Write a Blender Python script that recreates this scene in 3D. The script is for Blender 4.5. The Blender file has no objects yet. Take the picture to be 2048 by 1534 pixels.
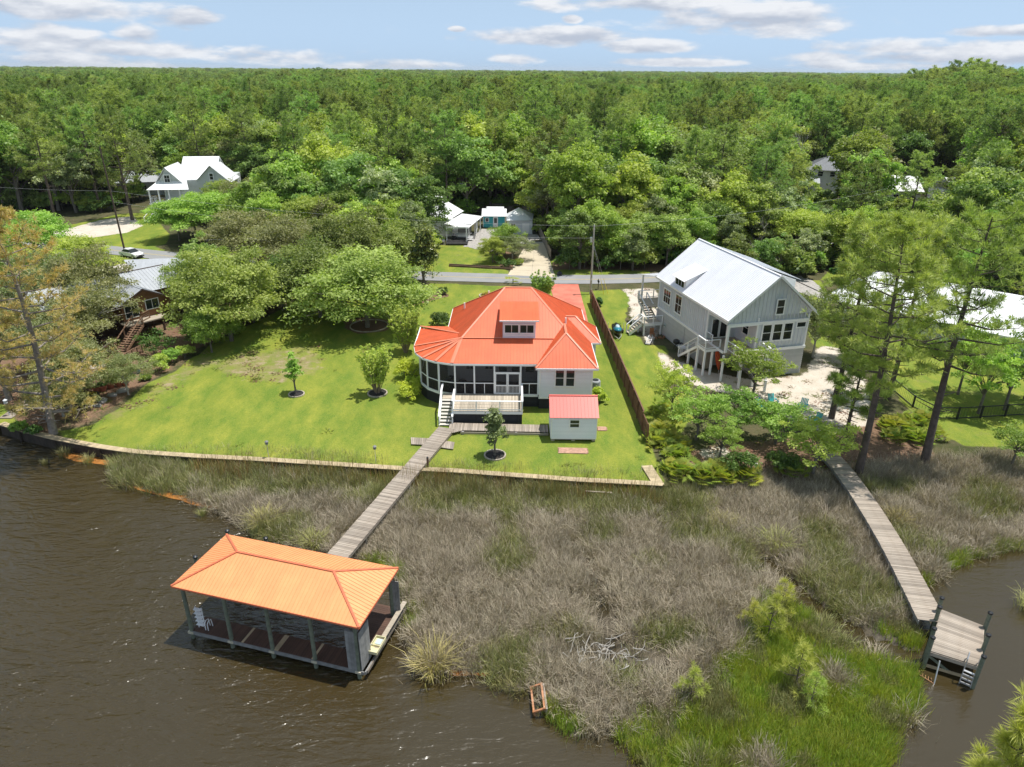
import bpy, math, random
import numpy as np
from mathutils import Vector, Matrix
rad = math.radians
S = bpy.context.scene
COL = S.collection
# ---------------------------------------------------------------- camera
FPX, TH, RO, CAMH = 1400.0, rad(24.2), rad(0.45), 30.0
cam_d = bpy.data.cameras.new('camera'); cam = bpy.data.objects.new('camera', cam_d); COL.objects.link(cam)
cam_d.sensor_width = 36.0; cam_d.lens = 36.0 * FPX / 2048.0
cam_d.clip_start = 0.5; cam_d.clip_end = 20000.0
cam.location = (0, 0, CAMH)
cam.matrix_world = Matrix.Translation((0, 0, CAMH)) @ Matrix.Rotation(math.pi / 2 - TH, 4, 'X') @ Matrix.Rotation(RO, 4, 'Z')
S.camera = cam
# ---------------------------------------------------------------- sun and sky
SUN = Vector((0.25, 0.07, 0.96)).normalized()
SUN_EL = math.asin(SUN.z); SUN_AZ = math.atan2(SUN.x, SUN.y)
sd = bpy.data.lights.new('sun', 'SUN'); sd.energy = 3.6; sd.angle = rad(0.55); sd.color = (1.0, 0.955, 0.88)
so = bpy.data.objects.new('sun', sd); COL.objects.link(so); so.rotation_euler = SUN.to_track_quat('Z', 'Y').to_euler(); so.location = (0, 0, 80)
S.view_settings.view_transform = 'Standard'; S.view_settings.look = 'None'
S.view_settings.exposure = 0.6; S.view_settings.gamma = 1.0; S.view_settings.use_curve_mapping = False
S.cycles.max_bounces = 9; S.cycles.diffuse_bounces = 5; S.cycles.glossy_bounces = 3; S.cycles.transmission_bounces = 4
S.cycles.transparent_max_bounces = 12; S.cycles.use_denoising = True
try: S.cycles.denoiser = 'OPENIMAGEDENOISE'; S.cycles.denoising_input_passes = 'RGB_ALBEDO_NORMAL'; S.cycles.denoising_prefilter = 'ACCURATE'
except Exception: pass
try: S.cycles.sample_clamp_indirect = 6.0
except Exception: pass

# pixel of the 2048 x 1534 photograph -> point of the place on the level z (survey of the place from the picture)
def pray(px, py):
    u, v = px - 1024.0, py - 767.0
    c, s = math.cos(RO), math.sin(RO)
    u, v = u * c + v * s, -u * s + v * c
    return u, FPX * math.cos(TH) - v * math.sin(TH), -v * math.cos(TH) - FPX * math.sin(TH)
def G(px, py, z=0.0):
    d = pray(px, py); t = (z - CAMH) / d[2]
    return Vector((d[0] * t, d[1] * t, z))
def HZ(px, py, Y):
    d = pray(px, py); t = Y / d[1]
    return Vector((d[0] * t, Y, CAMH + d[2] * t))

W = bpy.data.worlds.new('World'); S.world = W; W.use_nodes = True
def build_world():
    nt = W.node_tree; N = nt.nodes; L = nt.links; N.clear()
    out = N.new('ShaderNodeOutputWorld'); bg = N.new('ShaderNodeBackground'); bg.inputs[1].default_value = 0.12
    L.new(bg.outputs[0], out.inputs[0])
    sky = N.new('ShaderNodeTexSky'); sky.sky_type = 'NISHITA'; sky.sun_disc = False
    sky.sun_elevation = SUN_EL; sky.sun_rotation = SUN_AZ; sky.altitude = 0; sky.air_density = 1.5; sky.dust_density = 0.15; sky.ozone_density = 3.5
    tc = N.new('ShaderNodeTexCoord')
    def math_(op, a, b=None, c=None):
        n = N.new('ShaderNodeMath'); n.operation = op
        for i, x in enumerate((a, b, c)):
            if x is None: continue
            if isinstance(x, (int, float)): n.inputs[i].default_value = x
            else: L.new(x, n.inputs[i])
        return n.outputs[0]
    sep = N.new('ShaderNodeSeparateXYZ'); L.new(tc.outputs['Generated'], sep.inputs[0])
    x, y, z = sep.outputs
    az = math_('ARCTAN2', x, y); el = math_('ARCSINE', z)
    def noise(vec, sc, det, off=None):
        n = N.new('ShaderNodeTexNoise'); n.inputs['Scale'].default_value = sc; n.inputs['Detail'].default_value = det; n.inputs['Roughness'].default_value = 0.58
        L.new(vec, n.inputs['Vector']); return n.outputs[0]
    def stretched(dz):
        cb = N.new('ShaderNodeCombineXYZ'); L.new(x, cb.inputs[0]); L.new(y, cb.inputs[1])
        L.new(math_('MULTIPLY', math_('ADD', z, dz), 3.6), cb.inputs[2]); return cb.outputs[0]
    n0 = noise(stretched(0.0), 9.0, 10.0); n1 = noise(stretched(0.009), 9.0, 10.0)
    blobs = [(130,12,150,24),(75,78,90,26),(370,40,62,19),(280,70,40,17),(310,97,150,17),(560,110,150,17),(120,122,150,14),(790,128,130,11),(1300,6,230,16),
             (1510,40,225,32),(1100,75,165,17),(1290,92,105,14),(1030,117,65,13),(1780,95,130,18),(1945,105,140,20),(1820,115,350,13),(1990,62,95,9),(1740,131,170,9),(240,133,110,8),(1360,124,160,8),(1145,38,18,7),(915,58,16,5)]
    m = None; under = None
    for (px, py, rx, ry) in blobs:
        d = Vector(pray(px, py)).normalized(); a0 = math.atan2(d.x, d.y); e0 = math.asin(d.z)
        ra = rx / 1500.0; re = ry / 1500.0
        da = math_('DIVIDE', math_('SUBTRACT', az, a0), ra)
        de = math_('DIVIDE', math_('SUBTRACT', el, e0), re)
        k = math_('SUBTRACT', 1.0, math_('ADD', math_('MULTIPLY', da, da), math_('MULTIPLY', de, de)))
        m = k if m is None else math_('MAXIMUM', m, k)
        t = math_('MULTIPLY', math_('MAXIMUM', k, 0.0), de)
        under = t if under is None else math_('ADD', under, t)
    # broken cumulus all round: the part of the sky in the picture follows the clouds seen there, the rest carries the same cover
    inview = math_('MULTIPLY', math_('LESS_THAN', math_('ABSOLUTE', az), 0.72), math_('LESS_THAN', el, 0.14))
    floor = math_('SUBTRACT', -0.12, math_('MULTIPLY', inview, 0.73))
    mm = math_('MAXIMUM', m, floor)
    generic = math_('MULTIPLY', n0, 1.0)
    s = math_('ADD', math_('MULTIPLY', mm, 0.17), generic)
    mr = N.new('ShaderNodeMapRange'); mr.interpolation_type = 'SMOOTHSTEP'; L.new(s, mr.inputs[0]); mr.inputs[1].default_value = 0.475; mr.inputs[2].default_value = 0.66
    cover = math_('MULTIPLY', mr.outputs[0], 0.9)
    # sunlit tops, greyer undersides
    lit = math_('ADD', math_('MULTIPLY', math_('SUBTRACT', n0, n1), 4.2), math_('ADD', math_('MULTIPLY', under, 0.55), 0.55))
    lc = N.new('ShaderNodeClamp'); L.new(lit, lc.inputs[0])
    mixc = N.new('ShaderNodeMix'); mixc.data_type = 'RGBA'; L.new(lc.outputs[0], mixc.inputs[0])
    mixc.inputs[6].default_value = (2.8, 3.05, 3.6, 1); mixc.inputs[7].default_value = (5.0, 5.05, 5.2, 1)
    fin = N.new('ShaderNodeMix'); fin.data_type = 'RGBA'; L.new(cover, fin.inputs[0]); tint = N.new('ShaderNodeMix'); tint.data_type = 'RGBA'; tint.blend_type = 'MULTIPLY'; tint.inputs[0].default_value = 1.0; bw = N.new('ShaderNodeRGBToBW'); L.new(sky.outputs[0], bw.inputs[0]); pw = math_('MULTIPLY', math_('POWER', bw.outputs[0], 0.6), 1.32); cbb = N.new('ShaderNodeCombineXYZ')
    for i_ in range(3): L.new(pw, cbb.inputs[i_])
    L.new(cbb.outputs[0], tint.inputs[6]); tint.inputs[7].default_value = (0.68, 0.92, 1.21, 1); L.new(tint.outputs[2], fin.inputs[6]); L.new(mixc.outputs[2], fin.inputs[7])
    L.new(fin.outputs[2], bg.inputs[0])
build_world()
# ---------------------------------------------------------------- materials
def nodes_of(m):
    m.use_nodes = True; nt = m.node_tree; nt.nodes.clear()
    return nt, nt.nodes, nt.links
MATS = {}
def M(name, c, rough=0.6, var=0.15, scale=1.5, rnd=0.0, bump=0.0, bscale=20.0, metal=0.0, c2=None, spec=0.4, stretch=(1, 1, 1), coord='pos', detail=5.0):
    if name in MATS: return MATS[name]
    m = bpy.data.materials.new(name); nt, N, L = nodes_of(m)
    out = N.new('ShaderNodeOutputMaterial'); b = N.new('ShaderNodeBsdfPrincipled'); L.new(b.outputs[0], out.inputs[0])
    b.inputs['Roughness'].default_value = rough; b.inputs['Metallic'].default_value = metal
    b.inputs['Specular IOR Level'].default_value = spec
    if coord == 'pos': v = N.new('ShaderNodeNewGeometry').outputs['Position']
    else: v = N.new('ShaderNodeTexCoord').outputs['Object']
    mp = N.new('ShaderNodeMapping'); mp.inputs['Scale'].default_value = stretch; L.new(v, mp.inputs[0])
    n = N.new('ShaderNodeTexNoise'); n.inputs['Scale'].default_value = scale; n.inputs['Detail'].default_value = detail; n.inputs['Roughness'].default_value = 0.6
    L.new(mp.outputs[0], n.inputs['Vector'])
    mr = N.new('ShaderNodeMapRange'); L.new(n.outputs[0], mr.inputs[0]); mr.inputs[1].default_value = 0.3; mr.inputs[2].default_value = 0.7
    mx = N.new('ShaderNodeMix'); mx.data_type = 'RGBA'; L.new(mr.outputs[0], mx.inputs[0])
    if c2 is None: a, d = [x * (1 - var) for x in c], [x * (1 + var) for x in c]
    else: a, d = c, c2
    mx.inputs[6].default_value = (*a, 1); mx.inputs[7].default_value = (*d, 1)
    col = mx.outputs[2]
    if rnd:
        oi = N.new('ShaderNodeObjectInfo'); r2 = N.new('ShaderNodeMapRange'); L.new(oi.outputs['Random'], r2.inputs[0])
        r2.inputs[3].default_value = 1 - rnd; r2.inputs[4].default_value = 1 + rnd
        h = N.new('ShaderNodeHueSaturation'); L.new(r2.outputs[0], h.inputs['Value']); L.new(col, h.inputs['Color']); col = h.outputs[0]
    L.new(col, b.inputs['Base Color'])
    if bump:
        n2 = N.new('ShaderNodeTexNoise'); n2.inputs['Scale'].default_value = bscale; n2.inputs['Detail'].default_value = 4; L.new(mp.outputs[0], n2.inputs['Vector'])
        bp = N.new('ShaderNodeBump'); bp.inputs['Strength'].default_value = bump; bp.inputs['Distance'].default_value = 0.05
        L.new(n2.outputs[0], bp.inputs['Height']); L.new(bp.outputs[0], b.inputs['Normal'])
    MATS[name] = m; return m

def leaf_mat(name, c1, c2, trans=0.35, rnd=0.18, rough=0.5, hue=0.03, c3=None):
    if name in MATS: return MATS[name]
    m = bpy.data.materials.new(name); nt, N, L = nodes_of(m)
    out = N.new('ShaderNodeOutputMaterial'); at = N.new('ShaderNodeAttribute'); at.attribute_name = 'v'
    mx = N.new('ShaderNodeMix'); mx.data_type = 'RGBA'; L.new(at.outputs['Fac'], mx.inputs[0]); mx.inputs[6].default_value = (*c1, 1); mx.inputs[7].default_value = (*c2, 1)
    oi = N.new('ShaderNodeObjectInfo')
    r2 = N.new('ShaderNodeMapRange'); L.new(oi.outputs['Random'], r2.inputs[0]); r2.inputs[3].default_value = 1 - rnd; r2.inputs[4].default_value = 1 + rnd
    r3 = N.new('ShaderNodeMath'); r3.operation = 'MULTIPLY'; r3.inputs[1].default_value = 7.31; L.new(oi.outputs['Random'], r3.inputs[0])
    fr = N.new('ShaderNodeMath'); fr.operation = 'FRACT'; L.new(r3.outputs[0], fr.inputs[0])
    r4 = N.new('ShaderNodeMapRange'); L.new(fr.outputs[0], r4.inputs[0]); r4.inputs[3].default_value = 0.5 - hue; r4.inputs[4].default_value = 0.5 + hue
    h = N.new('ShaderNodeHueSaturation'); L.new(r2.outputs[0], h.inputs['Value']); L.new(r4.outputs[0], h.inputs['Hue']); L.new(mx.outputs[2], h.inputs['Color'])
    b = N.new('ShaderNodeBsdfPrincipled'); b.inputs['Roughness'].default_value = rough; b.inputs['Specular IOR Level'].default_value = 0.35; L.new(h.outputs[0], b.inputs['Base Color'])
    t = N.new('ShaderNodeBsdfTranslucent'); 
    h2 = N.new('ShaderNodeMix'); h2.data_type = 'RGBA'; h2.blend_type = 'MULTIPLY'; h2.inputs[0].default_value = 1.0; L.new(h.outputs[0], h2.inputs[6]); h2.inputs[7].default_value = (1.25, 1.35, 0.6, 1)
    L.new(h2.outputs[2], t.inputs[0])
    ms = N.new('ShaderNodeMixShader'); ms.inputs[0].default_value = trans; L.new(b.outputs[0], ms.inputs[1]); L.new(t.outputs[0], ms.inputs[2]); L.new(ms.outputs[0], out.inputs[0])
    MATS[name] = m; return m

WHITE = M('white_paint', (0.84, 0.85, 0.86), 0.45, var=0.04, scale=0.8)
SIDING = M('white_siding', (0.80, 0.83, 0.87), 0.5, var=0.03, scale=0.6, rnd=0.03)
GLASS = M('dark_glass', (0.018, 0.024, 0.024), 0.06, var=0.5, scale=0.5, spec=0.6)
BLACKWOOD = M('black_painted_board', (0.017, 0.018, 0.022), 0.6, var=0.3, rnd=0.2)
ORANGE = M('orange_red_metal_roof', (0.67, 0.135, 0.052), 0.42, var=0.09, scale=0.8, rnd=0.04, spec=0.35, bump=0.03, bscale=2)
CAPO = M('pale_coral_ridge_metal', (0.68, 0.225, 0.13), 0.45, var=0.05)
ORANGE_B = M('apricot_orange_metal_roof', (0.78, 0.335, 0.145), 0.45, var=0.08, scale=0.9, rnd=0.035, spec=0.35)
REDROOF = M('red_metal_shed_roof', (0.60, 0.085, 0.065), 0.42, var=0.06, scale=0.4, rnd=0.03)
TRIMRED = M('red_roof_trim', (0.60, 0.16, 0.08), 0.45, var=0.08)
STAIRW = M('pale_stair_board', (0.55, 0.52, 0.47), 0.8, var=0.12, rnd=.08)
DECKW = M('weathered_deck_board', (0.44, 0.38, 0.30), 0.8, var=0.22, scale=1.3, rnd=0.2, stretch=(1, 9, 9), coord='obj', bump=0.2, bscale=8)
GREYW = M('grey_weathered_plank', (0.38, 0.335, 0.285), 0.85, var=0.2, scale=1.2, rnd=0.26, stretch=(1.2, 8, 8), coord='obj', bump=0.25, bscale=8, c2=(0.26, 0.21, 0.165))
DARKDECK = M('dark_red_brown_deck', (0.085, 0.045, 0.03), 0.7, var=0.25, rnd=0.2, stretch=(1, 8, 8), coord='obj')
GREYBOARD = M('old_grey_board', (0.24, 0.24, 0.235), 0.85, var=0.25, rnd=0.12, scale=3)
GREENPOST = M('green_treated_piling', (0.105, 0.125, 0.095), 0.8, var=0.3, scale=4, c2=(0.2, 0.22, 0.16))
TANW = M('tan_cap_board', (0.45, 0.36, 0.23), 0.8, var=0.15, rnd=0.13, scale=2)
BROWNF = M('brown_fence_board', (0.19, 0.095, 0.058), 0.75, var=0.25, rnd=0.2, scale=1.5)
CAPBLACK = M('black_cap', (0.02, 0.022, 0.026), 0.4)
ALU = M('aluminium', (0.62, 0.63, 0.65), 0.35, var=0.05, metal=0.6)
SCREEN = None
def screen_mat():
    m = bpy.data.materials.new('dark_insect_screen'); nt, N, L = nodes_of(m)
    out = N.new('ShaderNodeOutputMaterial'); a = N.new('ShaderNodeBsdfTransparent'); a.inputs[0].default_value = (0.9, 0.9, 0.9, 1)
    b = N.new('ShaderNodeBsdfPrincipled'); b.inputs['Base Color'].default_value = (0.02, 0.022, 0.025, 1); b.inputs['Roughness'].default_value = 0.6
    ms = N.new('ShaderNodeMixShader'); ms.inputs[0].default_value = 0.34; L.new(a.outputs[0], ms.inputs[1]); L.new(b.outputs[0], ms.inputs[2]); L.new(ms.outputs[0], out.inputs[0])
    return m
SCREEN = screen_mat()
LATTICE = BLACKWOOD

# ---------------------------------------------------------------- object helpers
def thing(name, label, cat, loc=(0, 0, 0), rz=0.0, group=None):
    o = bpy.data.objects.new(name, None); COL.objects.link(o); o.location = loc; o.rotation_euler = (0, 0, rz); o.empty_display_size = 0.3
    o['label'] = label; o['category'] = cat
    if group: o['group'] = group
    return o
def tag(o, label=None, cat=None, group=None, kind=None):
    if label: o['label'] = label
    if cat: o['category'] = cat
    if group: o['group'] = group
    if kind: o['kind'] = kind
    return o
def link(name, me, parent=None, loc=(0, 0, 0), rot=(0, 0, 0), scale=None):
    o = bpy.data.objects.new(name, me); COL.objects.link(o)
    if parent is not None: o.parent = parent
    o.location = loc; o.rotation_euler = rot
    if scale is not None: o.scale = scale
    return o
def mesh(name, V, F, mat, smooth=False):
    me = bpy.data.meshes.new(name); me.from_pydata([tuple(v) for v in V], [], F); me.materials.append(mat)
    if smooth: me.shade_smooth()
    return me
class MB:
    """collects simple solids into one mesh"""
    def __init__(s): s.V = []; s.F = []
    def add(s, V, F):
        n = len(s.V); s.V += [tuple(v) for v in V]; s.F += [tuple(i + n for i in f) for f in F]; return s
    def box(s, c, d, rz=0.0):
        x, y, z = d[0] / 2, d[1] / 2, d[2] / 2; ca, sa = math.cos(rz), math.sin(rz)
        V = []
        for sx, sy, sz in ((-1,-1,-1),(1,-1,-1),(1,1,-1),(-1,1,-1),(-1,-1,1),(1,-1,1),(1,1,1),(-1,1,1)):
            a, b = sx * x, sy * y; V.append((c[0] + a * ca - b * sa, c[1] + a * sa + b * ca, c[2] + sz * z))
        return s.add(V, [(0,3,2,1),(4,5,6,7),(0,1,5,4),(1,2,6,5),(2,3,7,6),(3,0,4,7)])
    def beam(s, p0, p1, w, h, up=(0, 0, 1)):
        p0, p1 = Vector(p0), Vector(p1); d = (p1 - p0).normalized(); u = Vector(up)
        if abs(d.dot(u)) > 0.98: u = Vector((0, 1, 0))
        r = d.cross(u).normalized(); u = r.cross(d).normalized()
        V = []
        for p in (p0, p1):
            for a, b in ((-1,-1),(1,-1),(1,1),(-1,1)): V.append(p + r * (a * w / 2) + u * (b * h / 2))
        return s.add(V, [(0,1,2,3),(7,6,5,4),(0,4,5,1),(1,5,6,2),(2,6,7,3),(3,7,4,0)])
    def tube(s, pts, rads, n=8, cap=True):
        pts = [Vector(p) for p in pts]
        if not isinstance(rads, (list, tuple)): rads = [rads] * len(pts)
        V = []; F = []; prev = None
        for i, p in enumerate(pts):
            d = (pts[min(i + 1, len(pts) - 1)] - pts[max(i - 1, 0)]).normalized()
            if prev is None:
                a = Vector((0, 0, 1)) if abs(d.z) < 0.9 else Vector((1, 0, 0)); r = d.cross(a).normalized()
            else: r = (prev - d * prev.dot(d)).normalized()
            prev = r; u = d.cross(r)
            for k in range(n):
                t = 2 * math.pi * k / n; V.append(p + (r * math.cos(t) + u * math.sin(t)) * rads[i])
        for i in range(len(pts) - 1):
            for k in range(n):
                a, b = i * n + k, i * n + (k + 1) % n; F.append((a, b, b + n, a + n))
        if cap: F.append(tuple(range(n))[::-1]); F.append(tuple(range((len(pts) - 1) * n, len(pts) * n)))
        return s.add(V, F)
    def lathe(s, prof, c=(0, 0, 0), n=12):
        V = []; F = []
        for r, z in prof:
            for k in range(n): t = 2 * math.pi * k / n; V.append((c[0] + r * math.cos(t), c[1] + r * math.sin(t), c[2] + z))
        for i in range(len(prof) - 1):
            for k in range(n): a, b = i * n + k, i * n + (k + 1) % n; F.append((a, b, b + n, a + n))
        F.append(tuple(range(n))[::-1]); F.append(tuple(range((len(prof) - 1) * n, len(prof) * n)))
        return s.add(V, F)
    def prism(s, pts, n, t):
        """convex or simple planar polygon pts thickened by t along -n"""
        n = Vector(n).normalized(); k = len(pts); P = [Vector(p) for p in pts]
        V = P + [p - n * t for p in P]
        F = [tuple(range(k)), tuple(range(2 * k - 1, k - 1, -1))] + [(i, i + k, (i + 1) % k + k, (i + 1) % k) for i in range(k)]
        return s.add(V, F)
    def obj(s, name, mat, parent=None, smooth=False, off=(0, 0, 0)):
        V = s.V if off == (0, 0, 0) else [(v[0] - off[0], v[1] - off[1], v[2] - off[2]) for v in s.V]
        return link(name, mesh(name, V, s.F, mat, smooth), parent)
BOXC = {}
def box(name, parent, c, d, mat, rot=(0, 0, 0)):
    """box part with a shared mesh; c centre in the parent's frame"""
    k = (tuple(round(x, 3) for x in d), mat.name)
    if k not in BOXC: BOXC[k] = mesh(name, *(lambda b: (b.V, b.F))(MB().box((0, 0, 0), d)), mat)
    return link(name, BOXC[k], parent, c, rot)
def beam(name, parent, p0, p1, w, h, mat):
    p0, p1 = Vector(p0), Vector(p1); d = p1 - p0
    o = box(name, parent, (p0 + p1) / 2, (d.length, w, h), mat)
    o.rotation_euler = (0, -math.atan2(d.z, math.hypot(d.x, d.y)), math.atan2(d.y, d.x)); return o
CYL = {}
def post(name, parent, base, top, r0, r1, mat, n=10):
    return MB().tube([base, top], [r0, r1], n).obj(name, mat, parent, False)

def clip(poly, axis, val, keep_less):
    out = []
    for i in range(len(poly)):
        a, b = poly[i], poly[(i + 1) % len(poly)]
        ia = (a[axis] <= val) if keep_less else (a[axis] >= val); ib = (b[axis] <= val) if keep_less else (b[axis] >= val)
        if ia: out.append(a)
        if ia != ib:
            t = (val - a[axis]) / (b[axis] - a[axis]); out.append((a[0] + t * (b[0] - a[0]), a[1] + t * (b[1] - a[1])))
    return out
def roof_face(parent, pts, width, mat, name='roof_panel', rib=0.026, ribw=0.032, thick=0.035, down=None, off=(0, 0, 0), phase=0.0):
    """a planar roof slope laid in separate metal sheets that run down the slope, each with a raised rib"""
    P = [Vector(p) - Vector(off) for p in pts]
    n = Vector((0, 0, 0))
    for i in range(len(P)): n += (P[i] - P[0]).cross(P[(i + 1) % len(P)] - P[0])
    n.normalize()
    if n.z < 0: n = -n; P = P[::-1]
    d = Vector(down) if down else Vector((n.x, n.y, 0))
    d = (d - n * d.dot(n)).normalized(); e = n.cross(d).normalized(); o = P[0]
    Q = [((p - o).dot(e), (p - o).dot(d)) for p in P]
    a0 = min(q[0] for q in Q); a1 = max(q[0] for q in Q)
    k = max(1, round((a1 - a0) / width)); w = (a1 - a0) / k
    to3 = lambda a, b, h=0.0: o + e * a + d * b + n * h
    for i in range(k):
        lo, hi = a0 + i * w, a0 + (i + 1) * w
        c = clip(clip(Q, 0, lo + 0.004, False), 0, hi - 0.004, True)
        if len(c) < 3: continue
        cc = [c[0]]
        for q in c[1:]:
            if math.hypot(q[0] - cc[-1][0], q[1] - cc[-1][1]) > 1e-3: cc.append(q)
        if len(cc) < 3 or math.hypot(cc[0][0] - cc[-1][0], cc[0][1] - cc[-1][1]) < 1e-3: cc = cc[:-1] if len(cc) > 3 else cc
        if len(cc) < 3: continue
        b = MB().prism([to3(*q) for q in cc], n, thick)
        for ra in ((lo + ribw * 0.55,) if w < 0.6 else (lo + ribw * 0.55, lo + w * 0.5)):
            r1 = clip(clip(cc, 0, ra - ribw / 2, False), 0, ra + ribw / 2, True)
            if len(r1) >= 3: b.prism([to3(q[0], q[1], rib) for q in r1], n, rib - 0.002)
        b.obj(name, mat, parent)
def ridge_cap(parent, p0, p1, mat, w=0.26, name='ridge_cap', off=(0, 0, 0), drop=.42):
    p0, p1 = Vector(p0) - Vector(off), Vector(p1) - Vector(off); d = (p1 - p0).normalized(); s = d.cross(Vector((0, 0, 1))).normalized()
    b = MB()
    for k in (-1, 1):
        q = [p0 + Vector((0, 0, .065)), p1 + Vector((0, 0, .065)), p1 + s * k * w / 2 + Vector((0, 0, .065 - drop * w / 2)), p0 + s * k * w / 2 + Vector((0, 0, .065 - drop * w / 2))]
        b.prism(q if k < 0 else q[::-1], (s * k * drop + Vector((0, 0, 1))), .03)
    return b.obj(name, mat, parent)
LAPC = {}
def lap_wall(parent, p0, p1, z0, z1, mat, bh=0.18, cut=None, name='siding_board', back=True, t=0.03):
    """horizontal lapped boards from p0 to p1 (plan points, outside on the right-hand side going p0->p1)"""
    p0, p1 = Vector((p0[0], p0[1])), Vector((p1[0], p1[1])); d = (p1 - p0); Ln = d.length; ang = math.atan2(d.y, d.x)
    nb = max(1, round((z1 - z0) / bh)); h = (z1 - z0) / nb
    for i in range(nb):
        a, b = 0.0, Ln
        if cut:
            a, b = cut((i + 1.0) * h + z0)
            if b - a < 0.1: continue
        k = (round(b - a, 2), round(h, 3), mat.name, t)
        if k not in LAPC:
            l = b - a
            hh = h - min(.03, h * .12); V = [(0, 0, 0), (l, 0, 0), (l, -t * 1.6, 0), (0, -t * 1.6, 0), (0, 0, hh), (l, 0, hh), (l, -t * 0.5, hh), (0, -t * 0.5, hh)]
            LAPC[k] = mesh(name, V, [(0,1,2,3),(4,7,6,5),(3,2,6,7),(0,4,5,1),(1,5,6,2),(0,3,7,4)], mat)
        q = p0 + d.normalized() * a
        link(name, LAPC[k], parent, (q.x, q.y, z0 + i * h), (0, 0, ang))
def window(parent, c, w, h, yaw, mat=None, rows=2, cols=1, trim=0.1, depth=0.07, name='window', glass=None):
    """window seated proud of the wall: c = centre on the wall plane, yaw = turn of the outward normal from -Y"""
    mat = mat or WHITE; glass = glass or GLASS
    b = MB()
    b.box((0, -depth / 2, h / 2 + trim / 2), (w + 2 * trim, depth, trim)).box((0, -depth / 2 - 0.01, -h / 2 - trim / 2), (w + 2 * trim + 0.04, depth + 0.03, trim))
    b.box((-w / 2 - trim / 2, -depth / 2, 0), (trim, depth - 0.004, h)).box((w / 2 + trim / 2, -depth / 2, 0), (trim, depth - 0.004, h))
    o = b.obj(name, mat, parent); o.location = c; o.rotation_euler = (0, 0, yaw)
    m = MB(); pw, ph = w / cols, h / rows
    for i in range(1, cols): m.box((-w / 2 + i * pw, -depth * 0.55, 0), (0.05, depth * 0.4, h - 0.004))
    for j in range(1, rows): m.box((0, -depth * 0.55 - 0.003, -h / 2 + j * ph), (w - 0.004, depth * 0.4, 0.055))
    if m.V: m.obj('muntin', mat, o)
    for i in range(cols):
        for j in range(rows): box('pane', o, (-w / 2 + (i + .5) * pw, -depth * 0.42, -h / 2 + (j + .5) * ph), (pw - 0.02, 0.02, ph - 0.02), glass)
    return o
def plank_run(parent, path, width, mat, pw=0.145, gap=0.012, th=0.04, name='plank', sag=0.0, rng=None, zoff=0.0):
    """deck boards laid across a polyline path (3D points in the parent's frame)"""
    rng = rng or random.Random(7)
    P = [Vector(p) for p in path]; n = 0
    for i in range(len(P) - 1):
        d = P[i + 1] - P[i]; Ln = d.length; d2 = Vector((d.x, d.y, 0)).normalized(); ang = math.atan2(d.y, d.x)
        k = max(1, int(Ln / (pw + gap))); st = Ln / k
        for j in range(k):
            p = P[i] + d * ((j + 0.5) / k)
            o = box(name, parent, (p.x + rng.uniform(-.012, .012), p.y + rng.uniform(-.012, .012), p.z + zoff + rng.uniform(-.004, .004)), (width + rng.choice((0, 0.02, 0.04)), pw, th), mat)
            o.rotation_euler = (rng.uniform(-.01, .01), 0, ang + math.pi / 2 + rng.uniform(-.006, .006)); n += 1
    return n
# ---------------------------------------------------------------- ground, water, roads
def inpoly(X, Y, poly):
    r = np.zeros(X.shape, bool); n = len(poly)
    for i in range(n):
        x0, y0 = poly[i][0], poly[i][1]; x1, y1 = poly[(i + 1) % n][0], poly[(i + 1) % n][1]
        if y0 == y1: continue
        c = ((y0 > Y) != (y1 > Y)) & (X < (x1 - x0) * (Y - y0) / (y1 - y0) + x0); r ^= c
    return r
def GP(pts, z=0.0): return [G(p[0], p[1], z) for p in pts]
def dist_poly(X, Y, poly, closed=True):
    D = np.full(X.shape, 1e9); NX = np.zeros(X.shape); NY = np.zeros(X.shape); n = len(poly)
    for i in range(n if closed else n - 1):
        ax, ay = poly[i][0], poly[i][1]; bx, by = poly[(i + 1) % n][0], poly[(i + 1) % n][1]
        dx, dy = bx - ax, by - ay; l2 = dx * dx + dy * dy + 1e-12
        t = np.clip(((X - ax) * dx + (Y - ay) * dy) / l2, 0, 1); px = ax + t * dx; py = ay + t * dy
        d = np.hypot(X - px, Y - py); m = d < D; D[m] = d[m]; NX[m] = px[m]; NY[m] = py[m]
    return D, NX, NY
def vnoise(X, Y, s, seed=0):
    """smooth value noise"""
    r = np.random.RandomState(seed); T = r.rand(256, 256); x = X / s; y = Y / s
    xi = np.floor(x).astype(int); yi = np.floor(y).astype(int); fx = x - xi; fy = y - yi; fx = fx * fx * (3 - 2 * fx); fy = fy * fy * (3 - 2 * fy)
    g = lambda i, j: T[(xi + i) % 256, (yi + j) % 256]
    return (g(0, 0) * (1 - fx) + g(1, 0) * fx) * (1 - fy) + (g(0, 1) * (1 - fx) + g(1, 1) * fx) * fy

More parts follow.
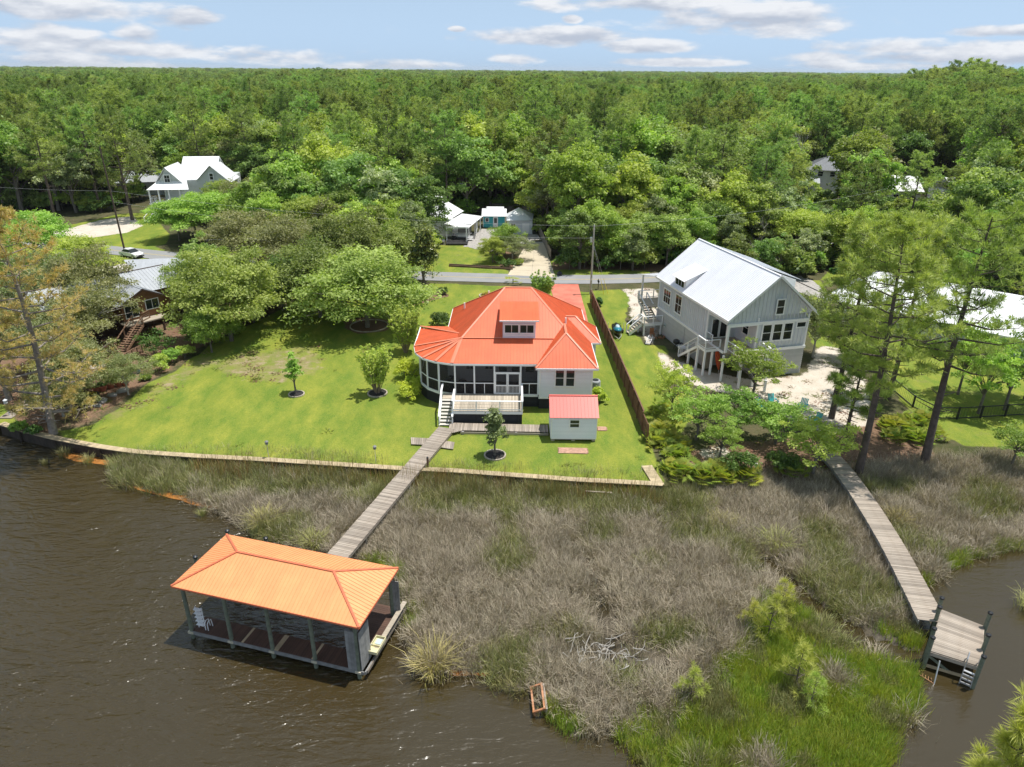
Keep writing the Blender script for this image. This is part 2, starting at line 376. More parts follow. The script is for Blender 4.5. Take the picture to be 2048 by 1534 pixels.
BULK = GP([(-330, 800), (-150, 826), (0, 850), (40, 862), (110, 880), (200, 897), (270, 907), (400, 916), (534, 923), (796, 940), (907, 945), (1150, 963), (1325, 972)])
SHORE_R = GP([(1350, 968), (1420, 962), (1490, 968), (1560, 962), (1640, 962), (1700, 948), (1760, 940), (1820, 940), (1900, 928), (2048, 925), (2500, 915)])
LAND = [(-400, 90), (-140, 64)] + [(p.x, p.y) for p in BULK] + [(p.x, p.y) for p in SHORE_R] + [(140, 52), (400, 60), (400, 170), (-400, 170)]
WATER_Z = -0.95
LAWN = [
    GP([(130, 878), (110, 862), (190, 850), (300, 765), (345, 745), (420, 690), (520, 640), (620, 590), (700, 585), (820, 600), (860, 566), (1000, 572), (1110, 578), (1175, 585), (1184, 600), (1297, 890), (1335, 975), (800, 945), (270, 910)]),
    GP([(1180, 582), (1240, 578), (1262, 590), (1250, 640), (1290, 690), (1330, 700), (1310, 750), (1360, 790), (1390, 830), (1350, 880), (1296, 870), (1188, 600)]),
    GP([(1250, 690), (1330, 690), (1350, 760), (1300, 770)]),
    GP([(1760, 720), (1800, 650), (2200, 700), (2300, 880), (2048, 890), (1930, 890), (1860, 860), (1800, 800)]),
    GP([(1600, 600), (1650, 590), (1670, 640), (1700, 700), (1640, 720), (1610, 650)]),
    GP([(780, 545), (870, 490), (930, 490), (970, 500), (1010, 520), (1015, 550), (880, 545)]),
    GP([(1105, 548), (1100, 520), (1160, 535), (1300, 535), (1300, 548), (1200, 556)]),
    GP([(140, 450), (240, 428), (300, 425), (340, 470), (330, 490), (160, 500)]),
    GP([(-200, 470), (200, 470), (250, 470), (330, 500), (300, 530), (-100, 540)]),
    GP([(0, 800), (70, 780), (120, 790), (110, 840), (40, 850), (-40, 845)]),
    GP([(1560, 560), (1640, 560), (1660, 600), (1600, 600)]),
    GP([(1670, 530), (1760, 540), (1700, 560), (1640, 560)]),
    GP([(1605, 392), (1645, 385), (1660, 420), (1620, 425)]),
]
SAND = [
    GP([(1245, 578), (1310, 576), (1340, 640), (1300, 690), (1262, 640), (1258, 600)]),
    GP([(1310, 690), (1340, 720), (1420, 745), (1500, 760), (1610, 750), (1640, 690), (1690, 700), (1730, 760), (1740, 830), (1640, 850), (1560, 800), (1480, 790), (1380, 770), (1330, 740)]),
    GP([(1500, 790), (1720, 780), (1740, 850), (1660, 870), (1560, 830)]),
    GP([(1395, 900), (1440, 890), (1470, 905), (1420, 925)]),
    GP([(-200, 470), (120, 462), (200, 440), (265, 432), (285, 452), (255, 465), (150, 480), (-200, 500)]),
]
MULCH = [
    GP([(105, 880), (90, 840), (200, 820), (330, 735), (350, 700), (300, 640), (180, 640), (0, 700), (0, 800), (60, 870)]),
    GP([(380, 700), (520, 620), (600, 580), (620, 565), (520, 570), (420, 610), (330, 660), (340, 720)]),
    GP([(690, 640), (730, 632), (780, 642), (770, 662), (720, 668), (690, 655)]),
    GP([(840, 592), (885, 580), (900, 592), (850, 605), (815, 615)]),
    GP([(1330, 960), (1380, 905), (1480, 880), (1560, 880), (1640, 860), (1760, 830), (1850, 860), (1870, 915), (1960, 905), (2000, 915), (1900, 935), (1720, 955), (1560, 965), (1420, 968)]),
    GP([(1100, 540), (1110, 520), (1200, 520), (1330, 530), (1330, 542), (1160, 538)]),
    GP([(985, 520), (1010, 500), (1045, 520), (1035, 540), (1010, 540)]),
]
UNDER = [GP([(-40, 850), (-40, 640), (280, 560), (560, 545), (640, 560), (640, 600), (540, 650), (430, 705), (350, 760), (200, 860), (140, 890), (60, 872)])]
DRY = [GP([(520, 700), (640, 690), (660, 740), (560, 770), (470, 760), (420, 740), (470, 700)]), GP([(300, 770), (420, 700), (440, 720), (330, 790), (210, 850), (180, 850)]), GP([(1320, 745), (1350, 745), (1350, 765), (1320, 765)]), GP([(1080, 850), (1100, 845), (1105, 880), (1085, 880)])]

def ground_mat():
    m = bpy.data.materials.new('ground_cover'); nt, N, L = nodes_of(m)
    out = N.new('ShaderNodeOutputMaterial'); b = N.new('ShaderNodeBsdfPrincipled'); b.inputs['Roughness'].default_value = 0.95; b.inputs['Specular IOR Level'].default_value = 0.1; L.new(b.outputs[0], out.inputs[0])
    pos = N.new('ShaderNodeNewGeometry').outputs['Position']
    def noise(sc, det=5, rough=0.6, st=None):
        v = pos
        if st:
            mp = N.new('ShaderNodeMapping'); mp.inputs['Scale'].default_value = st; mp.inputs['Rotation'].default_value = (0, 0, 0.5); L.new(pos, mp.inputs[0]); v = mp.outputs[0]
        n = N.new('ShaderNodeTexNoise'); n.inputs['Scale'].default_value = sc; n.inputs['Detail'].default_value = det; n.inputs['Roughness'].default_value = rough; L.new(v, n.inputs['Vector']); return n.outputs[0]
    def rng_(x, a, c, d0=0.0, d1=1.0):
        r = N.new('ShaderNodeMapRange'); L.new(x, r.inputs[0]); r.inputs[1].default_value = a; r.inputs[2].default_value = c; r.inputs[3].default_value = d0; r.inputs[4].default_value = d1; return r.outputs[0]
    def mix(f, a, c):
        x = N.new('ShaderNodeMix'); x.data_type = 'RGBA'
        L.new(f, x.inputs[0])
        for i, v in ((6, a), (7, c)):
            if isinstance(v, tuple): x.inputs[i].default_value = (*v, 1)
            else: L.new(v, x.inputs[i])
        return x.outputs[2]
    def ma(op, a, c):
        x = N.new('ShaderNodeMath'); x.operation = op
        for i, v in enumerate((a, c)):
            if isinstance(v, (int, float)): x.inputs[i].default_value = v
            else: L.new(v, x.inputs[i])
        return x.outputs[0]
    big = noise(0.09, 7, 0.7); mid = noise(0.45, 8, 0.7); fine = noise(5.0, 4, 0.7); tiny = noise(9.0, 3, 0.75); streak = noise(0.42, 9, 0.72, (1, 0.45, 1))
    base = mix(rng_(mid, .35, .65), (0.06, 0.075, 0.028), (0.15, 0.125, 0.075))
    base = mix(rng_(fine, .35, .7, 0, .6), base, (0.05, 0.055, 0.02))
    gr = mix(rng_(streak, .39, .63), (0.135, 0.22, 0.030), (0.37, 0.365, 0.058))
    gr = mix(rng_(big, .38, .64, 0, .55), gr, (0.13, 0.19, 0.022))
    gr = mix(rng_(fine, .3, .72, 0, .55), gr, (0.075, 0.135, 0.02))
    gr = mix(rng_(tiny, .45, .75, 0, .45), gr, (0.36, 0.36, 0.10))
    dry = mix(rng_(fine, .3, .7), (0.30, 0.25, 0.14), (0.21, 0.2, 0.06))
    att = N.new('ShaderNodeAttribute'); att.attribute_name = 'cover'
    sp = N.new('ShaderNodeSeparateColor'); L.new(att.outputs['Color'], sp.inputs[0])
    att2 = N.new('ShaderNodeAttribute'); att2.attribute_name = 'dry'
    nz = ma('ADD', ma('MULTIPLY', ma('SUBTRACT', mid, 0.5), 1.0), ma('MULTIPLY', ma('SUBTRACT', fine, 0.5), 0.9))
    def msk(x, k=1.0, w=0.10): return rng_(ma('ADD', x, ma('MULTIPLY', nz, k)), 0.5 - w, 0.5 + w)
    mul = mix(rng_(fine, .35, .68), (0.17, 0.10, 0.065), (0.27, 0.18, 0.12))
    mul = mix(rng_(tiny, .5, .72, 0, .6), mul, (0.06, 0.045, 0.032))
    snd = mix(rng_(mid, .3, .7), (0.50, 0.44, 0.36), (0.66, 0.60, 0.53)); snd = mix(rng_(fine, .5, .75, 0, .5), snd, (0.36, 0.29, 0.2))
    dryf = rng_(ma('ADD', att2.outputs['Fac'], ma('ADD', ma('MULTIPLY', ma('SUBTRACT', mid, 0.56), 3.2), ma('MULTIPLY', ma('SUBTRACT', fine, 0.5), 1.2))), .42, 1.0, 0, .85)
    gr2 = mix(dryf, gr, dry)
    bare = mix(rng_(tiny, .3, .7), (0.30, 0.21, 0.14), (0.42, 0.33, 0.25)); gr2 = mix(rng_(ma('ADD', att2.outputs['Fac'], ma('MULTIPLY', ma('SUBTRACT', noise(0.8, 5, 0.7), 0.5), 3.4)), 0.95, 1.45, 0, .8), gr2, bare)
    c = mix(msk(sp.outputs[0], .55), base, gr2); c = mix(msk(sp.outputs[1], .8), c, mul); c = mix(msk(sp.outputs[2], 1.1), c, snd)
    L.new(c, b.inputs['Base Color'])
    bp = N.new('ShaderNodeBump'); bp.inputs['Strength'].default_value = 0.55; bp.inputs['Distance'].default_value = 0.12
    L.new(ma('ADD', ma('MULTIPLY', fine, 0.6), tiny), bp.inputs['Height']); L.new(bp.outputs[0], b.inputs['Normal'])
    return m
GMAT = ground_mat()
def blur(a, k=1):
    for _ in range(k):
        p = np.pad(a, 1, mode='edge'); a = (p[:-2, 1:-1] + p[2:, 1:-1] + p[1:-1, :-2] + p[1:-1, 2:] + 4 * p[1:-1, 1:-1]) / 8
    return a
def shore_drop(X, Y):
    d, _, _ = dist_poly(X, Y, [(p.x, p.y) for p in SHORE_R] + [(140, 52)], False)
    t = np.clip(1 - d / 4.0, 0, 1); f = t * t * (3 - 2 * t); f = np.where(X > 12.3, f, 0)
    return -0.82 * f * np.clip((X - 12.3) / 1.5, 0, 1)
def build_ground():
    st = 0.5; xs = np.arange(-100, 80.01, st); ys = np.arange(42, 170.01, st)
    X, Y = np.meshgrid(xs, ys); nx, ny = len(xs), len(ys)
    ins = inpoly(X, Y, LAND)
    c = ins[:-1, :-1] | ins[1:, :-1] | ins[:-1, 1:] | ins[1:, 1:]
    lw = np.zeros(X.shape); sa = np.zeros(X.shape); mu = np.zeros(X.shape); dr = np.zeros(X.shape)
    for p in LAWN: lw = np.maximum(lw, inpoly(X, Y, p))
    for p in SAND: sa = np.maximum(sa, inpoly(X, Y, p))
    for p in MULCH: mu = np.maximum(mu, inpoly(X, Y, p))
    for p in DRY: dr = np.maximum(dr, inpoly(X, Y, p))
    under = np.zeros(X.shape)
    for p in UNDER: under = np.maximum(under, inpoly(X, Y, p))
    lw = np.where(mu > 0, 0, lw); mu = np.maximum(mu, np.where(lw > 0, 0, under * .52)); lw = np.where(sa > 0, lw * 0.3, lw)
    lw, sa, mu = blur(lw, 2), blur(sa, 3), blur(mu, 3); dr = blur(dr, 14)
    # yellower far lawns
    dr = np.maximum(dr, np.where((X > 36) & (Y < 100), 0.42, 0)); dr = np.maximum(dr, np.where((Y > 108) & (X > -14) & (X < 3), 0.42, 0))
    Xo, Yo = X.copy(), Y.copy()
    D, NX, NY = dist_poly(X, Y, LAND)
    out = ~ins; Xo[out & (D < 1.0)] = NX[out & (D < 1.0)]; Yo[out & (D < 1.0)] = NY[out & (D < 1.0)]
    Z = shore_drop(Xo, Yo) + (vnoise(X, Y, 2.3, 3) - .5) * 0.06 * (D > 1.5)
    idx = np.arange(nx * ny).reshape(ny, nx)
    q = np.stack([idx[:-1, :-1], idx[:-1, 1:], idx[1:, 1:], idx[1:, :-1]], -1)[c]
    is_lawn = ((lw[:-1, :-1] + lw[1:, 1:]) / 2)[c] > 0.5
    for name, sel in (('lawn', is_lawn), ('ground', ~is_lawn)):
        f = q[sel]; used, inv = np.unique(f, return_inverse=True); f = inv.reshape(f.shape)
        me = bpy.data.meshes.new(name)
        co = np.stack([Xo.ravel()[used], Yo.ravel()[used], Z.ravel()[used]], -1)
        me.vertices.add(len(used)); me.vertices.foreach_set('co', co.ravel().astype(np.float32))
        me.loops.add(f.size); me.loops.foreach_set('vertex_index', f.ravel().astype(np.int32))
        me.polygons.add(len(f)); me.polygons.foreach_set('loop_start', np.arange(0, f.size, 4, dtype=np.int32)); me.polygons.foreach_set('loop_total', np.full(len(f), 4, np.int32))
        me.update(calc_edges=True)
        a = me.attributes.new('cover', 'FLOAT_COLOR', 'POINT')
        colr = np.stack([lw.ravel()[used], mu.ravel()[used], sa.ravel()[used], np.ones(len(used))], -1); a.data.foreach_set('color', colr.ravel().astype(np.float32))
        a = me.attributes.new('dry', 'FLOAT', 'POINT'); a.data.foreach_set('value', dr.ravel()[used].astype(np.float32))
        me.materials.append(GMAT); me.shade_smooth()
        tag(link(name, me), kind='structure')
build_ground()
FOREST_FLOOR = M('forest_floor', (0.045, 0.05, 0.022), 1.0, scale=0.3, c2=(0.085, 0.075, 0.045), spec=0.1)
def far_ground():
    b = MB()
    # sheets that continue the ground to the horizon, flush with the surveyed grid
    def quad(a, c): b.add([(a[0], a[1], -0.03), (c[0], a[1], -0.03), (c[0], c[1], -0.03), (a[0], c[1], -0.03)], [(0, 1, 2, 3)])
    quad((-9000, 169.5), (9000, 14000)); quad((-9000, 100), (-99.5, 169.5)); quad((79.5, 60), (9000, 169.5))
    tag(b.obj('terrain', FOREST_FLOOR), kind='structure')
far_ground()
# water
def water_mat():
    m = bpy.data.materials.new('brown_river_water'); nt, N, L = nodes_of(m)
    out = N.new('ShaderNodeOutputMaterial'); b = N.new('ShaderNodeBsdfPrincipled'); L.new(b.outputs[0], out.inputs[0])
    b.inputs['Roughness'].default_value = 0.21; b.inputs['IOR'].default_value = 1.45; b.inputs['Specular IOR Level'].default_value = 1.0
    pos = N.new('ShaderNodeNewGeometry').outputs['Position']
    def noise(sc, det, st=(1, 1, 1), rot=0.0, dist=0.0):
        mp = N.new('ShaderNodeMapping'); mp.inputs['Scale'].default_value = st; mp.inputs['Rotation'].default_value = (0, 0, rot); L.new(pos, mp.inputs[0])
        n = N.new('ShaderNodeTexNoise'); n.inputs['Scale'].default_value = sc; n.inputs['Detail'].default_value = det; n.inputs['Distortion'].default_value = dist; L.new(mp.outputs[0], n.inputs['Vector']); return n.outputs[0]
    def ma(op, a, c):
        x = N.new('ShaderNodeMath'); x.operation = op
        for i, v in enumerate((a, c)):
            if isinstance(v, (int, float)): x.inputs[i].default_value = v
            else: L.new(v, x.inputs[i])
        return x.outputs[0]
    big = noise(0.06, 3, dist=1.0)
    mx = N.new('ShaderNodeMix'); mx.data_type = 'RGBA'; L.new(big, mx.inputs[0]); mx.inputs[6].default_value = (0.035, 0.0245, 0.0075, 1); mx.inputs[7].default_value = (0.046, 0.0335, 0.012, 1); L.new(mx.outputs[2], b.inputs['Base Color'])
    # wind ripples: strong on the open river to the west, sheltered and calm in the creek to the east
    sx = N.new('ShaderNodeSeparateXYZ'); L.new(pos, sx.inputs[0])
    mr = N.new('ShaderNodeMapRange'); L.new(sx.outputs[0], mr.inputs[0]); mr.inputs[1].default_value = 3; mr.inputs[2].default_value = -24; mr.inputs[3].default_value = 0.16; mr.inputs[4].default_value = 1.0
    patch = N.new('ShaderNodeMapRange'); L.new(noise(0.09, 4, dist=0.6), patch.inputs[0]); patch.inputs[1].default_value = 0.3; patch.inputs[2].default_value = 0.7; patch.inputs[3].default_value = 0.45; patch.inputs[4].default_value = 1.15
    w1 = noise(1.15, 3, (0.42, 1.25, 1), -0.55, 0.6); w2 = noise(3.6, 3, (0.5, 1.2, 1), -0.75, 0.3)
    w3 = noise(10.0, 2, (0.6, 1.2, 1), -0.7); h = ma('ADD', ma('MULTIPLY', w1, 0.38), ma('ADD', ma('MULTIPLY', w2, 0.17), ma('MULTIPLY', w3, 0.02)))
    h = ma('MULTIPLY', h, ma('MULTIPLY', mr.outputs[0], patch.outputs[0]))
    bp = N.new('ShaderNodeBump'); bp.inputs['Strength'].default_value = 1.0; bp.inputs['Distance'].default_value = 1.0; L.new(h, bp.inputs['Height']); L.new(bp.outputs[0], b.inputs['Normal'])
    return m
wb = MB(); wb.add([(-9000, -600, WATER_Z), (9000, -600, WATER_Z), (9000, 120, WATER_Z), (-9000, 120, WATER_Z)], [(0, 1, 2, 3)])
tag(wb.obj('water', water_mat()), kind='structure')
# road
ASPH = M('grey_asphalt', (0.23, 0.235, 0.24), 0.85, var=0.12, scale=0.25, bump=0.25, bscale=25, c2=(0.29, 0.29, 0.295))
CONC = M('pale_concrete', (0.52, 0.45, 0.34), 0.85, var=0.1, scale=0.5, bump=0.15)
YPAINT = M('faded_yellow_paint', (0.50, 0.40, 0.16), 0.7, var=0.15)
RCON = M('red_stained_concrete', (0.50, 0.125, 0.085), 0.7, scale=0.45, c2=(0.60, 0.22, 0.15), bump=0.1)
GRAVEL = M('grey_gravel', (0.36, 0.34, 0.32), 0.95, var=0.35, scale=3.0, bump=0.6, bscale=9)
ROADC = [(-110, 136), (-85, 127.5), (-66, 121.5), (-50, 116), (-36, 112), (-24, 109.4), (-12, 107.8), (-2, 107.0), (6, 106.6), (14, 106.8), (22, 107.9), (30, 110.6), (38, 114.8), (48, 121.5), (62, 131), (78, 142)]
def spline(P, k=6):
    out = []
    for i in range(len(P) - 1):
        p0 = P[max(i - 1, 0)]; p1 = P[i]; p2 = P[i + 1]; p3 = P[min(i + 2, len(P) - 1)]
        for j in range(k):
            t = j / k
            out.append(tuple(0.5 * (2 * p1[a] + (p2[a] - p0[a]) * t + (2 * p0[a] - 5 * p1[a] + 4 * p2[a] - p3[a]) * t * t + (3 * p1[a] - p0[a] - 3 * p2[a] + p3[a]) * t ** 3) for a in range(len(p1))))
    out.append(P[-1]); return out
def ribbon(path, o0, o1, z, jit=0.0, rng=random.Random(1)):
    V = []; F = []
    for i, p in enumerate(path):
        a = path[max(i - 1, 0)]; c = path[min(i + 1, len(path) - 1)]; d = Vector((c[0] - a[0], c[1] - a[1])).normalized(); n = Vector((-d.y, d.x))
        V.append((p[0] + n.x * (o0 + rng.uniform(-jit, jit)), p[1] + n.y * (o0 + rng.uniform(-jit, jit)), z)); V.append((p[0] + n.x * (o1 + rng.uniform(-jit, jit)), p[1] + n.y * (o1 + rng.uniform(-jit, jit)), z))
    for i in range(len(path) - 1): F.append((2 * i, 2 * i + 2, 2 * i + 3, 2 * i + 1))
    return V, F
RP = spline(ROADC, 8)
b = MB(); b.add(*ribbon(RP, 2.5, -2.5, 0.06, 0.06)); tag(b.obj('road', ASPH), kind='structure')
for s in (0.1, -0.16):
    b = MB(); b.add(*ribbon(RP, s + 0.05, s - 0.05, 0.066)); tag(b.obj('road_marking', YPAINT), kind='structure')
def sheet(name, pts, mat, z=0.05, jit=0.12, seed=0, sub=10):
    """a flat paved area with a slightly uneven outline and a real edge"""
    r = random.Random(seed); P = []
    n = len(pts)
    for i in range(n):
        a, c = pts[i], pts[(i + 1) % n]
        for j in range(sub): t = j / sub; P.append((a[0] + (c[0] - a[0]) * t + r.uniform(-jit, jit), a[1] + (c[1] - a[1]) * t + r.uniform(-jit, jit), z))
    bb = MB(); bb.prism(P, (0, 0, 1), 0.12); return tag(bb.obj(name, mat), kind='structure')
# concrete driveway across the road, in poured slabs
def driveway():
    L0, R0 = G(1015, 551), G(1111, 555); L1, R1 = G(1052, 489), G(1088, 486); L2, R2 = G(1055, 470), G(1068, 460)
    root = tag(link('driveway', mesh('driveway', [(p.x, p.y, .012) for p in (L0, R0, R1, R2, L2, L1)], [(0, 1, 2, 3, 4, 5)], GRAVEL)), kind='structure')
    k = 7
    for i in range(k):
        for j in range(2):
            q = []
            for (u, v) in ((j / 2, i / k), ((j + 1) / 2, i / k), ((j + 1) / 2, (i + 1) / k), (j / 2, (i + 1) / k)):
                a = L0.lerp(L1, v); c = R0.lerp(R1, v); q.append(a.lerp(c, u))
            cen = sum(q, Vector()) / 4; q = [(cen + (p - cen) * 0.985) + Vector((0, 0, 0.07)) for p in q]
            MB().prism(q, (0, 0, 1), 0.05).obj('concrete_slab', CONC, root)
driveway()
sheet('red_driveway', [(5.6, 103.9), (10.0, 103.9), (9.8, 78), (8.6, 78), (7.9, 86), (5.9, 96)], RCON, 0.05, 0.03, 1, 6)
sheet('gravel_yard', GP([(925, 492), (972, 503), (1003, 500), (1050, 488), (1052, 470), (1010, 458), (965, 458), (940, 470)]), GRAVEL, 0.03, 0.3, 2)
sheet('gravel_driveway', GP([(1600, 585), (1650, 600), (1662, 592), (1620, 560), (1560, 540), (1520, 532), (1540, 545)]), GRAVEL, 0.03, 0.4, 3)
sheet('gravel_parking', [(-62, 118), (-46, 113.2), (-44, 110), (-50, 107), (-58, 108), (-66, 112)], M('pale_gravel', (0.5, 0.46, 0.41), 0.95, var=0.2, scale=2.0, bump=0.5), 0.03, 0.4, 4)
# ---------------------------------------------------------------- the coral-roofed house
HC = Vector((0, 66, 0))
def main_house():
    T = thing('lake_house', 'white house with coral orange metal roof, dormer and curved screened porch', 'house', HC)
    o = tuple(HC); L_ = lambda p: Vector(p) - HC
    RF = lambda pts, **k: roof_face(T, pts, 0.62, ORANGE, off=o, **k)
    ap0, ap1 = (-0.8, 70, 9.44), (1.9, 70, 9.44)
    brk, brkR = (-4.97, 64, 6.06), (5.1, 64.9, 6.9)
    eL, eR, ze = -6.9, 8.0, 4.5
    left = lambda x: 9.44 - .807 * (-0.8 - x)
    # main hipped roof
    RF([ap0, ap1, (6.09, 64, 6.06), brk])                                              # front slope (dormer sits on it)
    RF([ap0, brk, (-6.9, 66.5, left(-6.9)), (-6.9, 78, left(-6.9))], down=(-1, 0, 0))       # left slope
    RF([ap1, ap0, (-6.9, 78, 4.52), (8.0, 78, 4.52)])                                     # rear slope
    RF([ap1, (8.0, 78, 4.52), (8.0, 62.5, 4.52), (6.09, 64, 6.06)], down=(1, 0, 0))      # right slope
    # front room hip
    a = (5.15, 63.2, 7.0); bk = (5.15, 65.75, 7.0)
    RF([a, (2.2, 60.3, 4.5), (8.05, 60.3, 4.5)])
    RF([a, bk, (8.05, 67.1, 4.5), (8.05, 60.3, 4.5)], down=(1, 0, 0))
    RF([a, (2.2, 60.3, 4.46), (2.36, 61.0, 4.6), (4.02, 64, 6.03), bk], down=(-1, 0, 0))
    # bay on the right
    c0, c1 = (5.54, 69.6, 6.5), (6.6, 69.6, 6.5)
    RF([c0, c1, (9.05, 67.1, 4.5), (8.05, 67.1, 4.5)]); RF([c1, c0, (8.0, 72, 4.5), (9.05, 72, 4.5)]); RF([c1, (9.05, 67.1, 4.5), (9.05, 72, 4.5)])
    # porch roof: straight run, then the fan round the corner
    RF([brk, (4.15, 64, 6.06), (2.46, 61.0, 4.62), (-5.7, 61.0, 4.62)])
    E_ = [(-5.7, 61.0, 4.62), (-7.33, 61.6, 4.58), (-8.6, 62.5, 4.56), (-9.5, 63.85, 4.56), (-9.85, 65.6, 4.56), (-9.93, 71.6, 4.56)]
    for i in range(4): RF([brk, E_[i], E_[i + 1]])
    RF([brk, E_[4], E_[5], (-5.3, 66.3, 5.72)], down=(-1, 0, 0)); RF([(-5.3, 66.3, 5.72), E_[5], (-6.5, 71.5, 4.56)])
    for q in E_[:5]: ridge_cap(T, brk, q, CAPO, 0.34, off=o, drop=.06)
    for p, q in ((ap0, ap1), (ap0, brk), (ap0, (-6.9, 78, 4.52)), (ap1, (8.0, 78, 4.52)), (ap1, (5.3, 65.1, 6.68)), (a, (2.2, 60.3, 4.5)), (a, (8.05, 60.3, 4.5)), (a, bk), (c1, (9.05, 67.1, 4.5)), (c1, (9.05, 72, 4.5)), (c0, c1), (brk, (4.0, 64, 6.06)), ((-5.3, 66.3, 5.72), E_[5])):
        ridge_cap(T, p, q, CAPO, 0.24, off=o, drop=.03 if p == brk else .42)
    # white gutters / fascias
    g = [E_[5]] + E_[4::-1] + [(2.3, 61.0, 4.6)]
    for i in range(len(g) - 1): MB().beam(L_(g[i]) + Vector((0, 0, -.13)), L_(g[i + 1]) + Vector((0, 0, -.13)), .1, .17).obj('gutter', WHITE, T)
    for p, q in (((2.2, 60.28, 4.5), (8.05, 60.28, 4.5)), ((8.07, 60.3, 4.5), (8.07, 67.1, 4.5)), ((8.05, 67.08, 4.5), (9.07, 67.08, 4.5)), ((9.07, 67.1, 4.5), (9.07, 72, 4.5)), ((8.02, 72, 4.5), (8.02, 78, 4.5)), ((-6.92, 71.6, 4.5), (-6.92, 78, 4.5))):
        MB().beam(L_(p) + Vector((0, 0, -.11)), L_(q) + Vector((0, 0, -.11)), .12, .17).obj('gutter', WHITE, T)
    for (x, y, z) in ((-5.3, 74.0, 5.9), (-2.6, 73.6, 7.4), (5.35, 66.8, 6.7)):
        MB().tube([L_((x, y, z - .4)), L_((x, y, z + .55))], .09, 8).obj('vent_pipe', WHITE, T)
    # walls
    zf = 1.3
    lap_wall(T, L_((2.6, 60.85, 0)), L_((7.6, 60.85, 0)), zf, 4.42, SIDING)
    box('wall', T, L_((5.1, 61.1, 2.9)), (4.96, .46, 3.2), SIDING)
    lap_wall(T, L_((7.62, 60.85, 0)), L_((7.62, 77.5, 0)), zf, 4.42, SIDING); box('wall', T, L_((7.4, 69.2, 2.9)), (.4, 16.3, 3.15), SIDING)
    lap_wall(T, L_((8.6, 67.6, 0)), L_((8.6, 71.5, 0)), zf, 4.42, SIDING); lap_wall(T, L_((7.65, 67.6, 0)), L_((8.6, 67.6, 0)), zf, 4.42, SIDING); box('wall', T, L_((8.1, 69.55, 2.9)), (.94, 3.84, 3.1), SIDING)
    lap_wall(T, L_((-6.4, 77.5, 0)), L_((-6.4, 64.2, 0)), zf, 4.42, SIDING); box('wall', T, L_((-6.2, 70.9, 2.9)), (.38, 13.1, 3.1), SIDING)
    lap_wall(T, L_((-6.4, 64.3, 0)), L_((2.6, 64.3, 0)), zf + .05, 4.9, SIDING); box('wall', T, L_((-1.9, 64.52, 3.0)), (8.9, .36, 3.6), SIDING)
    box('wall', T, L_((2.62, 62.7, 2.9)), (.1, 3.1, 3.1), SIDING); box('wall', T, L_((.6, 77.4, 2.9)), (14, .3, 3.1), SIDING)
    box('corner_board', T, L_((2.64, 60.79, 2.86)), (.14, .1, 3.1), WHITE); box('corner_board', T, L_((7.58, 60.79, 2.86)), (.16, .1, 3.1), WHITE)
    box('band_board', T, L_((5.1, 60.8, 1.22)), (5.1, .09, .22), WHITE)
    for x in (4.52, 5.52): window(T, L_((x, 60.8, 3.3)), .76, 1.62, 0, rows=2, trim=.11)
    for x in (-4.2, -2.3): window(T, L_((x, 64.26, 3.35)), .75, 1.25, 0, rows=2, cols=2, trim=.09)
    for x in (-.9, 1.75): window(T, L_((x, 64.26, 3.2)), .8, 1.6, 0, rows=2, trim=.09)
    d = MB().box((0, 0, 0), (1.0, .08, 2.2)).obj('door', WHITE, T); d.location = L_((.35, 64.2, 2.5)); box('pane', d, (0, -.045, .3), (.7, .02, 1.2), GLASS); MB().lathe([(.03, 0), (.045, .03), (.03, .06)], n=8).obj('handle', ALU, d).location = (.4, -.06, -.1)
    # foundation of dark boards
    F_ = [(-9.5, 71.5), (-9.5, 66.2), (-9.1, 64.1), (-8.4, 62.9), (-7.2, 61.9), (-5.5, 61.35), (2.6, 61.3), (2.6, 60.9), (7.6, 60.9), (7.6, 77.4)]
    for i in range(len(F_) - 1): lap_wall(T, L_((*F_[i], 0)), L_((*F_[i + 1], 0)), -.05, 1.12, BLACKWOOD, bh=.2, name='skirt_board')
    fl = MB(); fl.prism([L_((x, y, 1.32)) for x, y in F_ + [(-6.4, 77.4)]], (0, 0, 1), .2).obj('porch_floor', M('dark_porch_floor', (.075, .045, .035), .5, rnd=.1), T)
    # screened porch: frame posts, rails, dark screens
    Pp = [(-9.45, 70.9), (-9.45, 68.5), (-9.42, 66.0), (-9.05, 63.95), (-8.25, 62.65), (-7.05, 61.7), (-5.45, 61.25), (-3.6, 61.22), (-1.68, 61.22), (.82, 61.22), (2.5, 61.22)]
    for i, p in enumerate(Pp): box('porch_post', T, L_((p[0], p[1], 2.95)), (.15, .15, 3.2), WHITE, (0, 0, .5 if 2 < i < 6 else 0))
    for i in range(len(Pp) - 1):
        p, q = Vector((*Pp[i], 0)), Vector((*Pp[i + 1], 0))
        mb = lambda z, h, w=.08, n='porch_rail': MB().beam(L_((p.x, p.y, z)), L_((q.x, q.y, z)), w, h).obj(n, WHITE, T)
        mb(1.24, .26, .1, 'band_board')
        MB().beam(L_((p.x, p.y, 4.42)), L_((q.x, q.y, 4.42)), .1, .18).obj('porch_beam', WHITE, T)
        if i == 8: continue
        mb(2.5, .08)
        d = (q - p).normalized()
        for (z0, z1) in ((1.4, 2.46), (2.55, 4.33)):
            dd = [L_((p.x + d.x * .07, p.y + d.y * .07, z0)), L_((q.x - d.x * .07, q.y - d.y * .07, z0)), L_((q.x - d.x * .07, q.y - d.y * .07, z1)), L_((p.x + d.x * .07, p.y + d.y * .07, z1))]
            MB().prism(dd, (d.y, -d.x, 0), .008).obj('insect_screen', SCREEN, T)
        if i >= 6:
            c = (p + q) / 2; box('porch_mullion', T, L_((c.x, c.y, 1.93)), (.06, .06, 1.06), WHITE)
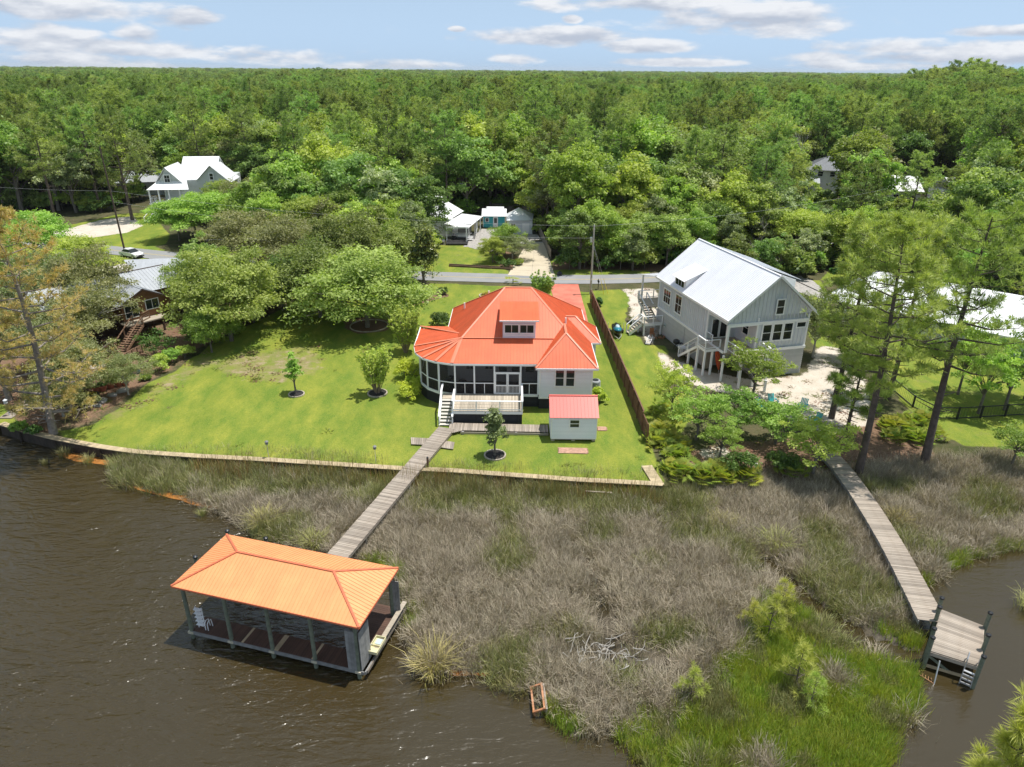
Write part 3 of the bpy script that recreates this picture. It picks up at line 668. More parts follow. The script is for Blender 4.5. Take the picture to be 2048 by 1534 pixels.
    # double screen doors in the centre bay
    box('porch_rail', T, L_((-.43, 61.2, 3.62)), (2.34, .1, .12), WHITE)
    MB().prism([L_((-1.6, 61.2, 3.7)), L_((.74, 61.2, 3.7)), L_((.74, 61.2, 4.33)), L_((-1.6, 61.2, 4.33))], (0, -1, 0), .008).obj('insect_screen', SCREEN, T)
    for cx in (-1.03, .17):
        f = MB()
        for dx in (-.54, .54): f.box((dx, 0, 0), (.1, .05, 2.18))
        for z in (-1.03, -.2, 1.05): f.box((0, 0, z), (.98, .046, .12))
        do = f.obj('screen_door', WHITE, T); do.location = L_((cx, 61.16, 2.5))
        for k in range(7): box('baluster', do, (-.39 + k * .13, -.01, -.62), (.035, .03, .7), WHITE)
        box('screen', do, (0, .02, 0), (.96, .006, 2.04), SCREEN); box('handle', do, (.45 if cx < 0 else -.45, -.045, 0), (.03, .04, .14), CAPBLACK)
    # dormer
    zt = 7.95
    dw = MB().box((0, 0, 0), (3.2, .2, 1.9)).obj('dormer_wall', WHITE, T); dw.location = L_((.66, 64.12, 7.02))
    lap_wall(dw, (-1.6, -.1), (1.6, -.1), -.93, .93, M('bounce_tinted_siding', (.74, .70, .76), .5, var=.03), bh=.17)  # white siding with the coral roof's pinkish bounce put into its colour
    for sx in (-1, 1):
        x = .66 + sx * 1.6
        MB().prism([L_((x, 64.05, 6.1)), L_((x, 64.05, 7.95)), L_((x, 67.4, 7.97))], (sx, 0, 0), .12).obj('dormer_cheek', WHITE, T)
    roof_face(T, [(-1.25, 63.55, 8.02), (2.57, 63.55, 8.02), (2.57, 67.35, 8.75), (-1.25, 67.35, 8.75)], .6, ORANGE, off=o)
    MB().beam(L_((-1.25, 63.54, 7.97)), L_((2.57, 63.54, 7.97)), .08, .13).obj('gutter', WHITE, T)
    for cx in (-.08, 1.4): window(T, L_((cx, 64.0, 7.05)), 1.3, .78, 0, rows=1, cols=2, trim=.1)
    box('sill', T, L_((.66, 63.98, 6.42)), (3.0, .08, .1), WHITE)
    # a dark covered grill and table behind the screen
    return T
main_house()
fz = thing('covered_furniture', 'dark covered furniture behind the screen of the curved porch corner', 'furniture', (-6.0, 62.9, 1.33))
MB().lathe([(.55, 0), (.6, .5), (.5, .95), (.2, 1.15)], n=10).obj('cover', M('navy_cover', (.02, .022, .035), .8), fz); MB().lathe([(.4, 0), (.42, .5), (.3, .62)], (1.1, .3, 0), 10).obj('seat_cover', MATS['navy_cover'], fz)

def deck():
    T = thing('house_deck', 'grey plank deck with white railing in front of the screened porch', 'deck', (-2.2, 59.3, 0))
    o = Vector((-2.2, 59.3, 0)); rng = random.Random(3)
    x0, x1, y0, y1, z = -5.4, .95, 57.4, 61.15, 1.42
    n = 44; w = (x1 - x0) / n
    for i in range(n):
        q = box('plank', T, Vector((x0 + (i + .5) * w, (y0 + y1) / 2 + rng.uniform(-.01, .01), z - .02 + rng.uniform(-.004, .004))) - o, (y1 - y0, w - .012, .04), DECKW); q.rotation_euler = (0, 0, math.pi / 2)
    box('fascia', T, Vector(((x0 + x1) / 2, y0 - .03, z - .17)) - o, (x1 - x0 + .1, .05, .26), WHITE); box('fascia', T, Vector((x1 + .03, (y0 + y1) / 2, z - .17)) - o, (.05, y1 - y0, .26), WHITE)
    top = z + 1.0
    for p, q in (((x0, y0), (x1, y0)), ((x1, y0), (x1, y1)), ((x0 - .02, y0), (x0 - .02, 60.0))):
        beam('handrail', T, Vector((*p, top)) - o, Vector((*q, top)) - o, .17, .045, WHITE); beam('bottom_rail', T, Vector((*p, z + .14)) - o, Vector((*q, z + .14)) - o, .05, .09, WHITE)
        for k in range(2): beam('rail_cable', T, Vector((*p, z + .35 + .3 * k)) - o, Vector((*q, z + .35 + .3 * k)) - o, .012, .012, ALU)
    for p in ((x0, y0), (x1, y0), (-3.25, y0), (-1.1, y0), (x1, 59.4), (x1, y1 - .1), (x0, 60.0)): box('rail_post', T, Vector((*p, z + .45)) - o, (.1, .1, 1.06), WHITE)
    lap_wall(T, Vector((x0, y0 + .12, 0)) - o, Vector((x1, y0 + .12, 0)) - o, 0.0, 1.12, BLACKWOOD, bh=.16, name='skirt_board', t=.03)
    lap_wall(T, Vector((x1 - .1, y0 + .12, 0)) - o, Vector((x1 - .1, y1, 0)) - o, 0.0, 1.12, BLACKWOOD, bh=.16, name='skirt_board', t=.03)
    for k in range(4): box('skirt_post', T, Vector((x0 + .2 + k * 1.95, y0 + .06, .6)) - o, (.12, .05, 1.05), BLACKWOOD)
    # stairs going down towards the water
    ns = 8; ys0, ys1 = 60.0, 57.0; xs = -6.03
    for i in range(ns):
        zz = z - (i + .35) * (z / (ns + .2)); yy = ys0 - (i + .5) * (ys0 - ys1) / ns
        box('tread', T, Vector((xs, yy, zz)) - o, (1.12, .4, .05), STAIRW); box('riser', T, Vector((xs, yy + .19, zz - .11)) - o, (1.1, .03, .2), WHITE)
    box('landing', T, Vector((xs, 60.6, z - .02)) - o, (1.15, 1.15, .05), DECKW)
    for x in (-6.64, -5.43):
        beam('stringer', T, Vector((x, 60.0, z - .15)) - o, Vector((x, 56.95, .06)) - o, .06, .28, WHITE)
        beam('handrail', T, Vector((x, 60.0, top)) - o, Vector((x, 56.95, 1.05)) - o, .17, .05, WHITE)
        for k in range(3): box('rail_post', T, Vector((x, 60.0 - k * 1.48, top - .5 - k * .68)) - o, (.1, .1, 1.0), WHITE)
    beam('handrail', T, Vector((-6.64, 60.0, top)) - o, Vector((-6.64, 61.2, top)) - o, .17, .05, WHITE)
deck()

def shed():
    T = thing('garden_shed', 'small white shed with a red ribbed metal roof beside the boardwalk ramp', 'shed', (5.45, 55.9, 0))
    hx, hy = 1.98, 1.5
    # roof: single visible slope falling to the front, ridge at the back
    roof_face(T, [(-2.15, -1.72, 2.42), (2.15, -1.72, 2.42), (2.15, .35, 3.62), (-2.15, .35, 3.62)], .3, REDROOF); roof_face(T, [(-2.15, 2.0, 2.6), (2.15, 2.0, 2.6), (2.15, .35, 3.62), (-2.15, .35, 3.62)], .3, REDROOF)
    ridge_cap(T, (-2.15, .35, 3.62), (2.15, .35, 3.62), REDROOF, .24)
    lap_wall(T, (-hx, -hy), (hx, -hy), .36, 2.45, SIDING, bh=.17)
    box('wall', T, (0, .05, 1.4), (3.9, 3.05, 2.1), SIDING)
    for s in (-1, 1): 
        MB().prism([(s * 1.955, -1.5, 2.4), (s * 1.955, 1.6, 2.4), (s * 1.955, .35, 3.55)], (s, 0, 0), .1).obj('gable', SIDING, T)
        lap_wall(T, (hx, -hy) if s > 0 else (-hx, 1.6), (hx, 1.6) if s > 0 else (-hx, -hy), .36, 2.45, SIDING, bh=.17)
    for x in (-1.97, 1.97): box('corner_board', T, (x, -1.55, 1.4), (.1, .06, 2.1), WHITE)
    box('band_board', T, (0, -1.53, .3), (4.0, .08, .13), WHITE)
    box('floor_frame', T, (0, .05, .17), (3.9, 2.9, .15), M('brown_sill_timber', (.13, .085, .055), .8))
    for x in (-1.8, 0, 1.8):
        for y in (-1.3, 1.3): box('pier', T, (x, y, .05), (.3, .3, .12), CONC)
    window(T, (.05, -1.53, 1.78), .78, .68, 0, rows=2, trim=.09)
    d = box('door', T, (2.02, .2, 1.3), (.05, .9, 1.85), WHITE); MB().lathe([(.03, 0), (.04, .05)], n=8).obj('handle', CAPBLACK, d).location = (.05, -.32, 0)
    l = box('wall_lamp', T, (2.05, -.55, 2.3), (.1, .1, .22), CAPBLACK)
shed()
# ---------------------------------------------------------------- boathouse, boardwalk, dock, bulkhead, fence
def hip_rect(A, B, C, D): pass
def boathouse():
    # eave corners of the roof: far-left, near-left, near-right, far-right
    ze, zr = 3.05, 4.15
    A, B_, C, D = G(453, 1070, ze), G(342, 1170, ze), G(722, 1255, ze), G(793, 1136, ze)
    ax = ((C - B_) + (D - A)).normalized(); ay = Vector((-ax.y, ax.x, 0)); ce = (A + B_ + C + D) / 4
    Ln = ((C - B_).length + (D - A).length) / 2; Wd = 5.05
    base = Vector((ce.x, ce.y, -0.95)); rz = math.atan2(ax.y, ax.x)
    T = thing('boathouse', 'open boathouse standing in brown water under an apricot orange hip roof', 'boathouse', base, rz)
    hl, hw = Ln / 2, Wd / 2; e, r = ze + .95, zr + .95
    a, b = Vector((-hl + 2.75, 0, r)), Vector((hl - 2.75, 0, r))
    k = [Vector((-hl, hw, e)), Vector((-hl, -hw, e)), Vector((hl, -hw, e)), Vector((hl, hw, e))]
    roof_face(T, [a, b, k[2], k[1]], .23, ORANGE_B, rib=.02, ribw=.026); roof_face(T, [b, a, k[0], k[3]], .23, ORANGE_B, rib=.02, ribw=.026)
    roof_face(T, [a, k[0], k[1]], .23, ORANGE_B, rib=.02, ribw=.026); roof_face(T, [b, k[2], k[3]], .23, ORANGE_B, rib=.02, ribw=.026)
    for p, q in ((a, b), (a, k[0]), (a, k[1]), (b, k[2]), (b, k[3])): ridge_cap(T, p, q, TRIMRED, .13, drop=.3)
    for i in range(4): MB().beam(k[i] + Vector((0, 0, -.06)), k[(i + 1) % 4] + Vector((0, 0, -.06)), .05, .1).obj('eave_trim', TRIMRED, T)
    fl = .62 # deck level above the water
    for sy in (-1, 1):
        MB().beam((-hl + .3, sy * (hw - .35), e - .18), (hl - .3, sy * (hw - .35), e - .18), .12, .22).obj('roof_beam', GREYBOARD, T)
    for i in range(6):
        x = -hl + .5 + i * (2 * hl - 1.0) / 5; MB().beam((x, -hw + .3, e - .04), (x, hw - .3, e - .04), .08, .14).obj('rafter_tie', GREYBOARD, T)
    # pilings along the near edge and the far edge
    for i in range(5):
        x = -hl + .45 + i * (2 * hl - .9) / 4
        for sy in (-1, 1):
            y = sy * (hw - .3)
            p = post('piling', T, (x, y, -1.6), (x, y, e - .2), .13, .11, GREENPOST)
            MB().box((0, 0, 0), (.34, .3, .14)).obj('bracket', M('galvanised_bracket', (.55, .5, .38), .6), p).location = (x, y - .02, fl - .12)
    # walkway planks round the slip
    rng = random.Random(11)
    yl0, yl1 = -hw + .25, -hw + 1.45
    n = int((2 * hl - 1.0) / .15)
    for i in range(n):
        x = -hl + .5 + (i + .5) * (2 * hl - 1.0) / n
        q = box('plank', T, (x, (yl0 + yl1) / 2, fl - .02 + rng.uniform(-.004, .004)), (yl1 - yl0, .14, .04), DARKDECK if i not in (22, 36, 37, 52) else TANW); q.rotation_euler = (0, 0, math.pi / 2)
    xr0, xr1 = hl - 1.9, hl - .15; n = int((2 * hw - .4 - 1.3) / .15)
    for i in range(n + 8):
        y = yl1 + .08 + i * .15
        if y > hw + .35: break
        box('plank', T, ((xr0 + xr1) / 2 + .1, y, fl - .02), (xr1 - xr0, .14, .04), DARKDECK)
    for p, q in (((-hl + .4, yl0 - .03), (hl - .1, yl0 - .03)), ((-hl + .4, yl1), (hl - 2, yl1)), ((hl - .05, yl0), (hl - .05, hw + .4)), ((xr0, yl1), (xr0, hw))):
        MB().beam((*p, fl - .14), (*q, fl - .14), .06, .22).obj('deck_joist', GREYBOARD, T)
    # stub wall of upright grey boards at the near right corner
    for i in range(6): box('wall_board', T, (hl - .25, -hw + .35 + i * .19, fl + 1.3), (.04, .18, 2.7), GREYBOARD)
    for i in range(3): box('wall_board', T, (hl - .95 + i * .2, -hw + .22, fl + 1.35), (.19, .04, 2.75), GREYBOARD)
    for i in range(4): box('wall_board', T, (hl - .5 + i * .17, hw - .3, fl + 1.3), (.16, .04, 2.6), GREYBOARD)
    MB().beam((hl + .02, -hw + 1.6, fl + .42), (hl + .02, hw + .5, fl + .42), .28, .06).obj('bench_rail', DECKW, T); MB().beam((hl + .06, -hw + .3, fl - .05), (hl + .06, hw + .5, fl - .05), .05, .2).obj('outer_joist', GREYW, T)
    for y in (hw + .2, 0.6): box('rail_post', T, (hl + .02, y, fl + .18), (.1, .1, .5), GREYW)
    MW = T.matrix_basis.copy(); MW = Matrix.Translation(base) @ Matrix.Rotation(rz, 4, 'Z')
    # white swim ladder standing folded on the near left end
    q = MW @ Vector((-hl + .95, yl0 + .35, fl)); Ld = thing('swim_ladder', 'white folded swim ladder on the near left corner of the boathouse walkway', 'ladder', q, rz)
    for s in (-1, 1): MB().tube([(s * .22, 0, 0), (s * .22, 0, 1.55)], .03, 8).obj('side_rail', WHITE, Ld)
    for i in range(5): box('step', Ld, (0, -.05, .3 + i * .28), (.5, .2, .04), WHITE)
    for s in (.32, .5): MB().tube([(s, -.1, 0), (s, -.1, .45), (s, .05, .6), (s, .25, .55), (s, .3, 0)], .025, 8).obj('grab_rail', WHITE, Ld)
    # fish cleaning sink
    q = MW @ Vector((hl - .05, -hw + 1.75, fl + .4)); Sk = thing('fish_cleaning_sink', 'cream fish cleaning sink at the right end of the boathouse walkway', 'sink', q, rz)
    cr = M('cream_fibreglass', (.62, .58, .36), .4)
    b = MB(); b.box((0, 0, .02), (.62, 1.25, .04)); 
    for s in (-1, 1): b.box((s * .29, 0, .12), (.04, 1.25, .16)).box((0, s * .605, .12), (.54, .04, .16))
    b.box((0, -.05, .1), (.54, .05, .12)); b.obj('basin', cr, Sk)
    MB().box((0, 0, 0), (.08, .08, .4)).obj('leg', GREYW, Sk).location = (-.2, 0, -.2); MB().box((0, .3, .06), (.34, .4, .04)).obj('cutting_board', M('pale_green_tray', (.5, .62, .62), .4), Sk)
    MB().tube([(-.25, -.3, .1), (-.25, -.3, .38), (-.1, -.3, .4)], .02, 6).obj('tap', ALU, Sk)
    # free pilings beyond the far side
    for k, (px, py, h, lb) in enumerate(((454, 1068, 1.2, 'green mooring pile with a black cap behind the back left roof corner'), (531, 1083, .8, 'green mooring pile with a black cap behind the boathouse roof nearest the marsh'), (390, 1112, .3, 'green mooring pile with a black cap off the left eave of the boathouse'))):
        zt = (2.7, 2.3, 1.7)[k]; q = G(px, py - 8, zt)
        if k == 2: q = G(390, 1112, zt)
        R = thing('mooring_pile', lb, 'piling', (q.x, q.y, -1.6), group='mooring piles around the boathouse')
        post('shaft', R, (0, 0, 0), (0, 0, zt + 1.5), .13, .12, GREENPOST); MB().lathe([(.15, 0), (.15, .08), (.02, .16)], (0, 0, zt + 1.5), 10).obj('cap', CAPBLACK, R)
boathouse()

def boardwalk():
    P = [G(893, 856, .35), G(862, 885, .32), G(845, 907, .3), G(755, 1022, .28), G(678, 1108, .25)]
    T = thing('boardwalk', 'long straight grey plank boardwalk from the white stairs to the boathouse', 'boardwalk', (P[2].x, P[2].y, 0)); o = Vector((P[2].x, P[2].y, 0))
    a, b = P[0] - o, P[-1] - o; d = (b - a).normalized(); nrm = Vector((-d.y, d.x, 0)); b2 = b + d * 2.2
    plank_run(T, [a, b2], 1.5, GREYW, pw=.14, rng=random.Random(5))
    for s in (-1, 1):
        MB().beam(a + nrm * s * .72 + Vector((0, 0, -.14)), b2 + nrm * s * .72 + Vector((0, 0, -.14)), .06, .2).obj('joist', GREYW, T)
        L = (b2 - a).length; k = 9
        for i in range(4, k + 1):
            p = a.lerp(b2, i / k) + nrm * s * .62; post('pile', T, (p.x, p.y, -1.7), (p.x, p.y, p.z - .06), .1, .1, GREYBOARD)
    c = thing('crossing_platform', 'low grey plank landing crossing under the boardwalk on the lawn', 'platform', tuple(G(866, 887, 0)))
    for sgn, (p, q) in ((1, (G(822, 884), G(862, 886))), (-1, (G(868, 888), G(908, 894)))):
        u = (q - p); n = max(1, int(u.length / .15)); ang = math.atan2(u.y, u.x)
        for i in range(n):
            m = p + u * ((i + .5) / n) - Vector(c.location); bx = box('plank', c, (m.x, m.y, .12), (1.25, .14, .04), GREYW); bx.rotation_euler = (0, 0, ang + math.pi / 2 + .25)
    r = thing('ramp_walkway', 'grey plank ramp running from the stairs along the deck to the shed', 'ramp', (-2, 56.4, 0)); rr = random.Random(8)
    pts = [(-6.4, 56.75), (-5.2, 56.55), (-4.2, 56.45), (3.3, 56.15)]; 
    x = -5.6; i = 0
    while x < 3.35:
        wy = 1.45 if x > -4.4 else 1.45 + (-4.4 - x) * .55
        bx = box('plank', r, (x + 2, (57.15 - wy / 2 - (x + 5) * .03) - 56.4, .3), (round(wy, 1), .14, .04), GREYW); bx.rotation_euler = (0, 0, math.pi / 2 + rr.uniform(-.01, .01)); x += .152
    MB().beam((-2.6, -.95, .18), (5.3, -1.1, .18), .06, .2).obj('joist', GREYW, r)
    for x in (-2.4, 0, 2.4, 5): box('pier', r, (x, -.5, .1), (.2, .9, .3), GREYBOARD)
    q = G(847, 930, .3); p = thing('gate_post', 'short brown timber post at the right edge of the boardwalk by the bulkhead', 'post', (q.x + .35, q.y, 0)); post('shaft', p, (0, 0, -.6), (0, 0, 1.0), .09, .09, M('brown_post', (.14, .085, .06), .8)); MB().lathe([(.1, 0), (.03, .08)], (0, 0, 1.0), 8).obj('cap', CAPBLACK, p)
boardwalk()

def right_dock():
    z = .25
    Lp = [G(1628, 895, z), G(1660, 925, z), G(1700, 985, z), G(1755, 1075, z), G(1810, 1175, z), G(1857, 1268, z)]
    Rp = [G(1652, 890, z), G(1690, 928, z), G(1738, 985, z), G(1797, 1075, z), G(1845, 1165, z), G(1874, 1222, z)]
    C = [(a + b) / 2 for a, b in zip(Lp, Rp)]
    o = Vector((C[2].x, C[2].y, 0))
    T = thing('dock_walkway', 'long weathered plank walkway bending across the marsh to the swim platform', 'dock', o)
    sp = [Vector(p) - o for p in spline([tuple(c) for c in C], 6)]
    n = 0; rng = random.Random(4); acc = 0.0; step = .152
    for i in range(len(sp) - 1):
        d = sp[i + 1] - sp[i]; L = d.length; ang = math.atan2(d.y, d.x)
        t = acc
        while t < L:
            p = sp[i] + d * (t / L); bx = box('plank', T, (p.x, p.y, p.z + rng.uniform(-.006, .006)), (1.62 + rng.choice((0, .03)), .142, .045), GREYW)
            bx.rotation_euler = (rng.uniform(-.012, .012), 0, ang + math.pi / 2 + rng.uniform(-.008, .008)); t += step; n += 1
        acc = t - L
    for s in (-1, 1):
        m = MB()
        for i in range(len(sp) - 1):
            d = sp[i + 1] - sp[i]; nn = Vector((-d.y, d.x, 0)).normalized() * s * .76
            MB().beam(sp[i] + nn + Vector((0, 0, -.16)), sp[i + 1] + nn + Vector((0, 0, -.16)), .05, .24).obj('joist', GREYBOARD, T)
            if i % 3 == 1: p = sp[i] + nn * .85; post('pile', T, (p.x, p.y, -1.7), (p.x, p.y, p.z - .1), .09, .09, GREYBOARD)
    # platform
    K = [G(1884, 1220, z), G(1968, 1253, z), G(1962, 1335, z), G(1860, 1305, z)]
    K[3] = G(1858, 1302, z)
    c = sum(K, Vector()) / 4; c.z = 0
    P = thing('swim_platform', 'square weathered plank platform at the end of the marsh walkway', 'dock', c)
    ex = (K[1] - K[0]); ey = (K[3] - K[0]); nb = int(ey.length / .15)
    for i in range(nb):
        a = K[0].lerp(K[3], (i + .5) / nb) - c; b = K[1].lerp(K[2], (i + .5) / nb) - c
        bx = box('plank', P, ((a.x + b.x) / 2, (a.y + b.y) / 2, z + .02 + rng.uniform(-.004, .004)), (round((b - a).length, 1), .142, .045), GREYW); bx.rotation_euler = (0, 0, math.atan2(b.y - a.y, b.x - a.x))
    for i in range(4): MB().beam(K[i] - c + Vector((0, 0, -.14)), K[(i + 1) % 4] - c + Vector((0, 0, -.14)), .06, .24).obj('joist', GREYW, P)
    MB().beam(K[3] - c + Vector((0, -.05, -1.0)), K[2] - c + Vector((0, -.05, -.9)), .08, .16).obj('brace', TANW, P); MB().beam(K[3] - c + Vector((0, 0, -.3)), (K[3] + K[2]) / 2 - c + Vector((0, 0, -1.0)), .06, .14).obj('brace', GREENPOST, P)
    for (px, py, zt) in ((1884, 1196, 1.0), (1880, 1214, 1.0), (1981, 1226, 1.1), (1977, 1270, 1.1), (1968, 1313, 1.1), (1869, 1257, 1.1), (1866, 1275, 1.05)):
        q = G(px, py, zt + .25) - c; pl = post('piling', P, (q.x, q.y, -1.7), (q.x, q.y, zt + .2), .12, .11, GREENPOST); MB().lathe([(.14, 0), (.14, .1), (.03, .17)], (q.x, q.y, zt + .2), 10).obj('cap', CAPBLACK, pl)
    q = G(1940, 1330, z); rz = math.atan2(ex.y, ex.x)
    Ld = thing('dock_ladder', 'silver metal swim ladder hanging from the front edge of the marsh platform', 'ladder', (q.x, q.y - .12, z), rz)
    for s in (-1, 1): MB().tube([(s * .27, .5, 0), (s * .27, .45, .55), (s * .27, .1, .75), (s * .27, -.15, .5), (s * .27, -.25, -1.3)], .03, 8).obj('side_rail', ALU, Ld)
    for i in range(4): box('step', Ld, (0, -.22, -.25 - i * .28), (.54, .13, .04), ALU)
    q = G(1870, 1320, z); Lf = thing('lift_frame', 'rusty slanted metal frame at the near left corner of the marsh platform', 'frame', (q.x - .1, q.y - .2, 0))
    MB().tube([(.3, .1, .3), (.05, -.35, -1.0)], .04, 8).obj('strut', ALU, Lf); MB().tube([(.05, -.35, -.95), (-.5, .2, -.85), (-.35, .5, -.85)], .03, 6).obj('foot', M('rust', (.3, .16, .08), .8), Lf); 
    for i in range(4): MB().beam((-.05 - i * .1, -.25 + i * .12, -.93), (.1 - i * .1, .05 + i * .1, -.93), .03, .02).obj('rung', M('rust', (.3, .16, .08), .8), Lf)
right_dock()

def bulkhead():
    T = thing('bulkhead', 'timber seawall with tan cap boards along the lawn edge', 'seawall', tuple(BULK[7]))
    o = BULK[7]; rng = random.Random(2)
    path = BULK[2:] ; inner = 0.28
    run = [(p.x, p.y) for p in path]
    cnt = 0; wall = MB()
    runs = [(run, .34, .62), ([(BULK[-1].x, BULK[-1].y), (G(1300, 933).x, G(1300, 933).y)], .26, .9)]
    for pts, step, wd in runs:
        for i in range(len(pts) - 1):
            p, q = Vector((*pts[i], 0)), Vector((*pts[i + 1], 0)); d = q - p; L = d.length; ang = math.atan2(d.y, d.x); k = max(1, int(L / step)); nn = Vector((-d.y, d.x, 0)).normalized()
            for j in range(k):
                m = p + d * ((j + .5) / k) + nn * (wd / 2 - .16 if wd < .7 else .3) - o
                bx = box('cap_board', T, (m.x, m.y, .10 + rng.uniform(-.006, .006)), (round(L / k - .012, 2), wd, .06), TANW); bx.rotation_euler = (0, 0, ang + rng.uniform(-.006, .006)); cnt += 1
    DK = M('dark_wet_timber', (.05, .038, .028), .75, var=.4, rnd=.2)
    k = 0
    for i in range(len(run) - 1):
        p, q = Vector((*run[i], 0)), Vector((*run[i + 1], 0)); d = q - p; L = d.length; ang = math.atan2(d.y, d.x); n = max(1, int(L / (.42 if i < 5 else 1.4)))
        for j in range(n):
            m = p + d * ((j + .5) / n) - o; bx = box('wall_board', T, (m.x, m.y, -.75), (round(L / n - .015, 2), .09, 1.6), DK); bx.rotation_euler = (0, 0, ang)
    for i in range(1, len(run) - 1):
        p = Vector((*run[i], 0)) - o; post('pile', T, (p.x, p.y - .12, -1.8), (p.x, p.y - .12, .0), .12, .12, DK)
bulkhead()

def brown_fence():
    a, b = Vector((11.0, 94.6, 0)), Vector((12.0, 54.2, 0)); d = (b - a); L = d.length
    T = thing('board_fence', 'long dark brown board fence between the two riverside lots', 'fence', (11.5, 74, 0)); o = Vector((11.5, 74, 0)); rng = random.Random(6)
    n = 268; ang = math.atan2(d.y, d.x)
    def top(t):
        s = L * (1 - t)
        return 1.9 - .25 * (1 if s < 2.6 else 0) - (.25 if t < .03 else 0)
    for i in range(n):
        t = (i + .5) / n; p = a.lerp(b, t) - o; h = round(top(t), 1) if top(t) > 1.8 else round(top(t), 2)
        bx = box('fence_board', T, (p.x + rng.uniform(-.008, .008), p.y, h / 2 + .03 + rng.uniform(-.012, .012)), (L / n - .012, .022, h), BROWNF); bx.rotation_euler = (rng.uniform(-.01, .01), 0, ang)
    for i in range(18):
        p = a.lerp(b, i / 17) - o; box('fence_post', T, (p.x - .09, p.y, .95), (.1, .1, 1.9), BROWNF)
    for z in (.35, 1.0, 1.65): MB().beam(a - o + Vector((-.05, 0, z)), b - o + Vector((-.05, 0, z)), .045, .09).obj('fence_rail', BROWNF, T)
    MB().beam(a - o + Vector((0, 0, 1.93)), a.lerp(b, .94) - o + Vector((0, 0, 1.93)), .13, .04).obj('fence_cap', BROWNF, T)
brown_fence()
# ---------------------------------------------------------------- neighbouring houses
GREYB = M('grey_board_siding', (.60, .63, .675), .6, var=.05, rnd=.03)
GREYL = M('grey_lap_siding', (.45, .455, .445), .6, var=.06, rnd=.05)
WROOF = M('white_metal_roof', (.76, .78, .82), .38, var=.04, scale=.4, rnd=.02, spec=.5)
BROOF = M('bright_white_metal_roof', (.83, .84, .86), .4, var=.03, rnd=.02)
SLATEROOF = M('grey_metal_roof', (.40, .42, .45), .4, var=.07, rnd=.05, spec=.5)
CEDAR = M('brown_cedar_wall', (.20, .095, .04), .7, var=.2, rnd=.1)
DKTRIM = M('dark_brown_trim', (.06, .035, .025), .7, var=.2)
DARKVOID = M('shaded_interior', (.05, .05, .05), .9)
PALEGREEN = M('pale_sage_siding', (.56, .60, .585), .6, var=.04)
TURQ = M('turquoise_siding', (.05, .42, .47), .55, var=.06, rnd=.04)
def battens(parent, p0, p1, z0, z1, mat, step=.42, zf=None):
    p0, p1 = Vector((*p0, 0)), Vector((*p1, 0)); d = p1 - p0; L = d.length; n = int(L / step); nn = Vector((d.y, -d.x, 0)).normalized() * .02; ang = math.atan2(d.y, d.x)
    for i in range(n + 1):
        p = p0 + d * (i / n) + nn; a, b = (z0, z1) if zf is None else zf(i / n, z0, z1)
        if b - a < .1: continue
        box('batten', parent, (p.x, p.y, (a + b) / 2), (.07, .075, round(b - a, 2)), mat, (0, 0, ang))
def rail_run(T, pts, z, h=1.0, mat=None, w=.14, name='handrail', step=1.6):
    mat = mat or WHITE
    for i in range(len(pts) - 1):
        p, q = Vector(pts[i]), Vector(pts[i + 1])
        beam(name, T, p + Vector((0, 0, z + h)), q + Vector((0, 0, z + h)), w, .05, mat); beam('bottom_rail', T, p + Vector((0, 0, z + .12)), q + Vector((0, 0, z + .12)), .05, .08, mat)
        k = max(1, round((q - p).length / step))
        for j in range(k + 1):
            m = p.lerp(q, j / k); box('rail_post', T, (m.x, m.y, m.z + z + h / 2 - .02), (.1, .1, h), mat)
        for j in range(3): beam('rail_cable', T, p + Vector((0, 0, z + .32 + .2 * j)), q + Vector((0, 0, z + .32 + .2 * j)), .012, .012, ALU)
def stair(T, top, bot, w, n, mat, tmat, axis_yaw):
    top, bot = Vector(top), Vector(bot); d = bot - top; h = Vector((d.x, d.y, 0)).normalized(); s = Vector((-h.y, h.x, 0)); ang = math.atan2(h.y, h.x)
    for i in range(n):
        p = top.lerp(bot, (i + .5) / n); box('tread', T, (p.x, p.y, p.z), (d.to_2d().length / n + .06, w, .05), tmat, (0, 0, ang))
    for k in (-1, 1):
        beam('stringer', T, top + s * k * w / 2 + Vector((0, 0, -.12)), bot + s * k * w / 2 + Vector((0, 0, -.06)), .06, .26, mat)
        beam('handrail', T, top + s * k * w / 2 + Vector((0, 0, 1.0)), bot + s * k * w / 2 + Vector((0, 0, 1.0)), .14, .05, mat)
        for j in range(3): p = top.lerp(bot, j / 2) + s * k * w / 2; box('rail_post', T, (p.x, p.y, p.z + .45), (.1, .1, 1.05), mat)
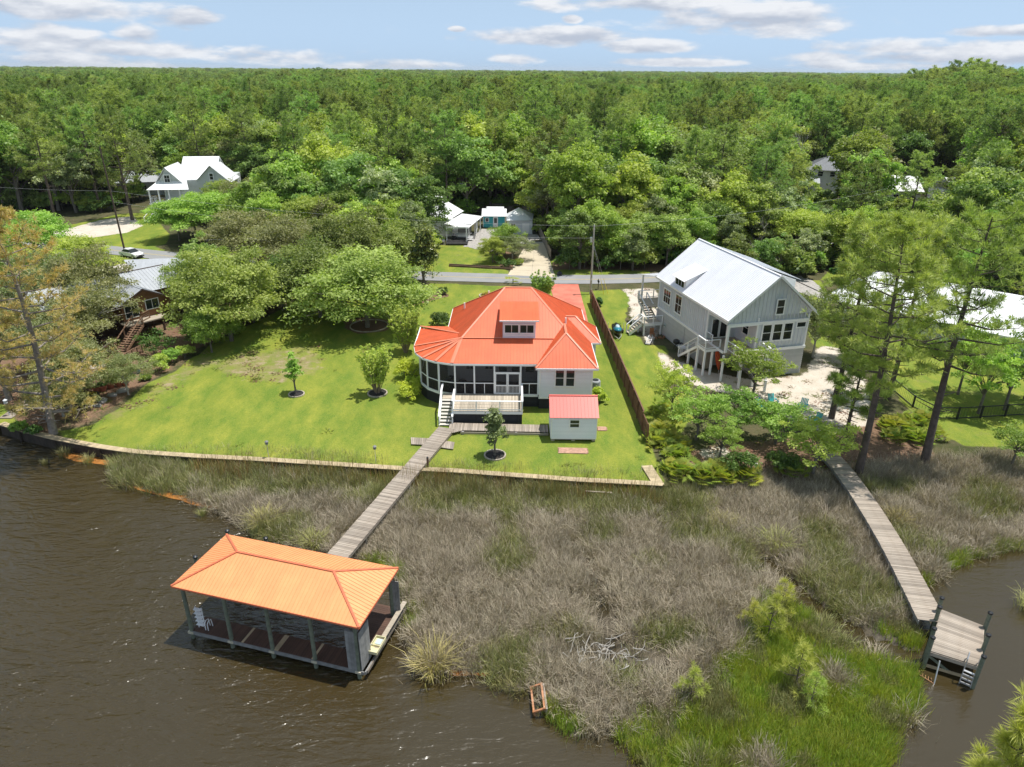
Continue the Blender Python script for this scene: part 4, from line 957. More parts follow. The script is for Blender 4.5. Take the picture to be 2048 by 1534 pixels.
def grey_house():
    E = rad(14.3); T = thing('raised_grey_house', 'raised two storey grey board and batten house under a white ribbed metal roof', 'house', (31.44, 69.92, 0), E)
    xl, xr, y0, y1, zf, ze, zr, xm = -9.4, 0.0, .5, 16.8, 3.1, 6.75, 11.2, -4.5
    sl = (zr - 6.8) / 5.3
    roof_face(T, [(xm, 0, zr), (xm, 17.3, zr), (-9.8, 17.3, 6.8), (-9.8, 0, 6.8)], .32, WROOF); roof_face(T, [(xm, 0, zr), (xm, 17.3, zr), (.8, 17.3, 6.8), (.8, 0, 6.8)], .32, WROOF)
    ridge_cap(T, (xm, 0, zr), (xm, 17.3, zr), WROOF, .3)
    for p, q in (((xm, -.02, zr - .1), (-9.82, -.02, 6.68)), ((xm, -.02, zr - .1), (.82, -.02, 6.68)), ((-9.82, 0, 6.7), (-9.82, 17.3, 6.7)), ((xm, 17.32, zr - .1), (-9.82, 17.32, 6.7))): MB().beam(p, q, .06, .22).obj('bargeboard', WHITE, T)
    # shed dormer on the right slope
    roof_face(T, [(xm, 4.2, zr + .06), (xm, 14.2, zr + .06), (1.0, 14.2, 9.3), (1.0, 4.2, 9.3)], .32, WROOF); MB().prism([(xm + .3, 4.5, zr - .25), (.6, 4.5, 9.25), (.6, 4.5, 7.0)], (0, -1, 0), .12).obj('dormer_cheek', WHITE, T); box('dormer_wall', T, (.5, 9.3, 8.3), (.2, 9.4, 1.9), GREYB)
    # lower storey with lapped siding
    box('wall', T, (-2.9, 8.7, 1.5), (5.8, 16.2, 3.1), GREYL); box('wall', T, (-6.9, 10.6, 1.5), (4.9, 12.2, 3.1), GREYL)
    lap_wall(T, (-4.3, y0 - .02), (.03, y0 - .02), 0, 2.9, GREYL, bh=.235, t=.05); lap_wall(T, (-9.42, 16.8), (-9.42, 4.5), 0, 2.9, GREYL, bh=.235, t=.05); lap_wall(T, (.03, y0), (.03, 16.8), 0, 2.9, GREYL, bh=.235, t=.05); lap_wall(T, (-9.4, 4.48), (-5.8, 4.48), 0, 2.9, GREYL, bh=.235, t=.05)
    # upper storey
    box('wall', T, (-2.95, 8.75, 4.95), (5.9, 16.3, 3.7), GREYB); box('wall', T, (-7.6, 10.75, 4.95), (3.6, 12.1, 3.7), GREYB)
    battens(T, (-5.85, .58), (0, .58), 3.2, 6.0, GREYB); battens(T, (-9.41, 16.8), (-9.41, 4.7), 3.2, 6.75, GREYB); battens(T, (.02, .6), (.02, 16.8), 3.2, 6.75, GREYB)
    MB().prism([(-9.3, .6, 5.95), (-9.3, .6, 7.0), (xm, .6, zr - .12), (.3, .6, 7.0), (.0, .6, 5.95)], (0, -1, 0), .2).obj('gable_wall', GREYB, T)
    battens(T, (-9.2, .59), (0, .59), 6.2, 7.0, GREYB, zf=lambda t, a, b: (a, zr - .3 - abs(-9.2 + t * 9.2 - xm) * sl))
    box('band_board', T, (-4.65, .5, 6.08), (9.4, .1, .3), WHITE); box('band_board', T, (-2.1, .45, 3.02), (4.5, .1, .3), WHITE); box('band_board', T, (-9.44, 8.8, 3.02), (.08, 16.0, .26), WHITE); box('band_board', T, (.05, 8.8, 3.02), (.08, 16.0, .26), WHITE)
    for x, y in ((-9.42, 4.55), (.02, .56), (-9.42, 16.7), (-5.95, .56)): box('corner_board', T, (x, y, 4.9), (.15, .15, 3.5), WHITE)
    for x in (-4.78, -3.52, -2.26): window(T, (x, .56, 4.92), .95, 1.75, 0, rows=2, cols=1, trim=.13)
    window(T, (-.75, .56, 5.55), 1.0, .5, 0, rows=1, trim=.1); window(T, (-3.75, .4, 7.75), .8, 1.5, 0, rows=2, trim=.12)
    window(T, (-9.43, 14.5, 5.0), 1.7, 1.6, -math.pi / 2, rows=2, cols=3, trim=.13); window(T, (-9.43, 11.5, 4.95), 1.45, 2.1, -math.pi / 2, rows=2, cols=2, trim=.12)
    # left shed dormer with tall window
    box('dormer_wall', T, (-8.45, 11.8, 7.2), (1.8, 2.6, 1.5), WHITE); roof_face(T, [(-9.75, 10.2, 8.05), (-9.75, 13.4, 8.05), (-6.75, 13.4, 9.3), (-6.75, 10.2, 9.3)], .32, BROOF); window(T, (-9.36, 11.8, 7.25), 2.1, 1.35, -math.pi / 2, rows=1, cols=3, trim=.12)
    for s in (10.45, 13.15): MB().prism([(-9.35, s, 6.9), (-9.35, s, 8.0), (-6.9, s, 9.1)], (0, -1 if s < 11 else 1, 0), .1).obj('dormer_cheek', WHITE, T)
    # open corner porch with columns, deck in front
    box('porch_floor', T, (-7.6, 2.5, 3.0), (3.6, 4.1, .18), DECKW); box('porch_ceiling', T, (-7.6, 2.6, 6.3), (3.6, 3.9, .1), WHITE)
    box('header', T, (-7.65, .55, 6.0), (3.5, .24, .24), WHITE); box('header', T, (-9.38, 2.55, 6.4), (.2, 4.0, .6), GREYB)
    box('column', T, (-9.3, .6, 4.5), (.24, .24, 2.9), WHITE)
    for x in (-8.4, -7.4): 
        d = box('glass_door', T, (x, 4.66, 4.3), (.9, .08, 2.3), WHITE); box('pane', d, (0, -.05, 0), (.72, .02, 2.05), GLASS)
    window(T, (-5.93, 2.6, 4.9), 1.0, 1.4, -math.pi / 2, rows=2, cols=1, trim=.1)
    box('deck_floor', T, (-7.1, -.65, 3.0), (3.3, 2.3, .14), DECKW)
    rng = random.Random(1)
    for i in range(20): box('deck_plank', T, (-8.7 + i * .163, -.65, 3.1), (.15, 2.28, .03), DECKW)
    box('fascia', T, (-7.1, -1.82, 2.95), (3.3, .06, .28), WHITE); box('fascia', T, (-5.42, -.65, 2.95), (.06, 2.3, .28), WHITE)
    rail_run(T, [(-8.75, 1.6, 0), (-8.7, -1.8, 0), (-5.5, -1.8, 0), (-5.5, .5, 0)], 3.1)
    box('landing', T, (-9.95, 2.9, 2.9), (1.7, 1.7, .14), DECKW); box('fascia', T, (-9.95, 2.02, 2.85), (1.75, .06, .28), WHITE); box('fascia', T, (-10.82, 2.9, 2.85), (.06, 1.75, .28), WHITE)
    rail_run(T, [(-10.8, 3.7, 0), (-10.8, 2.08, 0), (-9.1, 2.08, 0)], 3.0); rail_run(T, [(-9.45, 4.6, 0), (-9.45, 3.2, 0)], 3.1)
    stair(T, (-10.4, 3.7, 2.85), (-10.4, 7.6, .15), .95, 14, WHITE, DECKW, 0)
    for x, y, h in ((-9.6, .3, 2.9), (-8.7, -1.7, 2.9), (-5.6, -1.7, 2.9), (-7.1, -1.7, 2.9), (-10.75, 2.1, 2.8), (-9.9, 2.1, 2.8), (-10.75, 3.65, 2.8), (-9.2, 4.3, 2.9), (-7.4, .5, 2.9), (-10.75, 5.5, 1.6)): box('support_post', T, (x, y, h / 2), (.19, .19, h), WHITE)
    box('undercroft_wall', T, (-6.5, 4.3, 1.5), (1.6, .1, 2.8), GREYL)
    # rear porch and its stair down the left side
    box('rear_porch_floor', T, (-7.5, 18.6, 3.0), (6, 3.4, .16), DECKW); roof_face(T, [(-10.2, 17.2, 6.95), (-2, 17.2, 6.95), (-2, 20.8, 6.1), (-10.2, 20.8, 6.1)], .32, BROOF)
    for x in (-10, -6.5, -3): box('column', T, (x, 20.5, 4.5), (.18, .18, 3.2), WHITE); box('support_post', T, (x, 20.2, 1.5), (.2, .2, 3.0), WHITE)
    rail_run(T, [(-6.5, 20.3, 0), (-10.4, 20.3, 0), (-10.6, 20.3, 0)], 3.1)
    stair(T, (-10.1, 20.0, 2.95), (-10.1, 16.6, 1.55), 1.1, 8, WHITE, DECKW, 0)
    box('landing', T, (-10.8, 15.7, 1.45), (2.5, 1.7, .14), DECKW); box('fascia', T, (-10.8, 14.83, 1.4), (2.5, .06, .26), WHITE); rail_run(T, [(-9.6, 14.85, 0), (-12.0, 14.85, 0), (-12.0, 16.0, 0)], 1.5, step=1.3)
    stair(T, (-12.05, 15.9, 1.4), (-13.6, 15.9, .15), .95, 6, WHITE, DECKW, 0)
    for x in (-9.7, -11.9): box('support_post', T, (x, 14.95, .7), (.16, .16, 1.4), WHITE); box('support_post', T, (x - .1, 16.4, .7), (.16, .16, 1.4), WHITE)
    MB().tube([(-9.5, 9.3, 0), (-9.5, 9.3, 2.9)], .05, 6).obj('downpipe', GREYL, T)
    MT = Matrix.Translation((31.44, 69.92, 0)) @ Matrix.Rotation(E, 4, 'Z'); return MT
GH = grey_house()
def gh(x, y, z): return tuple(GH @ Vector((x, y, z)))

def simple_window_row(T, pts, w, h, yaw, **k):
    for p in pts: window(T, p, w, h, yaw, **k)
def white_roof_house():
    # long low house with a very bright metal roof behind the pines
    rL, rR = Vector((49.6, 91.9, 0)), Vector((62.5, 80.0, 0)); d = (rR - rL).normalized(); n = Vector((-d.y, d.x, 0)) * -1
    base = (rL + rR) / 2 ; rz = math.atan2(d.y, d.x)
    T = thing('low_white_roof_house', 'long low grey house with a bright white metal roof half hidden behind tall pines', 'house', (base.x, base.y, 0), rz)
    hl = 12.0; hw = 9.0
    roof_face(T, [(-hl + 3, 0, 5.6), (hl, 0, 5.6), (hl, -hw, 3.0), (-hl - 1, -hw, 3.0)], .5, BROOF); roof_face(T, [(-hl + 3, 0, 5.6), (hl, 0, 5.6), (hl, hw, 3.0), (-hl - 1, hw, 3.0)], .5, BROOF); roof_face(T, [(-hl + 3, 0, 5.6), (-hl - 1, -hw, 3.0), (-hl - 1, hw, 3.0)], .5, BROOF)
    box('wall', T, (.4, -4.3, 1.4), (21.5, 6.0, 3.0), GREYB); box('wall', T, (.4, 4.0, 1.4), (21.5, 9.0, 3.0), GREYB)
    MB().beam((-hl - 1, -hw - .03, 2.93), (hl, -hw - .03, 2.93), .06, .16).obj('fascia', WHITE, T)
    for x in (-10, -6.5, -3, .5, 4, 7.5, 11): box('porch_post', T, (x, -8.6, 1.4), (.16, .16, 2.9), WHITE)
    box('porch_floor', T, (0, -8.0, .12), (23, 1.9, .2), CONC)
    for x in (-8, -4.6, 2.2, 6): window(T, (x, -7.32, 1.6), 1.2, 1.4, 0, rows=2, cols=2)
    box('door', T, (-1.2, -7.33, 1.15), (1.0, .06, 2.1), WHITE)
white_roof_house()

def cabin():
    # brown cedar cabin on posts under grey standing-seam roofs
    rz = rad(54); base = G(284, 578, 5.9) + Vector((2.2 * -math.sin(rad(52)), 2.2 * math.cos(rad(52)), -5.9))
    T = thing('brown_cabin', 'brown cedar cabin on posts with grey standing seam roofs behind the oaks', 'cabin', base, rad(52))
    wl = lambda px, py, z: Matrix.Rotation(rad(-52), 4, 'Z') @ (G(px, py, z) - base)
    # local: x to the right of the facade, y back
    zf = 2.3
    roof_face(T, [(0, -2.2, 5.9), (0, 3.5, 5.9), (2.5, 3.5, 4.6), (2.5, -2.2, 4.6)], .42, SLATEROOF); roof_face(T, [(0, -2.2, 5.9), (0, 3.5, 5.9), (-3.2, 3.5, 4.3), (-3.2, -2.2, 4.3)], .42, SLATEROOF)
    roof_face(T, [(-10, 4.2, 6.6), (6, 4.2, 6.6), (6, .2, 4.75), (-10, .2, 4.75)], .42, SLATEROOF); roof_face(T, [(-10, 4.2, 6.6), (6, 4.2, 6.6), (6, 9, 4.4), (-10, 9, 4.4)], .42, SLATEROOF)
    roof_face(T, [(4.5, 12, 6.2), (14, 4, 6.2), (10.5, -.2, 4.0), (4.0, 5, 4.0)], .42, SLATEROOF, down=(-.64, -.77, 0)); roof_face(T, [(4.5, 12, 6.2), (14, 4, 6.2), (18, 9, 4.0), (8, 17, 4.0)], .42, SLATEROOF, down=(.64, .77, 0))
    ridge_cap(T, (-10, 4.2, 6.6), (6, 4.2, 6.6), DKTRIM, .2); ridge_cap(T, (0, -2.2, 5.9), (0, 3.5, 5.9), SLATEROOF, .2)
    MB().prism([(-2.6, -1.7, zf), (2.1, -1.7, zf), (2.1, -1.7, 4.75), (0, -1.7, 5.8), (-2.6, -1.7, 4.5)], (0, -1, 0), .16).obj('gable_wall', CEDAR, T)
    box('wall', T, (-.25, .3, 3.6), (4.6, 3.6, 2.5), CEDAR); box('wall', T, (-2.2, 4.4, 3.6), (15, 7.6, 2.4), CEDAR); box('wall', T, (9.5, 7.0, 2.6), (8.0, 7.5, 2.8), CEDAR, (0, 0, rad(-40)))
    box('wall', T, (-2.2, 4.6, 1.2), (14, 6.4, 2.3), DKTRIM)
    for p, q in (((0, -2.22, 5.82), (2.52, -2.22, 4.52)), ((0, -2.22, 5.82), (-3.22, -2.22, 4.22))): MB().beam(p, q, .06, .2).obj('bargeboard', DKTRIM, T)
    window(T, (1.0, -1.72, 3.75), 1.5, 1.1, 0, rows=1, cols=2, trim=.08); window(T, (-1.5, -1.72, 3.5), 1.5, 1.6, 0, rows=1, cols=2, trim=.08)
    for x in (-8.6, -6.6, -4.6): window(T, (x, .58, 3.6), 1.4, 1.4, 0, rows=1, cols=2, trim=.08)
    for x in (-2.5, -.8, .8, 2.0): box('stilt', T, (x, -1.5, 1.15), (.2, .2, 2.3), DKTRIM)
    box('deck_floor', T, (-.6, -2.5, 2.25), (5.0, 1.7, .14), DECKW)
    STW = M('brown_stair_timber', (.20, .12, .075), .8, rnd=.12)
    stair(T, wl(277, 648, 2.3), wl(243, 703, .3), 1.25, 12, STW, STW, 0)
    c0 = wl(283, 645, 2.3); c1 = wl(300, 636, 2.3); c0.z = c1.z = 0; rail_run(T, [c0, c1], 2.3, mat=STW)
    d0, d1, d2 = wl(232, 705, .15), wl(247, 727, .15), wl(286, 706, .15)
    for d in (d0, d1, d2): d.z = 0
    rail_run(T, [d0, d1, d2], .15, mat=STW, step=.9)
    for i in range(16): p = d1.lerp(d2, (i + .5) / 16); box('baluster', T, (p.x, p.y, .65), (.05, .05, .9), STW)
    p = (d0 + d2) / 2; box('landing', T, (p.x, p.y, .22), (2.2, 1.6, .12), STW)
cabin()

def porch_house():
    T = thing('porch_house', 'white cottage across the road with a screened porch and steep white gable roof', 'house', (-11.5, 134, 0))
    roof_face(T, [(-1.6, -.2, 3.05), (3.0, -2.2, 3.0), (5.4, 7.8, 3.0), (1.2, 8.6, 3.75)], .5, BROOF, down=(.4, -1, 0))
    # steep gable behind
    roof_face(T, [(-2.55, 10.5, 6.4), (-8.5, 14, 6.4), (-4.2, 17, 3.5), (1.4, 10.6, 3.5)], .5, BROOF); roof_face(T, [(-2.55, 10.5, 6.4), (1.4, 10.6, 3.5), (-1.2, 2.6, 3.3), (-3.8, 4.0, 4.6)], .5, BROOF)
    roof_face(T, [(-2.55, 10.5, 6.4), (-8.5, 12, 6.4), (-11, 3, 3.6), (-2.2, 1.6, 3.4)], .5, BROOF)
    box('wall', T, (-5.2, 7.2, 1.7), (9.6, 9.4, 3.4), WHITE)
    roof_face(T, [(-12, -1, 3.4), (-5, -1.5, 3.4), (-5, 2.5, 4.6), (-12, 2.5, 4.6)], .5, BROOF); box('wall', T, (-8, 1.6, 1.6), (7.5, 4.4, 3.2), WHITE)
    DKP = M('black_stained_deck', (.03, .028, .03), .6, rnd=.2)
    for i in range(22): box('plank', T, (-.9 + .18 * i, -2.1, .3), (.165, 5.6, .05), DKP)
    box('deck_base', T, (1.0, -2.1, .13), (4.0, 5.6, .28), DKP)
    for x, y in ((2.75, -2.9), (-1.0, -2.6), (3.0, 0.4), (4.0, 3.2), (4.9, 7.0)): box('porch_post', T, (x, y, 1.6), (.2, .2, 2.8), WHITE)
    box('wall', T, (1.4, 3.9, .7), (3.4, 6.4, .8), WHITE); box('dark_screen', T, (2.2, .55, 2.0), (2.6, .05, 1.9), SCREEN); box('dark_screen', T, (4.3, 3.8, 2.0), (.05, 6.2, 1.9), SCREEN)
    box('porch_beam', T, (1.2, -2.6, 2.85), (3.9, .14, .22), WHITE); box('porch_rail', T, (2.2, .5, 1.15), (2.7, .09, .1), WHITE); box('porch_rail', T, (4.35, 3.8, 1.15), (.09, 6.2, .1), WHITE)
    for i in range(5): box('screen_mullion', T, (4.36, 1.2 + i * 1.3, 2.0), (.08, .08, 1.9), WHITE)
    for i in range(3): box('step', T, (3.3, -.4 - .32 * i, .75 - .22 * i), (1.1, .34, .06), WHITE)
    gr = thing('black_grill', 'black covered grill on the dark porch deck of the white cottage', 'grill', (-11.2, 132.6, .32)); MB().lathe([(.35, 0), (.4, .6), (.42, .9), (.2, 1.15)], n=10).obj('cover', CAPBLACK, gr); MB().box((.5, 0, .7), (.35, .5, .05)).obj('side_shelf', CAPBLACK, gr)
    ch = thing('white_bench', 'white slatted bench at the left end of the dark porch deck across the road', 'bench', (-13.6, 130.3, .02))
    for i in range(4): box('slat', ch, (0, -.25 + i * .15, .55), (1.5, .12, .04), WHITE); box('slat', ch, (0, .38, .7 + i * .14), (1.5, .04, .1), WHITE)
    for x in (-.7, .7): box('leg', ch, (x, -.2, .27), (.08, .08, .54), WHITE); box('leg', ch, (x, .35, .6), (.08, .08, 1.2), WHITE)
porch_house()
def turquoise_shed():
    T = thing('turquoise_shed', 'small turquoise shed with a white door and white metal roof', 'shed', (-3.95, 147.2, 0))
    lap_wall(T, (-2.25, -2.0), (2.25, -2.0), .1, 2.5, TURQ, bh=.2); box('wall', T, (0, 0, 1.25), (4.4, 3.9, 2.4), TURQ)
    roof_face(T, [(-2.55, -2.5, 2.45), (2.55, -2.5, 2.45), (2.55, 0.4, 3.5), (-2.55, .4, 3.5)], .5, BROOF); roof_face(T, [(-1.6, .4, 3.9), (2.0, .4, 3.9), (2.0, 3.2, 3.0), (-1.6, 3.2, 3.0)], .5, BROOF); roof_face(T, [(-1.6, .4, 3.9), (2.0, .4, 3.9), (2.0, -.6, 3.2), (-1.6, -.6, 3.2)], .5, BROOF)
    window(T, (-1.45, -2.03, 1.65), .6, .7, 0, rows=1, cols=1, trim=.1); d = box('door', T, (.3, -2.05, 1.2), (1.0, .07, 2.1), WHITE); box('pane', d, (0, -.04, .3), (.6, .02, 1.0), GLASS)
    for x in (-2.25, 2.25): box('corner_board', T, (x, -2.03, 1.3), (.12, .07, 2.4), WHITE)
turquoise_shed()
def gazebo():
    T = thing('grey_garage', 'pale grey outbuilding with a pointed white metal roof beside the concrete driveway', 'garage', (1.6, 142.5, 0))
    roof_face(T, [(-.5, 2.0, 4.3), (-3.0, -3.6, 2.75), (2.2, -3.2, 2.75)], .45, BROOF, down=(0, -1, 0)); roof_face(T, [(-.5, 2.0, 4.3), (2.2, -3.2, 2.75), (2.6, 3.6, 2.75)], .45, BROOF, down=(1, 0, 0)); roof_face(T, [(-.5, 2.0, 4.3), (-3.0, -3.6, 2.75), (-3.0, 3.6, 2.75)], .45, BROOF, down=(-1, 0, 0)); roof_face(T, [(-.5, 2.0, 4.3), (2.6, 3.6, 2.75), (-3.0, 3.6, 2.75)], .45, BROOF, down=(0, 1, 0))
    box('wall', T, (-.3, .2, 1.3), (5.0, 6.4, 2.6), GREYB); window(T, (-1.6, -3.02, 1.6), .9, .9, 0, rows=1, cols=2); box('door', T, (.9, -3.03, 1.1), (1.4, .06, 2.1), WHITE)
gazebo()
def picket_fence(name, label, pts, h, mat, step=.16, posts=2.4):
    o = Vector((*pts[0], 0)); T = thing(name, label, 'fence', o); rng = random.Random(len(pts) * 7 + int(h * 10))
    for i in range(len(pts) - 1):
        p, q = Vector((*pts[i], 0)), Vector((*pts[i + 1], 0)); d = q - p; L = d.length; ang = math.atan2(d.y, d.x); n = int(L / step)
        for j in range(n):
            m = p + d * ((j + .5) / n) - o; box('fence_board', T, (m.x, m.y, h / 2 + rng.uniform(-.02, .02)), (round(L / n - .012, 3), .022, h), mat, (0, 0, ang))
        for j in range(int(L / posts) + 1): m = p + d * (j * posts / L) - o; box('fence_post', T, (m.x + .06, m.y + .06, h / 2), (.09, .09, h), mat)
GREYF = M('weathered_grey_fence', (.25, .22, .19), .85, var=.2, rnd=.14)
picket_fence('driveway_fence', 'weathered grey board fence along the right of the concrete driveway', [(6.5, 119.5), (4.6, 148), (4.2, 160)], 1.7, GREYF, .18)
picket_fence('rear_fence', 'weathered grey board fence behind the turquoise shed', [(4.0, 160), (-2, 163.5), (-11.7, 162.7)], 1.8, GREYF, .18)

def wire_fence():
    T = thing('black_rail_fence', 'low black metal rail fence on the neighbouring lawn below the pines', 'fence', (40.2, 59.3, 0)); o = Vector((40.2, 59.3, 0))
    pts = [Vector((39.3, 68, 0)), Vector((39.3, 61.8, 0)), Vector((40.2, 59.3, 0)), Vector((42.2, 59.3, 0)), Vector((44.6, 59.6, 0)), Vector((47.2, 60, 0)), Vector((50.5, 60.4, 0)), Vector((54, 60.8, 0))]
    BK = M('black_painted_metal', (.018, .02, .02), .5)
    for i, p in enumerate(pts): box('fence_post', T, p - o + Vector((0, 0, .65)), (.14, .14, 1.3), BK)
    for i in range(len(pts) - 1):
        for z in (.12, 1.2): beam('fence_rail', T, pts[i] - o + Vector((0, 0, z)), pts[i + 1] - o + Vector((0, 0, z)), .06, .09, BK)
        d = pts[i + 1] - pts[i]; n = int(d.length / .3); m = MB()
        for j in range(n): p = pts[i] + d * (j / n) - o; m.box((p.x, p.y, .65), (.012, .012, 1.1))
        k = m.obj('wire_mesh', BK, T); k['kind'] = 'stuff'
wire_fence()

def far_left_house():
    T = thing('white_roof_two_storey_house', 'pale sage two storey house with white roofs, porch and white stairs at the forest edge', 'house', (-69.5, 160.5, 0), rad(8)); T.scale = (.86, 1.0, 1.06)
    roof_face(T, [(-4.5, 3, 11.0), (4.5, 3, 11.0), (4.5, -3.2, 7.0), (-4.5, -3.2, 7.0)], .6, BROOF); roof_face(T, [(-4.5, 3, 11), (4.5, 3, 11), (4.5, 9, 7), (-4.5, 9, 7)], .6, BROOF)
    roof_face(T, [(4.0, -5, 10.0), (4.0, 4, 10.0), (8.6, 4, 6.6), (8.6, -5, 6.6)], .6, BROOF); roof_face(T, [(4.0, -5, 10.0), (4.0, 4, 10.0), (.2, 4, 7.0), (.2, -5, 7.0)], .6, BROOF)
    roof_face(T, [(-6.4, -6, 9.8), (-6.4, 4, 9.8), (-9, 4, 7.0), (-9, -6, 7.0)], .6, BROOF); roof_face(T, [(-6.4, -6, 9.8), (-6.4, 4, 9.8), (-2.5, 4, 6.6), (-2.5, -6, 6.6)], .6, BROOF)
    roof_face(T, [(-8.5, -5, 7.3), (-8.5, 6, 7.3), (-11.0, 6, 5.7), (-11.0, -7, 5.7)], .6, BROOF); roof_face(T, [(-8.5, -5, 7.3), (-2, -5, 7.3), (-1, -7.5, 5.7), (-11.0, -7.5, 5.7)], .6, BROOF)
    box('wall', T, (-.3, 2.2, 3.6), (16.4, 10.5, 7.2), PALEGREEN)
    MB().prism([(.6, -4.4, 6.5), (8.2, -4.4, 6.5), (8.2, -4.4, 6.9), (4.0, -4.4, 9.85), (.6, -4.4, 7.2)], (0, -1, 0), .2).obj('gable_wall', PALEGREEN, T); MB().prism([(-8.8, -5.4, 6.6), (-2.8, -5.4, 6.6), (-6.4, -5.4, 9.6)], (0, -1, 0), .2).obj('gable_wall', PALEGREEN, T)
    box('wall', T, (4.3, -3.7, 3.4), (7.2, 1.5, 6.6), PALEGREEN)
    window(T, (-6.3, -5.62, 7.6), 1.2, 1.3, 0, rows=2, cols=2, trim=.2); window(T, (4.0, -4.62, 7.8), .8, 1.2, 0, rows=2, trim=.18); window(T, (6, -4.47, 4.6), 1.2, 1.6, 0, rows=2, cols=2, trim=.15); window(T, (2, -4.47, 4.6), 1.2, 1.6, 0, rows=2, cols=2, trim=.15)
    box('porch_floor', T, (-6.5, -5.2, 2.9), (9, 4, .2), WHITE)
    for x in (-10.6, -8.4, -6, -3.4): box('column', T, (x, -7, 4.3), (.28, .28, 2.8), WHITE); box('support_post', T, (x, -6.8, 1.4), (.3, .3, 2.8), WHITE)
    rail_run(T, [(-10.6, -3.4, 0), (-10.6, -7, 0), (-8.4, -7, 0)], 3.0, step=1.2)
    stair(T, (-7.2, -7.1, 2.9), (-9.8, -12.5, .1), 2.6, 12, WHITE, WHITE, 0); lap_wall(T, (-10.5, -6.9), (-5, -6.9), .1, 2.7, PALEGREEN, bh=.3)
    rail_run(T, [(7.9, -7.4, 0), (11.5, -6.4, 0), (11.5, -3, 0)], 2.6, step=1.2); box('porch_floor', T, (9.8, -4.5, 2.5), (3.6, 4, .2), WHITE)
far_left_house()
def far_right_house():
    T = thing('slate_roof_house', 'white house with a dark grey hip roof among trees beyond the road', 'house', (84, 194, 0), rad(-18))
    r = M('dark_grey_shingle', (.17, .18, .2), .7, var=.15)
    roof_face(T, [(0, 4, 9.2), (-6.5, -3, 6.2), (6, -3, 6.2)], .8, r, rib=.02); roof_face(T, [(0, 4, 9.2), (6, -3, 6.2), (6.5, 11, 6.2)], .8, r, rib=.02); roof_face(T, [(0, 4, 9.2), (-6.5, -3, 6.2), (-6.5, 11, 6.2)], .8, r, rib=.02); roof_face(T, [(0, 4, 9.2), (-6.5, 11, 6.2), (6.5, 11, 6.2)], .8, r, rib=.02)
    box('wall', T, (0, 4, 3.1), (11, 12.5, 6.2), WHITE); roof_face(T, [(-9.5, -2.5, 4.4), (-2, -2.5, 4.4), (-2, -6.5, 3.3), (-9.5, -6.5, 3.3)], .6, SLATEROOF); box('wall', T, (-5.8, -3.2, 1.7), (7.2, 5, 3.3), WHITE)
    for x in (-2, 1, 3.6): window(T, (x, -2.27, 5.2), 1.2, 1.2, 0, rows=2, cols=1, trim=.15)
    box('garage_door', T, (-5.8, -5.74, 1.4), (4.6, .08, 2.6), PALEGREEN); box('porch_post', T, (2.5, -3.3, 3.0), (.3, .3, 6), WHITE); box('porch_post', T, (5.3, -3.3, 3.0), (.3, .3, 6), WHITE)
    for k, (x, y, rz, sz, lb) in enumerate(((97, 181, -.2, .6, 'bright white metal roof cottage among pines right of the slate roof house'), (110, 179, .1, .6, 'white roofed cottage half hidden by pines near the right edge'))):
        C = thing('white_cottage', lb, 'house', (x, y, 0), rz, 'white roofed cottages in the far pines')
        roof_face(C, [(-6 * sz, 0, 6.4), (6 * sz, 0, 6.4), (7 * sz, -5.5, 3.4), (-7 * sz, -5.5, 3.4)], .7, BROOF); roof_face(C, [(-6 * sz, 0, 6.4), (6 * sz, 0, 6.4), (7 * sz, 5.5, 3.4), (-7 * sz, 5.5, 3.4)], .7, BROOF); box('wall', C, (0, 0, 1.7), (12.5 * sz, 9.5, 3.5), WHITE)
        for xx in (-3, 0, 3): window(C, (xx * sz, -4.77, 1.8), 1.2, 1.3, 0, rows=2, cols=2)
    for (x, y, rz, lb) in ((-18, 186, .2, 'reddish brown cottage with a pale roof glimpsed deep in the wood'), (-97, 186, .3, 'pale roof glimpsed between trunks left of the sage house')):
        C = thing('hidden_cottage', lb, 'house', (x, y, 0), rz)
        roof_face(C, [(-7, 0, 6.2), (7, 0, 6.2), (7, -5.5, 3.3), (-7, -5.5, 3.3)], .8, SLATEROOF); roof_face(C, [(-7, 0, 6.2), (7, 0, 6.2), (7, 5.5, 3.3), (-7, 5.5, 3.3)], .8, SLATEROOF); box('wall', C, (0, 0, 1.6), (12.5, 9.5, 3.4), CEDAR if x > -50 else GREYB)
        for xx in (-3, 2): window(C, (xx, -4.77, 1.8), 1.2, 1.3, 0, rows=2, cols=2)
far_right_house()
# ---------------------------------------------------------------- trees
def np_mesh(name, V, F, mat, v=None, smooth=False):
    """V (n,3), F (m,k) with one polygon size, v = value per vertex"""
    me = bpy.data.meshes.new(name); V = np.asarray(V, np.float32); F = np.asarray(F, np.int32); k = F.shape[1]
    me.vertices.add(len(V)); me.vertices.foreach_set('co', V.ravel()); me.loops.add(F.size); me.loops.foreach_set('vertex_index', F.ravel())
    me.polygons.add(len(F)); me.polygons.foreach_set('loop_start', np.arange(0, F.size, k, dtype=np.int32)); me.polygons.foreach_set('loop_total', np.full(len(F), k, np.int32))
    me.update(calc_edges=True); me.materials.append(mat)
    if v is not None: a = me.attributes.new('v', 'FLOAT', 'POINT'); a.data.foreach_set('value', np.asarray(v, np.float32))
    if smooth: me.shade_smooth()
    return me
def unit(a): return a / (np.linalg.norm(a, axis=-1, keepdims=True) + 1e-9)
